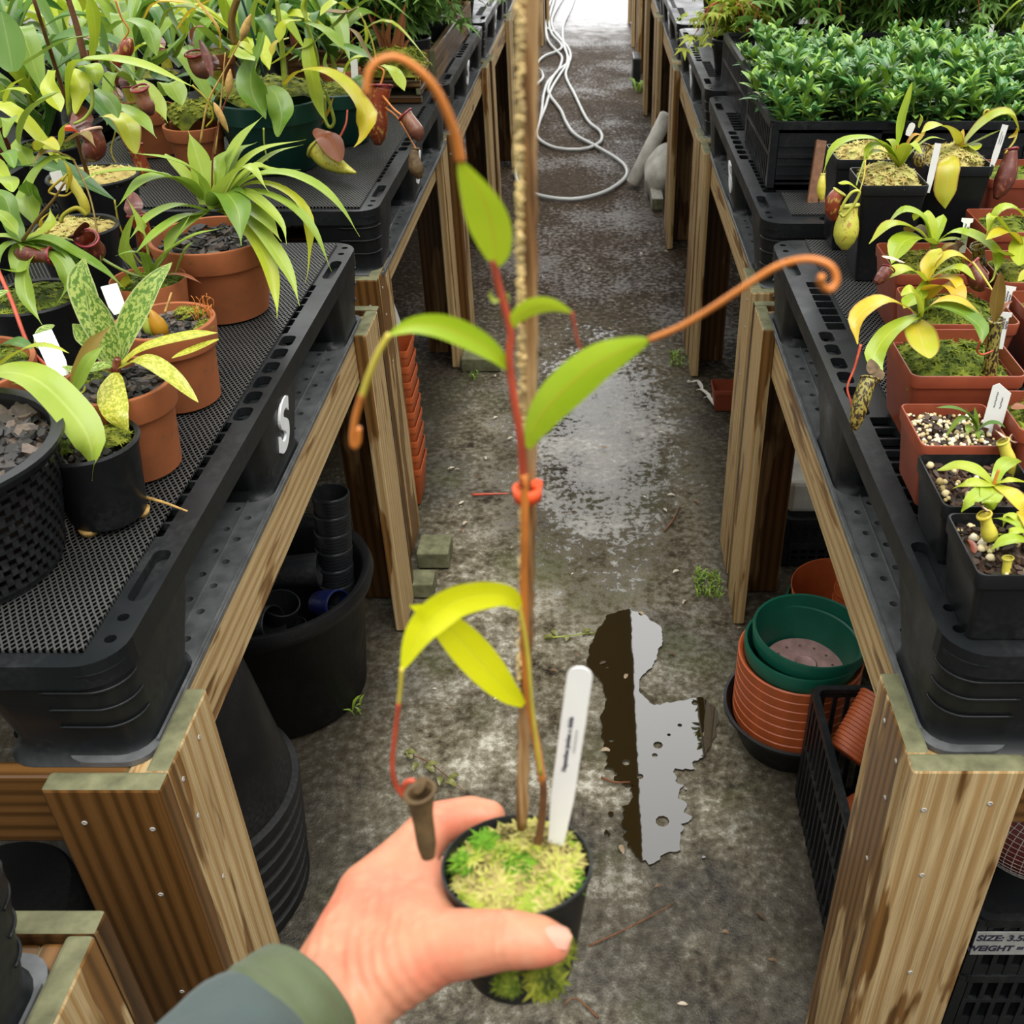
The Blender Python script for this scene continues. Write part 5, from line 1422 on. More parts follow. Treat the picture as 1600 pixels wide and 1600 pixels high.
# ---- 10 the climbing pitcher plant on stakes
t = nepen('climbing_pitcher_plant', 'climbing pitcher plant tied to a brown cane with a small orange clip', -0.93, 1.90, ZM, 0.082, 0.13)
H1 = [([(108, 172), (107, 125), (118, 98), (150, 94), (185, 96), (235, 108), (300, 135)], 1.62, 1.55, 40, 'lime', 'spoon'), ([(45, 257), (32, 225), (48, 175), (93, 143)], 1.50, 1.52, 50, 'mid', 'tongue'),
      ([(112, 250), (85, 248), (58, 272), (44, 310), (54, 352)], 1.46, 1.40, 40, 'mid', 'tongue'), ([(20, 112), (12, 65), (2, 18)], 1.45, 1.48, 54, 'deep', 'oval'), ([(24, 110), (60, 88), (100, 65), (155, 52)], 1.75, 1.72, 22, 'mid', 'strap'),
      ([(145, 92), (150, 50), (142, 5), (128, -25)], 1.72, 1.70, 22, 'lime', 'strap'), ([(168, 52), (195, 34), (230, 45), (245, 88)], 1.9, 1.85, 32, 'mid', 'tongue'), ([(168, 85), (158, 55), (150, 28)], 1.85, 1.85, 26, 'deep', 'tongue'),
      ([(113, 108), (127, 140), (118, 178)], 1.64, 1.60, 36, 'lime', 'oval'), ([(82, 110), (78, 140), (95, 175)], 1.66, 1.62, 28, 'lime', 'tongue'), ([(125, 105), (145, 105), (152, 132)], 1.64, 1.6, 26, 'lime', 'tongue'),
      ([(148, 140), (170, 155), (185, 185)], 1.66, 1.6, 24, 'mid', 'tongue'), ([(218, 126), (240, 152), (262, 192)], 1.9, 1.85, 26, 'lily', 'strap'), ([(176, 163), (215, 182), (245, 216)], 1.8, 1.74, 26, 'mid', 'strap'),
      ([(115, 250), (92, 240), (68, 240), (46, 264)], 1.48, 1.44, 22, 'brown', 'strap'), ([(60, 235), (70, 220), (92, 235)], 1.46, 1.44, 30, 'limey', 'oval'), ([(104, 222), (130, 208), (150, 230)], 1.5, 1.46, 18, 'brown', 'strap'),
      ([(85, 245), (98, 222), (100, 200), (112, 188)], 1.5, 1.5, 24, 'lime', 'strap'), ([(160, 182), (195, 190), (212, 240)], 1.86, 1.8, 40, 'limey', 'oval'), ([(-5, 145), (25, 140), (50, 148)], 1.4, 1.38, 18, 'lime', 'strap'),
      ([(0, 200), (15, 185), (8, 215)], 1.4, 1.36, 26, 'mid', 'oval'), ([(-10, 245), (12, 240), (22, 262)], 1.36, 1.32, 26, 'mid', 'oval'), ([(-8, 280), (15, 285), (20, 300)], 1.34, 1.3, 30, 'lily', 'oval'), ([(8, 160), (20, 135), (40, 120)], 1.5, 1.5, 22, 'lime', 'strap'),
      ([(-6, 330), (12, 345), (30, 370)], 1.34, 1.32, 22, 'lily', 'strap'), ([(60, 320), (45, 300), (40, 280)], 1.42, 1.4, 26, 'mid', 'strap')]
for pts, a, b, w_, mt, pf_ in H1: lf(t, mt, pts, a, b, w_, pf_, 0.25, nu=20)
td(t, 'limey', [(300, 133), (322, 155), (333, 182), (322, 198)], 1.55, 1.56, 1.6); td(t, 'stemg', [(143, 130), (144, 165), (132, 185), (115, 194)], 1.6, 1.58, 3.0); td(t, 'brown', [(115, 250), (138, 300), (150, 350), (158, 410)], 1.46, 1.38, 1.8)
td(t, 'stemg', [(108, 180), (107, 120), (118, 98)], 1.62, 1.62, 3.5, 'stem')
pt(t, [(205, 60), (192, 85), (180, 95)], 1.8, 1.8, 22, 'pitr', 'lip', 'pitd', False); td(t, 'stemo', [(180, 0), (190, 28), (201, 48), (188, 68)], 1.8, 1.8, 1.6)
pt(t, [(238, 180), (226, 160), (218, 138)], 1.8, 1.8, 26, 'pitbr', 'lip', 'pitd', False)
pt(t, [(135, 250), (150, 225), (140, 205)], 1.6, 1.6, 34, 'pitd', 'pinkpet', 'pitd')
def cane(label, a, b, y0, y1, rpx, mat='stemb'):
    P = P3([a, ((a[0] + b[0]) / 2 + 2, (a[1] + b[1]) / 2), b], y0, y1)
    r = wpx(rpx, P[1])
    o = MB().tube(P, [r * 1.15, r, r * 0.85], 8, seg=14).build('cane', MAT[mat])
    return tag(o, label, 'cane')
cane('brown cane leaning at the back of the lily side, with the orange clip', (147, 308), (50, -10), 1.88, 1.70, 3.2)
cane('thicker brown cane crossing behind the first one at the top edge', (132, 92), (104, -10), 1.95, 1.95, 5)
p = at_y(116, 199, 1.68)
o = MB().box(p.x - .012, p.x + .012, p.y - .012, p.y + .004, p.z - .0035, p.z + .0035).box(p.x + .006, p.x + .012, p.y - .014, p.y + .004, p.z - .006, p.z + .006).build('clip', MAT['clip'], None, False)
tag(bevel(o, 0.001), 'small orange clip on the brown cane among the leaves', 'clip')

# ---- 11 plants behind: mid distance
t = thing('pitcher_plant', 'small terracotta pot of moss below the withered pitcher', 'potted plant', (-0.92, 2.42, ZM))
round_pot(t, -0.92, 2.42, ZM, 0.07, 0.052, 0.10, MAT['terra'], 'terra')
moss(t, -0.92, 2.42, ZM + 0.09, 0.06, h=0.06, n=160, size=0.008, mat='moss', seed=20)
pt(t, [(325, 122), (308, 102), (303, 84)], 2.3, 2.3, 26, 'pitbr', 'lip', 'brown', False)
lf(t, 'pitd', [(312, 62), (322, 88), (332, 122)], 2.28, 2.25, 14, 'lance'); lf(t, 'deadl' if 'deadl' in MAT else 'bronze', [(300, 62), (305, 45), (318, 42)], 2.28, 2.28, 22, 'oval')
for pts, a, b, w_, mt in [([(345, 75), (343, 45), (322, 15), (300, -10)], 2.2, 2.2, 14, 'orange'), ([(278, 45), (300, 18), (340, -5)], 2.3, 2.3, 24, 'limey'), ([(250, 45), (268, 15), (310, 12)], 2.2, 2.2, 26, 'mid'), ([(262, 70), (275, 90), (290, 60)], 2.3, 2.3, 30, 'mid'),
                         ([(258, 150), (265, 130), (285, 165)], 2.2, 2.15, 36, 'mid'), ([(225, 30), (245, 5), (300, 5)], 2.2, 2.2, 22, 'orange'), ([(280, 105), (262, 80), (290, 50)], 2.3, 2.3, 40, 'mid'), ([(200, 92), (225, 70), (258, 75)], 2.2, 2.2, 26, 'lime'),
                         ([(230, 90), (240, 120), (268, 128)], 2.2, 2.2, 26, 'deep'), ([(360, 90), (375, 72), (395, 85)], 2.2, 2.2, 36, 'lime')]:
    lf(t, mt, pts, a, b, w_, 'tongue')
td(t, 'brown', [(366, 70), (362, 30), (372, -5)], 2.2, 2.2, 6, 'old_stem', 0.9)

# ---- 12 pitcher plant in the bottle-green pot
t = nepen('pitcher_plant', 'lush pitcher plant in the big bottle-green pot behind the lily', -0.745, 2.44, ZM, 0.122, 0.155, 'greendark', 'band', 'moss', mh=0.05, n=320)
H2 = [([(446, 132), (470, 112), (510, 114), (545, 138), (572, 180), (568, 215), (553, 230)], 2.36, 2.26, 38, 'limey', 'tongue'), ([(412, 52), (404, 80), (392, 115), (396, 150), (415, 186)], 2.3, 2.24, 44, 'mid', 'tongue'),
      ([(420, 135), (432, 150), (440, 180), (434, 214)], 2.3, 2.24, 40, 'mid', 'oval'), ([(482, 60), (484, 100), (498, 165), (512, 196)], 2.4, 2.34, 22, 'lime', 'strap'), ([(472, 32), (445, 38), (436, 66)], 2.4, 2.36, 24, 'lime', 'tongue'),
      ([(475, 35), (510, 50), (538, 78)], 2.4, 2.36, 26, 'mid', 'tongue'), ([(498, 60), (530, 35), (545, 15)], 2.5, 2.5, 34, 'mid', 'tongue'), ([(478, 32), (470, 10), (478, -15)], 2.4, 2.4, 34, 'lime', 'oval'), ([(400, 55), (398, 20), (410, -15)], 2.35, 2.35, 30, 'mid', 'tongue'),
      ([(545, 15), (525, 5), (500, 25)], 2.5, 2.45, 30, 'lime', 'tongue'), ([(560, 12), (540, 22), (505, 18)], 2.5, 2.5, 30, 'brown', 'tongue'), ([(360, 70), (380, 90), (398, 95)], 2.3, 2.26, 26, 'lime', 'tongue'), ([(425, 100), (450, 85), (470, 60)], 2.4, 2.4, 22, 'lime', 'strap'),
      ([(500, 60), (480, 75), (455, 78)], 2.4, 2.4, 20, 'mid', 'strap'), ([(515, 70), (540, 75), (575, 90)], 2.45, 2.4, 30, 'deep', 'tongue'), ([(430, 40), (415, 20), (425, -10)], 2.4, 2.4, 34, 'deep', 'tongue'), ([(452, 60), (432, 68), (425, 88)], 2.42, 2.4, 20, 'limey', 'tongue')]
for pts, a, b, w_, mt, pf_ in H2: lf(t, mt, pts, a, b, w_, pf_, 0.25, nu=20, wave=0.15 if w_ > 40 else 0)
td(t, 'stemg', [(447, 165), (445, 130), (440, 70), (432, -5)], 2.40, 2.40, 5, 'stem'); td(t, 'stemg', [(495, 150), (495, 90), (478, 30), (478, -10)], 2.42, 2.42, 4, 'stem'); td(t, 'stemg', [(507, 150), (508, 185), (515, 199), (522, 190), (516, 165), (508, 140)], 2.38, 2.36, 3, taper=0.8)
td(t, 'deep' if False else 'stemg', [(412, 200), (413, 225), (418, 252)], 2.2, 2.2, 1.5)
pt(t, [(556, 270), (535, 262), (510, 248), (496, 230)], 2.30, 2.36, 34, 'pitl', 'lipy', 'pitr', False, [0.1, 0.4, 0.7, 0.9, 1.0, 1.1])
lf(t, 'bronze', [(494, 200), (515, 212), (532, 252)], 2.34, 2.29, 44, 'oval', -0.3)
cane('dark green thin cane rising through the pitcher plant', (412, 120), (375, -10), 2.3, 2.3, 2.2, 'greendark')
# ---- 13 second bottle-green pot
t = nepen('pitcher_plant', 'pitcher plant with hanging red pitchers in the smaller bottle-green pot', -0.64, 2.68, ZM, 0.088, 0.125, 'greendark', 'band', 'moss', mh=0.02)
for pts, a, b, w_, mt in [([(590, 106), (572, 85), (558, 58), (543, 42)], 2.6, 2.6, 26, 'brown'), ([(596, 102), (615, 112), (632, 142)], 2.62, 2.56, 22, 'lime'), ([(560, 95), (575, 60), (570, 30)], 2.7, 2.7, 22, 'lime'), ([(535, 120), (550, 95), (575, 88)], 2.66, 2.66, 26, 'lime'),
                          ([(500, 200), (515, 175), (522, 150)], 2.5, 2.5, 22, 'orange'), ([(540, 130), (555, 122), (565, 145)], 2.66, 2.6, 24, 'deep'), ([(520, 120), (505, 100), (510, 80)], 2.6, 2.6, 22, 'mid')]:
    lf(t, mt, pts, a, b, w_, 'tongue')
pt(t, [(590, 227), (590, 200), (590, 165), (594, 135)], 2.55, 2.58, 34, 'pitr', 'lip', 'pitd', False, [0.3, 0.75, 0.9, 0.95, 0.9, 0.9, 0.95, 1.0])
pt(t, [(656, 220), (650, 205), (640, 190), (633, 179)], 2.45, 2.47, 26, 'pitbr', 'lip', 'pitr', False, [0.3, 0.8, 1, 0.95, 0.9, 0.85, 0.9])
pt(t, [(656, 279), (650, 262), (647, 245), (650, 232)], 2.42, 2.44, 24, 'deadp', 'deadp', 'deadp', False, [0.3, 0.9, 1, 0.8, 0.6, 0.4])
td(t, 'bronze' if False else 'stemo', [(598, 150), (615, 170), (630, 182)], 2.55, 2.48, 2); td(t, 'stemo', [(602, 168), (622, 185), (640, 215), (650, 232)], 2.55, 2.44, 1.7); td(t, 'stemy', [(590, 105), (580, 60), (562, 20)], 2.6, 2.6, 1.6)
td(t, 'stemr', [(528, 220), (540, 195), (543, 172)], 2.5, 2.55, 2); td(t, 'stemo', [(594, 135), (600, 112), (590, 104)], 2.58, 2.6, 2)
marker(at_y(555, 135, 2.75), at_y(553, 92, 2.75), 0.017, 'shorter of two white tags standing by the green pot', rounded=False)
marker(at_y(533, 128, 2.72), at_y(533, 106, 2.72), 0.019, 'half hidden white tag in the moss of the big green pot', rounded=False)

# ---- 14 bromeliad in a slatted wooden basket
bx0, bx1, by0, by1 = -0.67, -0.50, 3.10, 3.30
t = thing('bromeliad_basket', 'red bromeliad in a mossy slatted wooden basket at the end of the matting', 'potted plant', ((bx0 + bx1) / 2, (by0 + by1) / 2, ZM))
for k in range(4):
    z0 = ZM + 0.022 * k
    for q in range(2):
        if k % 2 == 0: plank('slat', bx0, bx1, (by0 if q == 0 else by1 - .016), (by0 + .016 if q == 0 else by1), z0, z0 + .020, 'x', MAT['woodin'], t)
        else: plank('slat', (bx0 if q == 0 else bx1 - .016), (bx0 + .016 if q == 0 else bx1), by0, by1, z0, z0 + .020, 'y', MAT['woodin'], t)
moss(t, (bx0 + bx1) / 2, (by0 + by1) / 2, ZM + 0.07, 0.09, 0.105, 'sq', h=0.06, n=260, size=0.012, mat='moss', seed=31)
for pts, w_ in [([(606, 92), (592, 55), (574, 18)], 13), ([(610, 92), (606, 60), (612, 20)], 13), ([(614, 92), (622, 50), (634, 4)], 14), ([(616, 92), (627, 65), (633, 24)], 12), ([(611, 90), (600, 60), (598, 30)], 11), ([(618, 92), (630, 75), (640, 60)], 11)]:
    lf(t, 'bronze', pts, 3.2, 3.2, w_, 'blade', 0.5, FACE)
# ---- 15 wooden trough
t = thing('wooden_trough', 'long wet brown wooden trough at the pallet edge below the maples', 'planter', (-0.7, 3.45, ZD))
plank('side_board', -0.515, -0.495, 3.40, 4.50, ZD + .001, ZD + 0.10, 'y', MAT['woodin'], t)
plank('side_board', -0.98, -0.96, 3.40, 4.50, ZD + .001, ZD + 0.10, 'y', MAT['woodin'], t)
plank('end_board', -0.96, -0.515, 3.40, 3.42, ZD + .001, ZD + 0.10, 'x', MAT['woodin'], t)
plank('end_board', -0.96, -0.515, 4.48, 4.50, ZD + .001, ZD + 0.10, 'x', MAT['woodin'], t)

# ---- the crowd of pitcher plants behind, each in its pot
def arch(parent, base, az, L, hgt, droop, w_, mat, prof, rng):
    d = Vector((math.cos(az), math.sin(az), 0))
    b = Vector(base)
    p = [b, b + d * L * 0.3 + Vector((0, 0, hgt * 0.75)), b + d * L * 0.62 + Vector((0, 0, hgt)), b + d * L + Vector((0, 0, hgt - droop))]
    LN[0] += 1
    MB().leaf(p, w_, prof, None, rng.uniform(0.15, 0.4), 14, 4, rng.uniform(-.4, .4), rng.choice([0, 0, .12]), seed=LN[0]).build('leaf', MAT[mat], parent)
    return p
def bush(name, label, x, y, z, seed, n=16, L=0.26, potr=0.07, poth=0.11, potm='black', mats=('lime', 'mid', 'mid', 'deep', 'lily'), stem=0.18, group=None, npit=2, wid=0.045):
    rng = random.Random(seed)
    t = thing(name, label, 'potted plant', (x, y, z), group)
    round_pot(t, x, y, z, potr, potr * .75, poth, MAT[potm], 'rolled' if potm == 'black' else 'terra')
    moss(t, x, y, z + poth - .012, potr - .007, h=0.012, n=70, size=0.008, mat=rng.choice(['moss', 'sphag', 'mossdark']), seed=seed)
    MB().tube([(x, y, z + poth - .01), (x + rng.uniform(-.02, .02), y, z + poth + stem * .5), (x + rng.uniform(-.04, .04), y + rng.uniform(-.03, .03), z + poth + stem)], [0.006, 0.004], 7).build('stem', MAT['stemg'], t)
    for k in range(n):
        f = k / n
        p = arch(t, (x, y, z + poth + stem * (0.1 + 0.9 * f)), k * 2.4 + rng.uniform(-.4, .4), L * rng.uniform(0.6, 1.1) * (1 - 0.25 * f), rng.uniform(0.04, 0.13), rng.uniform(0.02, 0.14), wid * rng.uniform(0.7, 1.15), rng.choice(mats), rng.choice(['tongue', 'spoon', 'strap']), rng)
        if k < npit:
            e = p[-1]
            q = [e, e + Vector((rng.uniform(-.02, .02), 0, -0.05)), e + Vector((0.015, 0, -0.11)), e + Vector((0.03, 0, -0.10))]
            MB().tube(q, 0.0016, 5).build('tendril', MAT['stemy'], t)
            b_ = q[-1]
            pitcher(t, [b_ + Vector((0, 0, -0.01)), b_ + Vector((0.006, 0, 0.03)), b_ + Vector((0.004, -0.004, 0.075))], 0.016, MAT[rng.choice(['pitr', 'pitd', 'pitl'])], MAT['lip'], MAT['pitd'], lid=True)
    return t
GB = [(-1.10, 1.75, 1, 'lime'), (-1.15, 2.20, 2, 'deep'), (-1.08, 2.55, 3, 'mid'), (-0.90, 2.85, 4, 'lime'), (-1.2, 2.95, 5, 'mid'), (-1.42, 2.35, 6, 'mid'), (-1.45, 2.75, 7, 'deep'), (-1.52, 3.15, 8, 'lime'), (-0.72, 3.02, 9, 'deep'), (-1.78, 2.85, 10, 'mid'), (-1.8, 3.3, 11, 'deep'), (-1.15, 3.28, 12, 'mid'), (-1.45, 3.6, 13, 'mid'), (-1.95, 3.75, 14, 'mid'), (-1.15, 3.75, 15, 'deep')]
WH = ['behind the curved yellow pitcher', 'left of the terracotta pot with the withered pitcher', 'behind the withered pitcher', 'behind the big bottle-green pot', 'at the back of the lily side, third row', 'beyond the leaning canes', 'at the back beyond the canes', 'near the glazed wall beyond the canes', 'behind the smaller bottle-green pot',
      'close to the glazed wall, first of the outer row', 'close to the glazed wall, second of the outer row', 'in front of the left maples', 'between the outer pallets', 'at the far corner by the glazed wall', 'behind the bromeliad basket']
for (x, y, s, dom), wh in zip(GB, WH):
    bush('pitcher_plant', 'leafy green pitcher plant ' + wh, x, y, ZM, s + 40, 15, 0.27, mats=(dom, dom, 'mid', 'lime', 'deep'), stem=0.10 + 0.03 * (s % 4), npit=0 if s == 9 else 2, group='pitcher plants crowding the back of the lily side', potm='black' if s % 3 else 'terra')

# ---- maples
def maple_leaf(m, p, d, up, s):
    d = d.normalized(); sd_ = d.cross(up).normalized(); n = sd_.cross(d)
    vs = [p]
    L = [(-1.25, .5), (-.65, .82), (0, 1.0), (.65, .82), (1.25, .5)]
    out = []
    for k, (a, l) in enumerate(L):
        if k: 
            b = (a + L[k - 1][0]) / 2
            out.append((b, 0.34))
        out.append((a - .13, l * .62)); out.append((a, l)); out.append((a + .13, l * .62))
    vs += [p + (d * math.cos(a) + sd_ * math.sin(a)) * l * s - n * (l * l * s * .25) for a, l in out]
    n_ = len(out)
    m.add(vs, [(0, i + 1, i + 2) for i in range(n_ - 1)], [[(0.5, 0), (0.45, .5), (0.45, 1)]] * (n_ - 1))
def maple_meshes(seed, n=440, hgt=0.28, rad=0.21):
    rng = random.Random(seed)
    m, st = MB(), MB()
    for b in range(15):
        az = b * 2.4 + rng.uniform(-.3, .3); rr = rad * rng.uniform(.4, 1)
        pts = [Vector((0, 0, 0.10)), Vector((math.cos(az) * rr * .4, math.sin(az) * rr * .4, 0.10 + hgt * .6)), Vector((math.cos(az) * rr, math.sin(az) * rr, 0.05 + hgt * rng.uniform(.12, 1)))]
        st.tube(pts, [0.0022, 0.001], 5, seg=8)
        PP = spline(pts, 12)
        for k in range(n // 15):
            p = PP[rng.randint(2, 12)] + Vector((rng.uniform(-.03, .03), rng.uniform(-.03, .03), rng.uniform(-.02, .02)))
            a = rng.uniform(0, 6.3)
            maple_leaf(m, p, Vector((math.cos(a), math.sin(a), rng.uniform(-.9, .1))), Vector((rng.uniform(-.3, .3), rng.uniform(-.3, .3), 1)).normalized(), rng.uniform(0.035, 0.065))
    return m, st
def maple_proto(seed, label, mat='maple', n=440, hgt=0.28, rad=0.21):
    t = thing('maple_seedling', label, 'potted tree', (0, 0, 0), 'maple seedlings at the far pallets')
    m = MB()
    o = round_pot(t, 0, 0, 0, 0.055, 0.04, 0.105, MAT['black'], 'band')
    f, s = maple_meshes(seed, n, hgt, rad)
    f.build('foliage', MAT[mat], t, False); s.build('stem', MAT['stemr'], t)
    return t
mp = [maple_proto(1, 'a'), maple_proto(2, 'b'), maple_proto(3, 'c', 'mapley', 200, 0.18, 0.15)]
ML = [(-0.60, 4.60, 1), (-0.58, 3.45, 1), (-0.80, 3.50, 0), (-1.0, 3.55, 1), (-0.62, 3.62, 0), (-0.80, 3.75, 1), (-0.60, 3.92, 1), (-0.82, 4.08, 0), (-0.62, 4.25, 0), (-0.86, 4.40, 1), (-1.3, 4.0, 1), (-1.6, 4.2, 0), (-1.15, 4.35, 1), (-0.56, 4.72, 2), (-0.74, 4.80, 1), (-0.60, 5.05, 0), (-1.0, 4.75, 0), (-1.4, 4.7, 1), (-1.9, 4.5, 0), (-0.90, 5.1, 1)]
MR = [(0.44, 3.56, 2), (0.50, 3.80, 2), (0.70, 3.55, 1), (0.90, 3.56, 0), (1.10, 3.55, 1), (1.30, 3.57, 0), (0.62, 3.75, 0), (0.80, 3.72, 1), (0.98, 3.75, 0), (1.15, 3.78, 1), (1.34, 3.74, 0), (1.52, 3.78, 1), (0.68, 4.05, 1), (0.92, 4.1, 0), (1.2, 4.1, 1), (1.5, 4.1, 0), (1.75, 3.9, 1), (1.95, 3.9, 0), (0.52, 4.75, 1), (0.8, 4.75, 0), (1.2, 4.7, 1), (1.6, 4.6, 0)]
k = 0
nth = ['first', 'second', 'third', 'fourth', 'fifth', 'sixth', 'seventh', 'eighth', 'ninth', 'tenth', 'eleventh', 'twelfth', 'thirteenth', 'fourteenth', 'fifteenth', 'sixteenth', 'seventeenth', 'eighteenth', 'nineteenth', 'twentieth', 'twenty-first', 'twenty-second', 'twenty-third']
for side, LST in (('behind the wooden trough side', ML), ('behind the azalea crates', MR)):
    for q, (x, y, v) in enumerate(LST):
        lab = '%s maple seedling %s, %s counted from the aisle front' % (('young yellow-green' if v == 2 else 'feathery green'), side, nth[q])
        in_trough = side.startswith('behind the wooden') and 3.45 < y < 4.45 and -0.95 < x < -0.53
        pr_ = mp[v]
        dup(pr_, (x, y, ZD + 0.001), lab, rz=q * 1.7, scale=(1.15 if v == 2 else 1.22) + 0.12 * ((q * 7) % 5 - 2) / 2)
for o in mp:
    for c in list(o.children): bpy.data.objects.remove(c)
    bpy.data.objects.remove(o)
# ---------------------------------------------------------------- azalea side of the aisle
def sq(name, label, x0, y0, wd, h, mat, z=None, fill='moss', fh=0.014, n=150, seed=3, dp=None, fm='moss', taper=0.8, rim=0.018, group=None):
    z = ZM if z is None else z
    dp = dp or wd
    t = thing(name, label, 'potted plant', (x0 + wd / 2, y0 + dp / 2, z), group)
    square_pot(t, x0, y0, wd, h, z, MAT[mat], 'pot', dp, taper, rim)
    cx, cy = x0 + wd / 2, y0 + dp / 2
    if fill == 'moss': moss(t, cx, cy, z + h - 0.018, wd / 2 * 0.94 - 0.007, dp / 2 * 0.94 - 0.007, 'sq', fh, n, 0.0085, fm, seed)
    else:
        chips(t, cx, cy, z + h - 0.014, wd / 2 - 0.006, dp / 2 - 0.006, 'sq', 130, 0.008, 'barkmix', 'compost', seed, 0.7)
        chips2(t, cx, cy, z + h - 0.010, wd / 2 - 0.008, dp / 2 - 0.008, n, 0.0048 if n < 100 else 0.0031, seed + 1)
    return t
MAT['barkmix'] = islandmat('brown_compost', [(0.2, (0.010, 0.006, 0.004)), (0.6, (0.035, 0.018, 0.010)), (0.95, (0.10, 0.05, 0.03))])
def chips2(parent, x, y, z, rx, ry, n, size, seed):
    rng = random.Random(seed); m = MB()
    for k in range(n):
        dx, dy = rng.uniform(-rx, rx), rng.uniform(-ry, ry)
        s = size * rng.uniform(.5, 1.25)
        rs = [[(x + dx + math.cos(a) * s * f * rng.uniform(.8, 1.1), y + dy + math.sin(a) * s * f * rng.uniform(.8, 1.1), z + zz * s) for a in [math.pi * q / 3 for q in range(6)]] for f, zz in ((.5, -.6), (.95, 0), (.5, .65))]
        m.rings(rs, True, True)
    o = m.build('perlite', MAT['perlite'], parent); o['kind'] = 'stuff'

def onz(pts, za, zb):
    n = len(pts) - 1
    return [(p[0], p[1], at_z(p[0], p[1], za + (zb - za) * k / n + 0.012 * math.sin(math.pi * k / n)).y) for k, p in enumerate(pts)]
# R1 nearest black pot
t = sq('square_pot_plant', 'nearest square black pot, yellow pitcher rising from brown compost and perlite', 0.357, 0.742, 0.105, 0.088, 'black', z=ZD + .001, fill='mix', n=34, seed=50)
for pts, w_, mt, pf_ in [([(1612, 850), (1590, 843), (1565, 848), (1543, 864)], 20, 'lime', 'strap'), ([(1612, 842), (1592, 822), (1570, 812), (1546, 810)], 13, 'lime', 'strap'), ([(1614, 845), (1595, 830), (1575, 834), (1560, 836)], 14, 'lime', 'lance'), ([(1612, 838), (1590, 812), (1574, 806), (1566, 826)], 14, 'lime', 'strap'), ([(1616, 840), (1610, 815), (1600, 800)], 30, 'limey', 'oval')]:
    lf(t, mt, onz(pts, ZD + 0.104, ZD + 0.098), 1, 1, w_ * 1.25, pf_)
pt(t, [(1548, 842), (1545, 830), (1541, 815), (1538, 805)], 0.80, 0.805, 25, 'pity', 'limey', 'pinkpet', True, [0.9, 1.05, 0.95, 0.75, 0.7, 0.85])
pt(t, [(1574, 902), (1573, 890), (1574, 880), (1575, 872)], 0.765, 0.77, 19, 'pity', 'pity', 'pity', False, [0.95, 1.0, 0.75, 0.7, 0.85])
lf(t, 'bronze', [(1523, 864), (1520, 852), (1512, 843)], 0.78, 0.79, 12, 'oval')
# R2
t = sq('square_pot_plant', 'square black pot with a bright lime rosette, second from the near end', 0.362, 0.866, 0.108, 0.082, 'black', z=ZD + .001, fill='mix', n=26, seed=52)
c = (1553, 757)
for pts, w_, pf_ in [([c, (1530, 738), (1500, 728), (1464, 735)], 25, 'tongue'), ([c, (1535, 755), (1510, 756), (1488, 764)], 22, 'oval'), ([c, (1535, 770), (1515, 784), (1502, 800)], 25, 'oval'), ([c, (1550, 770), (1546, 785), (1546, 797)], 30, 'oval'), ([c, (1575, 768), (1592, 785), (1600, 806)], 27, 'tongue'), ([c, (1580, 750), (1610, 755)], 12, 'strap'), ([c, (1562, 735), (1575, 722), (1590, 717)], 22, 'tongue')]:
    lf(t, 'lime' if w_ != 27 else 'limey', onz(pts, ZD + 0.098, ZD + 0.094), 1, 1, w_ * 1.25, pf_, 0.15)
p_ = at_z(1553, 757, ZD + 0.098); MB().tube([p_ - Vector((0, 0, 0.026)), p_ + Vector((0, 0, 0.004)), p_ + Vector((0.001, 0, 0.018))], [0.0026, 0.0014], 7).build('stem', MAT['stemo'], t)
pt(t, [(1582, 748), (1580, 730), (1572, 705), (1567, 690)], 0.955, 0.965, 22, 'pity', 'lipy', 'pinkpet', True, [0.35, 0.7, 1.0, 0.95, 0.8, 0.85])
# R3
t = sq('square_pot_plant', 'square red-brown pot of gritty perlite with a tiny seedling and a tall tag', 0.366, 0.972, 0.102, 0.088, 'red', fill='mix', n=210, seed=54)
c = (1527, 672)
for pts, w_, mt in [([c, (1512, 648), (1490, 638), (1463, 637)], 13, 'deep'), ([c, (1513, 655), (1498, 657), (1477, 684)], 12, 'mid'), ([c, (1520, 655), (1507, 637)], 10, 'mid'), ([c, (1525, 655), (1523, 636)], 8, 'mid'), ([c, (1530, 680), (1536, 692)], 17, 'mid'), ([c, (1545, 662), (1560, 662), (1571, 669)], 12, 'deep'), ([c, (1515, 668), (1512, 678)], 14, 'mid')]:
    lf(t, mt, pts, 1.02, 1.01, w_ * 1.1, 'lance', 0.3)
pt(t, [(1496, 708), (1505, 701), (1513, 697)], 0.995, 1.0, 17, 'pitbr', 'pity', 'pity', False)
marker(at_y(1545, 682, 1.03), at_y(1568, 600, 1.035), 0.0215, 'tall white tag with slanted top in the gritty red-brown pot', '~', pointed=True, rounded=False, size=0.0035)
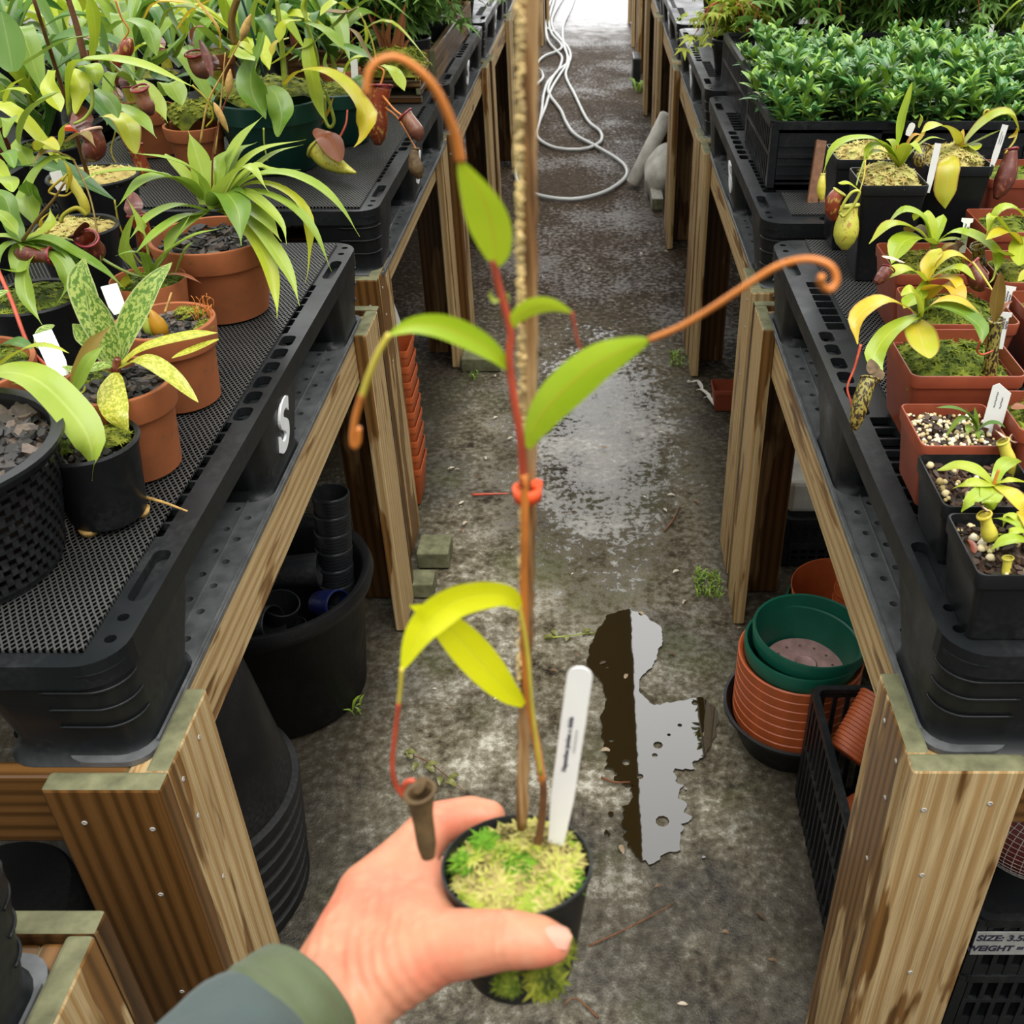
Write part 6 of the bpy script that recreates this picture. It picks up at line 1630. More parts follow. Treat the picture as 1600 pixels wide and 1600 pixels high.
# R4 big red pot
t = sq('square_pot_plant', 'biggest square red-brown pot, mossy, with speckled pitchers hanging over its edge', 0.386, 1.105, 0.142, 0.108, 'red', n=330, seed=56, fm='mossdark')
c = (1436, 494)
for pts, y1, w_, mt, pf_ in [([c, (1412, 478), (1380, 470), (1350, 485), (1336, 505), (1340, 538)], 1.10, 34, 'limey', 'spoon'), ([c, (1415, 503), (1385, 525), (1366, 560), (1380, 592)], 1.08, 30, 'lime', 'tongue'), ([(1433, 500), (1436, 520), (1444, 545), (1452, 560)], 1.09, 48, 'limey', 'oval'),
                            ([c, (1460, 478), (1500, 488), (1532, 512), (1534, 536)], 1.10, 40, 'mid', 'spoon'), ([c, (1465, 472), (1500, 472), (1538, 498)], 1.14, 28, 'limey', 'spoon'), ([c, (1432, 470), (1424, 455), (1408, 462)], 1.17, 40, 'lime', 'oval'), ([c, (1440, 470), (1438, 452)], 1.17, 16, 'lime', 'strap'), ([c, (1422, 505), (1400, 510), (1392, 545)], 1.16, 18, 'mid', 'strap')]:
    lf(t, mt, pts, 1.17, y1, w_ * 1.1, pf_, 0.25)
td(t, 'stemr', [(1345, 538), (1335, 575), (1324, 605), (1330, 630), (1333, 652)], 1.10, 1.06, 2.2)
td(t, 'stemg', [(1436, 520), (1436, 508), (1436, 492)], 1.17, 1.17, 4, 'stem')
pt(t, [(1334, 672), (1342, 640), (1350, 612), (1359, 592)], 1.05, 1.075, 27, 'pits', 'pits', 'deadp', True, [0.4, 0.8, 0.95, 1.0, 0.95, 1.0])
td(t, 'stemr', [(1532, 532), (1527, 548), (1535, 554), (1552, 548)], 1.10, 1.11, 2.0)
pt(t, [(1546, 588), (1549, 555), (1553, 525), (1557, 500)], 1.125, 1.13, 21, 'pits', 'pits', 'pits', False, [1.0, 1.0, 0.95, 0.95, 1.0])
lf(t, 'brown', [(1554, 503), (1556, 470), (1561, 440), (1563, 424)], 1.13, 1.135, 24, 'lance', 0.5, FACE)
lf(t, 'bronze', [(1556, 500), (1568, 480), (1582, 470)], 1.13, 1.14, 10, 'lance')
marker(at_y(1562, 545, 1.19), at_y(1573, 488, 1.195), 0.011, 'white T-headed tag in the biggest red-brown pot', '~', head=True, size=0.006, rounded=False)
# R5
t = sq('square_pot_plant', 'square red-brown pot with an orange leaf right behind the biggest one', 0.440, 1.268, 0.138, 0.105, 'red', n=260, seed=58, fm='mossdark')
c = (1447, 441)
for pts, y1, w_, mt, pf_ in [([c, (1430, 425), (1408, 422), (1384, 436)], 1.30, 30, 'lime', 'tongue'), ([c, (1465, 412), (1490, 398), (1521, 412)], 1.34, 26, 'limey', 'tongue'), ([c, (1475, 425), (1500, 420), (1524, 438)], 1.30, 27, 'lime', 'tongue'), ([c, (1470, 435), (1492, 438), (1500, 456)], 1.28, 26, 'limey', 'oval'),
                            ([(1446, 470), (1465, 448), (1490, 450), (1503, 478)], 1.26, 40, 'orange', 'oval'), ([c, (1450, 415), (1462, 398), (1470, 388)], 1.36, 24, 'limey', 'tongue'), ([c, (1438, 460), (1425, 470), (1412, 482)], 1.27, 26, 'lime', 'tongue')]:
    lf(t, mt, pts, 1.335, y1, w_ * 1.1, pf_, 0.25)
td(t, 'stemy', [(1520, 410), (1535, 430), (1552, 456)], 1.33, 1.28, 2.2); td(t, 'stemg', [(1449, 480), (1448, 455), (1447, 440)], 1.335, 1.335, 4, 'stem')
pt(t, [(1368, 442), (1378, 432), (1388, 420)], 1.29, 1.30, 20, 'pitd', 'lip', 'pinkpet', False, [0.5, 0.9, 1.0, 1.0])
lf(t, 'pinkpet', [(1378, 400), (1395, 402), (1414, 410)], 1.30, 1.30, 16, 'oval', -0.2)
pt(t, [(1535, 455), (1525, 430), (1515, 415)], 1.36, 1.38, 32, 'pitd', 'lip', 'pitd', False)
marker(at_y(1566, 500, 1.36), at_y(1579, 447, 1.37), 0.013, 'white T-headed tag behind the brown pitcher lid', '~', head=True, size=0.006, rounded=False)
# R6
t = sq('square_pot_plant', 'square red-brown pot with arching yellow-green leaves in front of the tall black pot', 0.452, 1.445, 0.142, 0.108, 'red', n=240, seed=60, fm='moss')
c = (1458, 383)
for pts, y1, w_, mt, pf_ in [([c, (1445, 345), (1415, 330), (1386, 350)], 1.53, 30, 'lime', 'tongue'), ([c, (1430, 358), (1390, 352), (1358, 381)], 1.46, 26, 'limey', 'spoon'), ([c, (1440, 372), (1412, 378), (1393, 412)], 1.43, 38, 'lime', 'tongue'), ([c, (1490, 363), (1530, 375), (1558, 400), (1556, 424)], 1.45, 38, 'lime', 'spoon'),
                            ([c, (1480, 375), (1512, 374)], 1.5, 14, 'lime', 'strap'), ([c, (1452, 350), (1440, 335), (1428, 345)], 1.55, 28, 'lime', 'tongue'), ([c, (1468, 352), (1474, 335)], 1.55, 16, 'lime', 'tongue'), ([c, (1440, 362), (1425, 356), (1418, 368)], 1.56, 26, 'brown', 'oval')]:
    lf(t, mt, pts, 1.515, y1, w_ * 1.1, pf_, 0.25)
td(t, 'stemg', [(1456, 412), (1458, 395), (1458, 380)], 1.51, 1.51, 4, 'stem'); td(t, 'stemg', [(1556, 420), (1552, 435), (1546, 442)], 1.45, 1.44, 2.0)
lf(t, 'deadl' if 'deadl' in MAT else 'brown', [(1468, 398), (1480, 385), (1494, 380)], 1.47, 1.47, 16, 'lance'); pt(t, [(1485, 400), (1492, 388), (1500, 378)], 1.48, 1.48, 14, 'deadp', 'deadp', 'deadp', False)
marker(at_y(1503, 395, 1.50), at_y(1512, 341, 1.51), 0.0135, 'white T-headed tag beside the arching leaves, writing on it', '~', head=True, size=0.007, rounded=False)
pt(t, [(1535, 428), (1530, 405), (1528, 385)], 1.5, 1.5, 22, 'pits', 'pits', 'pits', False)
# R7
t = sq('square_pot_plant', 'square red-brown pot with an oval lime leaf at the photo edge, beside the T-headed tag', 0.605, 1.42, 0.14, 0.105, 'red', n=200, seed=62, fm='moss')
c = (1598, 395)
for pts, y1, w_, mt, pf_ in [([c, (1560, 345), (1548, 340), (1541, 370)], 1.47, 22, 'lime', 'strap'), ([(1620, 370), (1590, 328), (1560, 330), (1542, 370)], 1.48, 24, 'lime', 'strap'), ([c, (1575, 362), (1540, 375)], 1.45, 26, 'limey', 'tongue'), ([(1600, 370), (1594, 395), (1592, 415)], 1.43, 34, 'lime', 'oval'), ([c, (1575, 400), (1560, 390)], 1.44, 24, 'limey', 'tongue'), ([c, (1620, 360), (1650, 370)], 1.5, 26, 'lime', 'tongue')]:
    lf(t, mt, pts, 1.49, y1, w_ * 1.1, pf_, 0.25)
# R8, R9
t = sq('square_pot_plant', 'small mossy red-brown pot with a bronze leaf at the photo edge', 0.478, 0.985, 0.10, 0.10, 'red', n=120, seed=64, fm='mossdark')
lf(t, 'bronze', [(1612, 640), (1598, 632), (1580, 638)], 1.03, 1.02, 22, 'oval', -0.2); pt(t, [(1598, 702), (1590, 692), (1588, 684)], 1.0, 1.0, 18, 'pitbr', 'pinkpet', 'pinkpet', False)
t = sq('square_pot_plant', 'mossy red-brown pot at the photo edge beyond the dark pitcher', 0.60, 1.25, 0.14, 0.105, 'red', n=120, seed=66, fm='mossdark')
lf(t, 'limey', [(1640, 440), (1615, 425), (1590, 440)], 1.32, 1.30, 24, 'tongue')
# R10 tall black pots
t = sq('square_pot_plant', 'tall square black pot heaped with pale moss and a fat lime pitcher hanging beside it', 0.445, 1.685, 0.112, 0.17, 'black', fh=0.035, n=420, seed=68, fm='sphagpale', taper=0.74)
c = (1404, 262)
for pts, y1, w_, mt, pf_ in [([c, (1375, 222), (1330, 218), (1300, 235), (1286, 272)], 1.68, 24, 'lime', 'strap'), ([c, (1380, 228), (1358, 232), (1348, 258)], 1.70, 20, 'lime', 'strap'), ([c, (1432, 232), (1455, 216), (1477, 218)], 1.72, 17, 'lime', 'strap'), ([(1402, 228), (1408, 190), (1418, 155), (1425, 128)], 1.76, 13, 'lime', 'lance'),
                            ([c, (1425, 215), (1445, 212)], 1.74, 13, 'orange', 'tongue'), ([c, (1385, 240), (1365, 238), (1352, 250)], 1.70, 16, 'lime', 'strap'), ([c, (1395, 225), (1385, 218)], 1.76, 24, 'lime', 'oval'), ([c, (1420, 225), (1440, 240)], 1.7, 24, 'lime', 'oval')]:
    lf(t, mt, pts, 1.74, y1, w_ * 1.1, pf_, 0.25)
td(t, 'stemo', [(1403, 270), (1403, 250), (1402, 226)], 1.74, 1.745, 3, 'stem')
td(t, 'stemg', [(1350, 252), (1342, 275), (1338, 290)], 1.69, 1.66, 1.7); td(t, 'stemy', [(1352, 250), (1350, 275), (1343, 300)], 1.69, 1.66, 1.5)
pt(t, [(1284, 313), (1283, 300), (1284, 285), (1286, 272)], 1.67, 1.68, 14, 'pity', 'lipy', 'lime', False, [0.4, 0.9, 1, 0.8, 0.4])
pt(t, [(1320, 391), (1321, 370), (1324, 348), (1328, 322)], 1.64, 1.66, 38, 'pitl', 'lipy', 'lime', False, [0.25, 0.75, 1.0, 1.02, 0.92, 0.75, 0.65])
MB().tube(P3([(1312, 332), (1318, 338), (1334, 320), (1343, 300), (1332, 300), (1320, 315), (1312, 332)], 1.635), wpx(2.4, P3([(1320, 320)], 1.64)[0]), 6, seg=30).build('pitcher_lip', MAT['lipy'], t)
lf(t, 'lime', [(1310, 286), (1325, 283), (1342, 296)], 1.64, 1.65, 19, 'oval', -0.3)
pt(t, [(1303, 345), (1300, 330), (1303, 312), (1312, 300)], 1.70, 1.71, 24, 'pitr', 'lipy', 'pitr', False, [0.4, 0.9, 1.0, 0.85])
marker(at_y(1449, 301, 1.70), at_y(1466, 224, 1.71), 0.0105, 'slim white tag leaning at the corner of the tall mossy black pot', rounded=False)
t = sq('square_pot_plant', 'tall square black pot with tan moss half hidden behind the lime pitcher', 0.435, 1.845, 0.112, 0.17, 'black', fh=0.03, n=300, seed=70, fm='sphagpale', taper=0.74)
lf(t, 'limey', [(1420, 232), (1440, 215), (1452, 190)], 1.9, 1.9, 18, 'oval')
pt(t, [(1440, 262), (1437, 245), (1445, 228)], 1.76, 1.78, 20, 'pits', 'pits', 'pits', False)
marker(at_y(1418, 212, 1.93), at_y(1427, 192, 1.93), 0.012, 'white tag tip standing in the shade behind the tall mossy pot')
t = sq('square_pot_plant', 'tall square black pot with pale moss and folded lime leaves, red pitcher beside it', 0.585, 1.80, 0.118, 0.17, 'black', fh=0.035, n=420, seed=72, fm='sphagpale', taper=0.74)
c = (1500, 233)
for pts, y1, w_, mt, pf_ in [([c, (1490, 208), (1465, 196), (1440, 207)], 1.80, 27, 'limey', 'tongue'), ([(1495, 235), (1498, 215), (1505, 202)], 1.86, 30, 'limey', 'oval'), ([c, (1520, 228), (1525, 235)], 1.82, 24, 'lime', 'oval'), ([c, (1530, 200), (1560, 180), (1580, 182), (1593, 206)], 1.84, 44, 'limey', 'tongue'), ([(1490, 238, 1.84), (1484, 258, 1.79), (1478, 298, 1.772), (1477, 326, 1.768)], 1.77, 34, 'limey', 'tongue'), ([c, (1530, 220), (1570, 200)], 1.83, 16, 'lime', 'strap')]:
    lf(t, mt, pts, 1.86, y1, w_ * 1.1, pf_, 0.25, FACE if w_ == 34 else None)
td(t, 'stemy', [(1540, 185), (1545, 172), (1538, 175), (1535, 192)], 1.88, 1.88, 1.8); td(t, 'stemy', [(1590, 200), (1585, 220), (1570, 240)], 1.84, 1.82, 2)
pt(t, [(1556, 310), (1566, 290), (1576, 262), (1580, 234)], 1.80, 1.83, 31, 'pitd', 'lip', 'limey', False, [0.3, 0.8, 1.0, 0.95, 0.75, 0.6])
lf(t, 'limey', [(1576, 216), (1586, 212), (1592, 200)], 1.83, 1.83, 14, 'oval')
lf(t, 'limey', [(1436, 200), (1442, 185), (1438, 178)], 1.85, 1.85, 17, 'oval')
marker(at_y(1549, 262, 1.815), at_y(1571, 195, 1.82), 0.0105, 'slim white written tag at the corner of the folded-leaf pot', '~', rounded=False, size=0.003)
t = sq('square_pot_plant', 'empty-looking red-brown pot behind the dark red pitcher at the photo edge', 0.735, 1.90, 0.14, 0.12, 'red', n=80, seed=74, fm='mossdark')
sq('square_pot_plant', 'low red-brown pot in shadow between the tall black pots', 0.66, 1.66, 0.13, 0.10, 'red', n=80, seed=75, fm='mossdark')
# brown battens leaning on the crate
for k, (a, b) in enumerate([((1268, 322), (1283, 220)), ((1285, 325), (1303, 232))]):
    p0, p1 = at_y(a[0], a[1], 2.16), at_y(b[0], b[1], 2.225)
    Yv = (p1 - p0).normalized(); Xv = Yv.cross(Vector((0, -1, 0))).normalized(); Zv = Xv.cross(Yv)
    o = MB().obox(basis(Xv, Yv, Zv, (p0 + p1) / 2), 0.022, (p1 - p0).length, 0.012).build('batten', MAT['stemb'], None, False)
    tag(bevel(o, 0.001), ['brown batten leaning against the azalea crate, nearer the aisle', 'second brown batten leaning against the azalea crate'][k], 'batten')

# crates of azaleas
AZ = [(0.385, 0.95, 2.262, 2.66), (0.965, 1.53, 2.262, 2.66), (0.405, 0.965, 2.70, 3.42), (0.98, 1.54, 2.70, 3.42)]
LAB = ['front azalea crate nearest the aisle, with a handle slot in its near side', 'front azalea crate further from the aisle', 'second-row azalea crate beside the aisle', 'second-row azalea crate further from the aisle', 'back azalea crate with bare slats and a brown scrap at its corner', 'back azalea crate further from the aisle']
for k, (a, b, c_, d_) in enumerate(AZ): crate('plastic_crate', 'black plastic ' + LAB[k], a, b, c_, d_, ZD + (0.0062 if k < 0 else 0.001), 0.145, MAT['black'], 'black crates of azaleas', solid_near=True)
def azalea_mesh(seed):
    rng = random.Random(seed)
    m, st = MB(), MB()
    for b in range(13):
        az = b * 2.4 + rng.uniform(-.4, .4); rr = 0.082 * math.sqrt((b + .5) / 13) * 1.05
        H_ = rng.uniform(0.10, 0.185) * (1 - 0.2 * rr / 0.08)
        p0 = Vector((math.cos(az) * rr * .35, math.sin(az) * rr * .35, 0.07)); p1 = Vector((math.cos(az) * rr, math.sin(az) * rr, 0.06 + H_))
        pts = [p0, p0.lerp(p1, .5) + Vector((0, 0, .015)), p1]
        st.tube(pts, [0.0022, 0.0012], 5, seg=6)
        PP = spline(pts, 10)
        for lev, cnt in ((4, 4), (6, 5), (8, 6), (9, 6), (10, 5)):
            for q in range(cnt):
                a = q * 2.4 + lev + rng.uniform(-.4, .4)
                up = (0.1 if lev < 8 else (0.5 if lev == 9 else 1.3)) + rng.uniform(-.15, .35)
                d = Vector((math.cos(a), math.sin(a), up)).normalized()
                L = rng.uniform(0.034, 0.052) * (1.0 if lev < 10 else 0.75)
                p = PP[lev] + Vector((0, 0, rng.uniform(-.006, .006)))
                m.leaf([p, p + d * L * .55 + Vector((0, 0, 0.002)), p + d * L - Vector((0, 0, 0.002))], L * 0.36, 'oval', None, 0.35, 5, 2)
    return m, st
az = []
for v in range(3):
    t = thing('azalea', 'x', 'potted plant', (0, 0, 0), 'azalea bushes in the crates')
    round_pot(t, 0, 0, 0, 0.055, 0.042, 0.085, MAT['black'], 'plain')
    MB().vessel([(0, 0.01), (0.043, 0.01), (0.052, 0.078), (0, 0.08)], n=20).build('soil', MAT['soil'], t)
    f, s = azalea_mesh(200 + v)
    f.build('foliage', MAT['azalea'], t, True); s.build('stem', MAT['stemg'], t)
    az.append(t)
ordn = ['first', 'second', 'third', 'fourth', 'fifth', 'sixth', 'seventh', 'eighth']
k = 0
for ci, (a, b, c_, d_) in enumerate(AZ):
    nx = 4
    ys = [c_ + 0.085 + q * 0.115 for q in range(3)] if ci < 2 else [c_ + 0.09 + q * 0.14 for q in range(4)]
    for r_, y in enumerate(ys):
        for q in range(nx):
            if ci == 2 and (r_ > 1 and q == 0 or r_ > 3 and q < 2): continue
            x = a + 0.075 + q * (b - a - 0.15) / (nx - 1)
            lab = 'glossy azalea in the %s crate, %s from the aisle in the %s row' % (LAB[ci].split(' azalea')[0] + (' inner' if ci % 2 == 0 else ' outer'), ordn[q], ordn[r_])
            dup(az[k % 3], (x + R.uniform(-.012, .012), y + R.uniform(-.01, .01), ZD + 0.0055), lab, rz=k * 1.3, scale=(1.0 + 0.08 * ((k * 5) % 3 - 1)) * (1.0 if ci < 2 else (0.9 if r_ < 2 else 0.75)))
            k += 1
for o in az:
    for c_ in list(o.children): bpy.data.objects.remove(c_)
    bpy.data.objects.remove(o)
# orchids and tags at the top edge
for k, (x, y, s) in enumerate([(1.42, 3.42, 5), (1.60, 3.45, 8), (1.75, 3.30, 9)]):
    bush('strap_leaf_plant', ['slender pale green strap plant behind the azaleas near the top edge', 'second slender strap plant behind the azaleas, by the white tags', 'third slender strap plant behind the azaleas at the photo edge'][k], x, y, ZD + .001 if x < 1.16 + .97 else ZD + .001, 70 + s, 14, 0.22, 0.06, 0.12, mats=('lily', 'lily', 'mid', 'lime'), stem=0.05, npit=0, wid=0.026)
for k, (px, py, y) in enumerate([(1480, 20, 3.5), (1533, 14, 3.5), (1546, 50, 3.4)]):
    b = at_y(px, py + 22, y)
    marker(b, at_y(px + 4, py - 12, y + .02), 0.014, ['white tag behind the azaleas, nearest the aisle of three', 'white tag behind the azaleas, middle one of three', 'white tag low in the azaleas by the strap plants'][k], rounded=False)
# ---------------------------------------------------------------- the plant held up in front
def hd(py):
    """distance of the upright plant from the lens at a picture height"""
    v = (CY - py) / FOC
    d0 = 0.52
    L = (v * d0 + 0.311 * d0) / (CT + ST * v)
    return d0 - ST * L
def HP(pts, dd=0.0, dd1=None):
    n = len(pts) - 1
    dd1 = dd if dd1 is None else dd1
    return [at_d(p[0], p[1], (p[2] if len(p) > 2 else hd(p[1]) + dd + (dd1 - dd) * k / max(n, 1))) for k, p in enumerate(pts)]
def hl(parent, mat, pts, w_, prof, dd=0, dd1=None, side=None, fold=0.2, nu=26, twist=0.0):
    P = HP(pts, dd, dd1)
    mid = P[len(P) // 2]
    dep = (mid - CAMV).dot(Vector((0, CT, -ST)))
    return MB().leaf(P, w_ * dep / FOC, prof, side, fold, nu, 6, twist).build('leaf', MAT[mat], parent)
def ht(parent, mat, pts, r0, r1=None, dd=0, dd1=None, name='tendril', n=8):
    P = HP(pts, dd, dd1)
    dep = [(p - CAMV).dot(Vector((0, CT, -ST))) for p in P]
    r1 = r0 if r1 is None else r1
    rr = [(r0 + (r1 - r0) * k / (len(P) - 1)) * dep[k] / FOC for k in range(len(P))]
    return MB().tube(P, rr, n).build(name, MAT[mat], parent)
CAMR, CAMU = Vector((1, 0, 0)), Vector((0, ST, CT))

PC = at_d(808, 1348, 0.52)          # middle of the pot's rim
TILT = math.radians(13)
AX = Vector((0, math.sin(TILT), math.cos(TILT)))
Xp = Vector((1, 0, 0)); Yp = AX.cross(Xp)
PM = basis(Xp, Yp, AX, PC - AX * 0.068)
t = thing('held_pitcher_plant', 'young pitcher plant in a small black pot held up by the hand', 'potted plant', PC - AX * 0.068)
m = MB().vessel([(0, 0), (0.027, 0), (0.0285, 0.002), (0.0378, 0.063), (0.0388, 0.0645), (0.0390, 0.068), (0.0378, 0.0684), (0.0368, 0.066), (0.028, 0.004), (0, 0.004)], n=64, M=PM)
sharp(m.build('pot', MAT['black'], t), 40)
MB().vessel([(0, 0.004), (0.0278, 0.0042), (0.0352, 0.060), (0, 0.062)], n=40, M=PM).build('root_ball', MAT['soil'], t)
mo = moss(t, 0, 0, 0.0595, 0.0318, h=0.011, n=520, size=0.0060, mat='sphag', seed=90, blades=8, M=PM)
for k, (dx, dy) in enumerate([(0.004, -0.004), (0.026, -0.014), (0.022, -0.002), (-0.03, 0.004)]):
    moss(t, dx, dy, 0.068 - 0.004 * (k % 2), 0.008, h=0.006, n=26, size=0.008, mat='greenmoss' if 'greenmoss' in MAT else 'lime_moss', seed=91 + k, blades=9, M=PM) if False else None
MAT['ferny'] = mossmat('bright_fern_moss', [(0.2, (0.04, 0.13, 0.008)), (0.6, (0.13, 0.30, 0.015)), (0.9, (0.28, 0.42, 0.03))])
for k, (dx, dy, r_) in enumerate([(0.0035, -0.004, 0.010), (0.026, -0.010, 0.005), (0.0205, -0.016, 0.004), (-0.028, 0.0005, 0.004), (-0.018, 0.014, 0.004)]):
    moss(t, dx, dy, 0.0665 - (0.004 if abs(dx) > 0.02 else 0), r_, h=0.005, n=26, size=0.0058, mat='ferny', seed=91 + k, blades=7, M=PM, name='fern_moss')
mm = moss(t, 0, 0, 0, 0.0075, h=0.006, n=70, size=0.005, mat='moss', seed=99, blades=7, M=Matrix.Translation(at_d(852, 1528, 0.492)) @ Matrix.Rotation(math.radians(35), 4, 'X'), name='trailing_moss')
moss(t, 0, 0, 0, 0.007, h=0.006, n=70, size=0.005, mat='moss', seed=98, blades=7, M=Matrix.Translation(at_d(868, 1478, 0.498)) @ Matrix.Rotation(math.radians(55), 4, 'X'), name='trailing_moss')
moss(t, 0, 0, 0, 0.005, h=0.004, n=30, size=0.004, mat='mossdark', seed=97, blades=7, M=Matrix.Translation(at_d(795, 1535, 0.492)) @ Matrix.Rotation(math.radians(40), 4, 'X'), name='trailing_moss')
# stem: woody foot, orange middle, red top
ht(t, 'stemb', [(838, 1330), (846, 1285), (849, 1240), (848, 1215)], 6.5, 6, -0.006, -0.006, 'stem')
ht(t, 'stemo', [(848, 1222), (838, 1160), (826, 1090), (819, 1000), (819, 900), (820, 800), (818, 740)], 6, 6.5, -0.006, -0.008, 'stem')
ht(t, 'stemr', [(818, 760), (814, 690), (803, 620), (796, 560), (798, 520), (788, 478), (779, 445), (770, 405)], 6.5, 6, -0.008, -0.004, 'stem')
ht(t, 'stemy', [(845, 1210), (832, 1110), (824, 1020), (812, 950), (806, 938)], 3.5, 3.5, -0.010, -0.012, 'stem')
# leaves and tendrils
hl(t, 'held', [(774, 415), (772, 375), (757, 315), (718, 248)], 78, 'lance', -.004, -.02, CAMR * 0.92 - CAMU * 0.35, 0.2)
ht(t, 'stemo', [(720, 252), (706, 195), (675, 132), (630, 94), (598, 92), (577, 112), (572, 150)], 8.5, 6, -0.02, -0.03)
hl(t, 'held', [(824, 700), (832, 672), (862, 628), (925, 572), (980, 544), (1018, 530)], 66, 'lance', -.012, -.03, CAMU * 0.75 - CAMR * 0.62, 0.25)
ht(t, 'stemo', [(1014, 531), (1060, 512), (1105, 486), (1160, 450), (1215, 416), (1262, 405), (1297, 415), (1307, 438), (1296, 453), (1282, 443), (1284, 432)], 5, 6.2, -0.03, -0.05)
hl(t, 'held', [(796, 516), (808, 496), (832, 481), (862, 478), (895, 489)], 30, 'lance', -.006, -.012, CAMU * 0.6 - CAMR * 0.2 + Vector((0, -.4, 0)), 0.25)
ht(t, 'stemr', [(894, 488), (897, 505), (902, 530), (909, 548)], 2.2, 1.2, -0.012, -0.012)
hl(t, 'held', [(782, 470), (772, 472), (764, 462), (768, 452)], 20, 'oval', -.004, -.004)
hl(t, 'held', [(792, 480), (796, 466), (792, 455)], 14, 'oval', -.004, -.004)
hl(t, 'held', [(794, 578), (772, 552), (735, 528), (690, 510), (645, 508), (606, 524)], 40, 'lance', -.004, -.02, CAMU * 0.8 + CAMR * 0.45, 0.25)
ht(t, 'stemy', [(608, 522), (592, 550), (577, 585), (565, 620)], 5, 5.5, -0.02, -0.022)
ht(t, 'stemo', [(566, 616), (556, 650), (551, 682), (553, 698), (559, 690), (560, 668)], 5.5, 5.5, -0.022, -0.022)
hl(t, 'heldy', [(818, 1102), (790, 1078), (745, 1028), (705, 985), (672, 957), (640, 946)], 60, 'lance', -.008, -.03, CAMU * 0.72 + CAMR * 0.65, 0.15)
hl(t, 'heldy', [(813, 950), (790, 930), (745, 930), (700, 945), (656, 988), (627, 1048)], 56, 'lance', -.012, -.04, CAMU * 0.75 + CAMR * 0.3 + Vector((0, -.2, 0)), 0.2)
ht(t, 'stemy', [(628, 1044), (626, 1070), (623, 1100)], 4, 3.5, -0.04, -0.042)
ht(t, 'stemr', [(623, 1098), (617, 1150), (613, 1195), (618, 1225), (634, 1246), (648, 1246), (654, 1232), (645, 1220), (633, 1224), (632, 1238), (644, 1250)], 3.8, 4.4, -0.042, -0.040)
# withered pitcher at the tendril's end
P = [at_d(669, 1338, 0.46), at_d(664, 1300, 0.455), at_d(659, 1268, 0.45), at_d(656, 1238, 0.445)]
pr_ = pitcher(t, P, 0.0058, MAT['deadp'], MAT['deadp'], MAT['deadp'], lid=False, prof=[0.55, 0.75, 0.78, 0.8, 0.85, 1.0, 1.12])
MB().leaf([at_d(648, 1240, 0.449), at_d(658, 1226, 0.449), at_d(668, 1215, 0.449)], 0.007, 'lance').build('lid', MAT['deadp'], pr_)

# stake
tk = thing('plant_stake', 'split brown bark stake standing in the held pot, pale and flaky down one edge', 'stake', at_d(815, 1290, 0.53))
def stake_mat():
    N = NT('split_bark')
    co = N.coord('Object')
    mp = N.n('Mapping'); N.put(mp.inputs[0], co); mp.inputs['Scale'].default_value = (260, 260, 14)
    n1 = N.noise(mp.outputs[0], 1, 4)
    N.set(Base_Color=N.ramp(n1, [(0.34, (0.055, 0.022, 0.008)), (0.5, (0.26, 0.13, 0.045)), (0.66, (0.46, 0.30, 0.14))]), Roughness=0.7, Specular_IOR_Level=0.3)
    N.bump(n1, 0.4, 0.002)
    return N.m
SM = stake_mat()
sp_ = [(815, 1292), (820, 1100), (824, 900), (826, 760), (827, 600), (826, 400), (826, 200), (828, 0), (830, -140)]
P = HP(sp_, 0.006)
m = MB().tube(P, [9.5 * 0.52 / FOC] * 2, 10, seg=60)
rg = random.Random(4)
m.v = [tuple(Vector(p) + Vector((noise.noise(Vector(p) * 160), 0, 0)) * 0.0012) for p in m.v]
m.build('stick', SM, tk)
m = MB()
PB = spline(HP([(x - 10 - (700 - y) * 0.006 if y < 700 else x - 9, y) for x, y in sp_], 0.003), 220)
for k, p in enumerate(PB):
    py = 1292 - (1292 + 140) * k / 220
    if py > 1000: continue
    s = (0.0006 if py > 620 else 0.00095) * rg.uniform(0.6, 1.3)
    if py > 620 and rg.random() < 0.5: continue
    for q in range(8):
        M = Matrix.Translation(p + Vector((rg.uniform(-.0014, .0008), rg.uniform(-.001, .001), rg.uniform(-.002, .002)))) @ Matrix.Rotation(rg.uniform(0, 6), 4, 'Z') @ Matrix.Rotation(rg.uniform(-1, 1), 4, 'X')
        m.vessel([(0, -s * .5), (s * rg.uniform(.6, 1.2), -s * .1), (s * rg.uniform(.5, .9), s * .4), (0, s * .9)], n=6, M=M)
o = m.build('flaky_edge', MAT['bambooy'], tk); o['kind'] = 'stuff'
# clip
cp = at_d(824, 770, hd(770) - 0.001)
ck = thing('plant_clip', 'orange plastic ring clip holding the stem to the stake', 'clip', cp)
M = Matrix.Translation(cp) @ Matrix.Rotation(-0.05, 4, 'Y')
MB().vessel([(0.0042, -0.0026), (0.0056, -0.0028), (0.0058, 0.0028), (0.0044, 0.0030)], n=28, M=M).build('ring', MAT['clip'], ck)
MB().vessel([(0.0014, -0.0012), (0.0023, -0.0012), (0.0023, 0.0012), (0.0014, 0.0012)], n=18, M=M @ Matrix.Translation((0.0040, 0.001, 0.003))).build('catch', MAT['clip'], ck)
# plant label with its printed name
marker(at_d(868, 1322, 0.527), at_d(908, 1042, 0.462), 0.0118, 'long white round-ended label with small print standing in the held pot', 'Nepenthes jamban x dubia', size=0.0034, txt2='~')

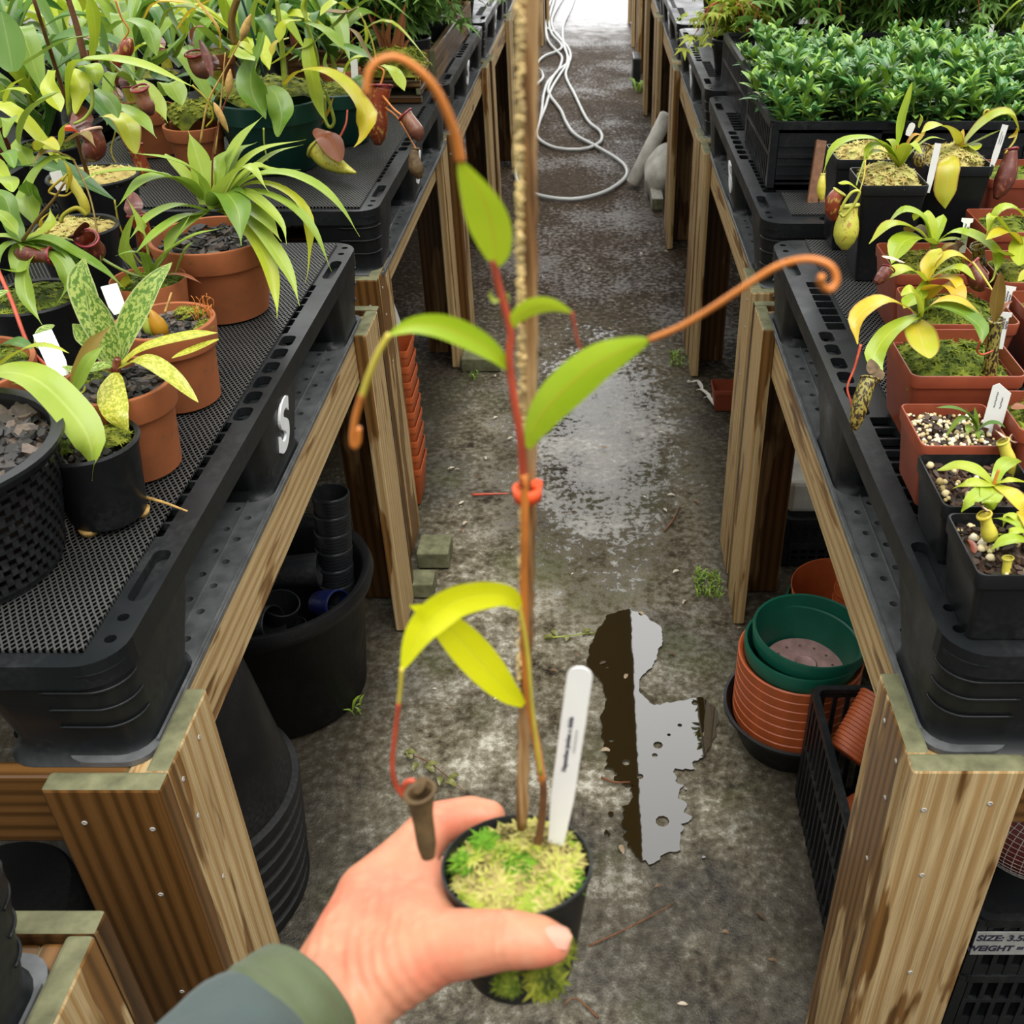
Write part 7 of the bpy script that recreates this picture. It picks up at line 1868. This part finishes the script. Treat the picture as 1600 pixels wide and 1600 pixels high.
# ---------------------------------------------------------------- the person holding it
def cap_rings(m, a, b, ra, rb, n=14):
    a, b = Vector(a), Vector(b)
    T = (b - a).normalized(); S = T.orthogonal().normalized(); N_ = T.cross(S)
    rs = []
    L = (b - a).length
    for k in range(1, 6):
        th = math.pi / 2 * k / 5
        rs.append((-ra * math.cos(th), ra * math.sin(th)))
    for k in range(4, -1, -1):
        th = math.pi / 2 * k / 5
        rs.append((L + rb * math.cos(th), rb * math.sin(th) if k else 1e-5))
    rs[0:0] = [(-ra, 1e-5)]
    m.rings([[a + T * z + (S * math.cos(q) + N_ * math.sin(q)) * r for q in [2 * math.pi * j / n for j in range(n)]] for z, r in rs], True, True)
HB = {}
def J(name, px, py, d, r): HB[name] = (at_d(px, py, d), r)
J('elbow', 182, 1975, 0.34, 0.034); J('fore', 398, 1680, 0.443, 0.0265)
J('w1', 512, 1545, 0.492, 0.0215); J('w2', 545, 1584, 0.480, 0.0200); J('w3', 525, 1560, 0.515, 0.020)
J('i_mc', 585, 1405, 0.535, 0.0215); J('i_mcp', 636, 1345, 0.556, 0.0165); J('i_pip', 678, 1288, 0.572, 0.0128); J('i_dip', 733, 1274, 0.580, 0.0115); J('i_tip', 764, 1276, 0.578, 0.0098)
J('m_mcp', 622, 1392, 0.583, 0.0155); J('m_pip', 668, 1365, 0.606, 0.0115); J('m_dip', 735, 1372, 0.606, 0.0105); J('m_tip', 785, 1390, 0.592, 0.009)
J('r_mcp', 612, 1435, 0.592, 0.0145); J('r_pip', 660, 1428, 0.606, 0.011); J('r_dip', 730, 1440, 0.598, 0.010); J('r_tip', 775, 1450, 0.584, 0.0085)
J('p_mcp', 600, 1480, 0.588, 0.013); J('p_pip', 650, 1478, 0.594, 0.0095); J('p_dip', 705, 1482, 0.586, 0.009); J('p_tip', 742, 1480, 0.574, 0.0078)
J('t_cmc', 580, 1530, 0.492, 0.0225); J('t_mcp', 688, 1478, 0.488, 0.0178); J('t_ip', 795, 1468, 0.476, 0.0140); J('t_pad', 838, 1471, 0.474, 0.0125); J('t_tip', 860, 1474, 0.4745, 0.0100)
J('pal1', 610, 1450, 0.520, 0.0240); J('pal2', 640, 1420, 0.530, 0.0175); J('pal3', 575, 1465, 0.555, 0.022); J('web', 668, 1412, 0.522, 0.0125); J('web2', 672, 1375, 0.545, 0.0105)
m = MB()
for a, b in [('elbow', 'fore'), ('fore', 'w1'), ('fore', 'w2'), ('fore', 'w3'), ('w1', 'w2'), ('w1', 'i_mc'), ('w1', 'pal1'), ('w3', 'pal3'), ('w1', 'pal3'), ('i_mc', 'i_mcp'), ('i_mcp', 'i_pip'), ('i_pip', 'i_dip'), ('i_dip', 'i_tip'),
             ('pal3', 'm_mcp'), ('m_mcp', 'm_pip'), ('m_pip', 'm_dip'), ('m_dip', 'm_tip'), ('pal3', 'r_mcp'), ('r_mcp', 'r_pip'), ('r_pip', 'r_dip'), ('r_dip', 'r_tip'), ('pal3', 'p_mcp'), ('w3', 'p_mcp'), ('p_mcp', 'p_pip'), ('p_pip', 'p_dip'), ('p_dip', 'p_tip'),
             ('w2', 't_cmc'), ('t_cmc', 't_mcp'), ('t_mcp', 't_ip'), ('t_ip', 't_pad'), ('t_pad', 't_tip'), ('pal1', 'pal2'), ('pal2', 'i_mcp'), ('pal1', 't_cmc'), ('pal1', 'pal3'), ('i_mc', 'pal1'), ('pal1', 'web'), ('web', 't_mcp'), ('web', 'web2'), ('web2', 'i_mcp'), ('pal1', 't_mcp'), ('i_mcp', 'm_mcp'), ('m_mcp', 'r_mcp'), ('r_mcp', 'p_mcp'), ('w1', 'w3')]:
    cap_rings(m, HB[a][0], HB[b][0], HB[a][1], HB[b][1])
tmp = m.build('person', MAT['white'])
md = tmp.modifiers.new('r', 'REMESH'); md.mode = 'VOXEL'; md.voxel_size = 0.0016
md = tmp.modifiers.new('s', 'SMOOTH'); md.factor = 0.6; md.iterations = 14
bpy.context.view_layer.update()
me = bpy.data.meshes.new_from_object(tmp.evaluated_get(bpy.context.evaluated_depsgraph_get()))
bpy.data.objects.remove(tmp)
def skin():
    N = NT('skin')
    co = N.coord('Object')
    a = N.noise(co, 28, 3); b = N.noise(co, 120, 4); f = N.noise(co, 800, 3)
    c = N.mix(N.ramp(a, [(0.35, 0.0), (0.65, 1.0)]), (0.48, 0.21, 0.118), (0.52, 0.16, 0.092))
    c = N.mix(N.ramp(b, [(0.5, 0.0), (0.72, 0.4)]), c, (0.54, 0.28, 0.17))
    N.set(Base_Color=c, Roughness=0.5, Specular_IOR_Level=0.35, Subsurface_Weight=0.25, Subsurface_Scale=0.006)
    N.put(N.b.inputs['Subsurface Radius'], (1.0, 0.35, 0.2))
    vor = N.n('TexVoronoi'); vor.feature = 'DISTANCE_TO_EDGE'; vor.inputs['Scale'].default_value = 420; N.put(vor.inputs['Vector'], co)
    N.bump(N.math('ADD', N.math('MULTIPLY', f, 0.5), N.math('MULTIPLY', N.ramp(vor.outputs[0], [(0.0, 0.0), (0.08, 1.0)]), 0.4)), 0.15, 0.0006)
    return N.m
SK = skin()
me.materials.clear(); me.materials.append(SK)
for p in me.polygons: p.use_smooth = True; p.material_index = 0
# creases at the thumb's knuckle and the wrist
me.update()
ip = HB['t_ip'][0]; ax_ = (HB['t_pad'][0] - HB['t_mcp'][0]).normalized()
wr = HB['t_cmc'][0]; axw = (HB['t_mcp'][0] - HB['t_cmc'][0]).normalized()
for v in me.vertices:
    d = v.co - ip
    if d.length < 0.03:
        s = d.dot(ax_)
        v.co -= v.normal * 0.00045 * (math.exp(-((s - 0.001) / 0.0007) ** 2) + 0.6 * math.exp(-((s + 0.0035) / 0.0007) ** 2))
    d = v.co - HB['w2'][0]
    if d.length < 0.075:
        s = d.dot(axw) + 0.0025 * noise.noise(v.co * 60)
        e = math.exp(-(d.length / 0.04) ** 2)
        v.co -= v.normal * 0.00055 * e * math.sin(s * 900)
person = bpy.data.objects.new('person', me); C.objects.link(person)
tag(person, 'person reaching in with a bare hand wrapped round the small pot, dark green sleeve', 'person')
# thumbnail
na, nb = HB['t_pad'][0], HB['t_tip'][0]
T = (nb - na).normalized(); V = (CAMV - nb).normalized()
Nn = (V * 0.9 + CAMU * 0.65); Nn = (Nn - T * Nn.dot(T)).normalized(); S = T.cross(Nn)
rs = []
m = MB()
n_u, n_v = 10, 12
vs = []
for i in range(n_v + 1):
    f = i / n_v
    wd_ = 0.0062 * (1 - 0.12 * f) * (min(1, (f + 0.06) * 5) ** 0.5) * (1 if f < 0.85 else math.sqrt(max(0.05, 1 - ((f - 0.85) / 0.16) ** 2)))
    for j in range(n_u + 1):
        q = -1 + 2 * j / n_u
        vs.append(na + T * (-0.001 + 0.0165 * f) + S * (q * wd_) + Nn * (0.0117 - 0.0034 * q * q - 0.0026 * f * f))
m.add(vs, [(i * (n_u + 1) + j, i * (n_u + 1) + j + 1, (i + 1) * (n_u + 1) + j + 1, (i + 1) * (n_u + 1) + j) for i in range(n_v) for j in range(n_u)])
nail = m.build('thumbnail', plain('nail', (0.52, 0.26, 0.19), 0.5, 0.2, 0.05), person)
# sleeve and cuff
def cloth(name, col):
    N = NT(name)
    co = N.coord('Object')
    n1 = N.noise(co, 24, 3); n2 = N.noise(co, 600, 3)
    N.set(Base_Color=N.mix(n1, tuple(x * 0.75 for x in col), tuple(x * 1.2 for x in col)), Roughness=0.6, Specular_IOR_Level=0.35, Sheen_Weight=0.1)
    N.bump(N.math('ADD', n1, N.math('MULTIPLY', n2, 0.15)), 0.3, 0.006)
    return N.m
def sleeve_tube(name, stations, mat, seed, wrinkle):
    P = [s[0] for s in stations]
    PP = spline(P, 40); fr = frames(PP)
    rs = []
    for k, (T_, S_, N_) in enumerate(fr):
        f = k / 40
        r = np.interp(f, np.linspace(0, 1, len(stations)), [s[1] for s in stations])
        ring = []
        for q in range(64):
            a = 2 * math.pi * q / 64
            wv_ = wrinkle * (noise.noise(Vector((math.cos(a) * 2, math.sin(a) * 2, f * 9 + seed))) + 0.6 * math.sin(f * 26 + 2.5 * math.sin(a + seed)) * (0.4 + 0.6 * abs(math.sin(a * 1.5))))
            ring.append(PP[k] + (S_ * math.cos(a) + N_ * math.sin(a)) * (r + wv_))
        rs.append(ring)
    ins = [[p + (PP[k] - p).normalized() * 0.0022 for p in rs[k]] for k in range(40, -1, -1)]
    return MB().rings(rs + ins + [rs[0]], False, False).build(name, mat, person)
sleeve_tube('sleeve', [(at_d(60, 2180, 0.27), 0.053), (at_d(180, 1975, 0.34), 0.051), (at_d(300, 1775, 0.405), 0.0455), (at_d(380, 1672, 0.447), 0.0420), (at_d(412, 1636, 0.462), 0.0395)], cloth('dark_green_shell', (0.040, 0.060, 0.057)), 3.0, 0.0022)
sleeve_tube('cuff', [(at_d(396, 1652, 0.455), 0.0385), (at_d(446, 1600, 0.468), 0.0365), (at_d(476, 1570, 0.478), 0.0335)], cloth('olive_cuff', (0.062, 0.080, 0.034)), 7.0, 0.0007)
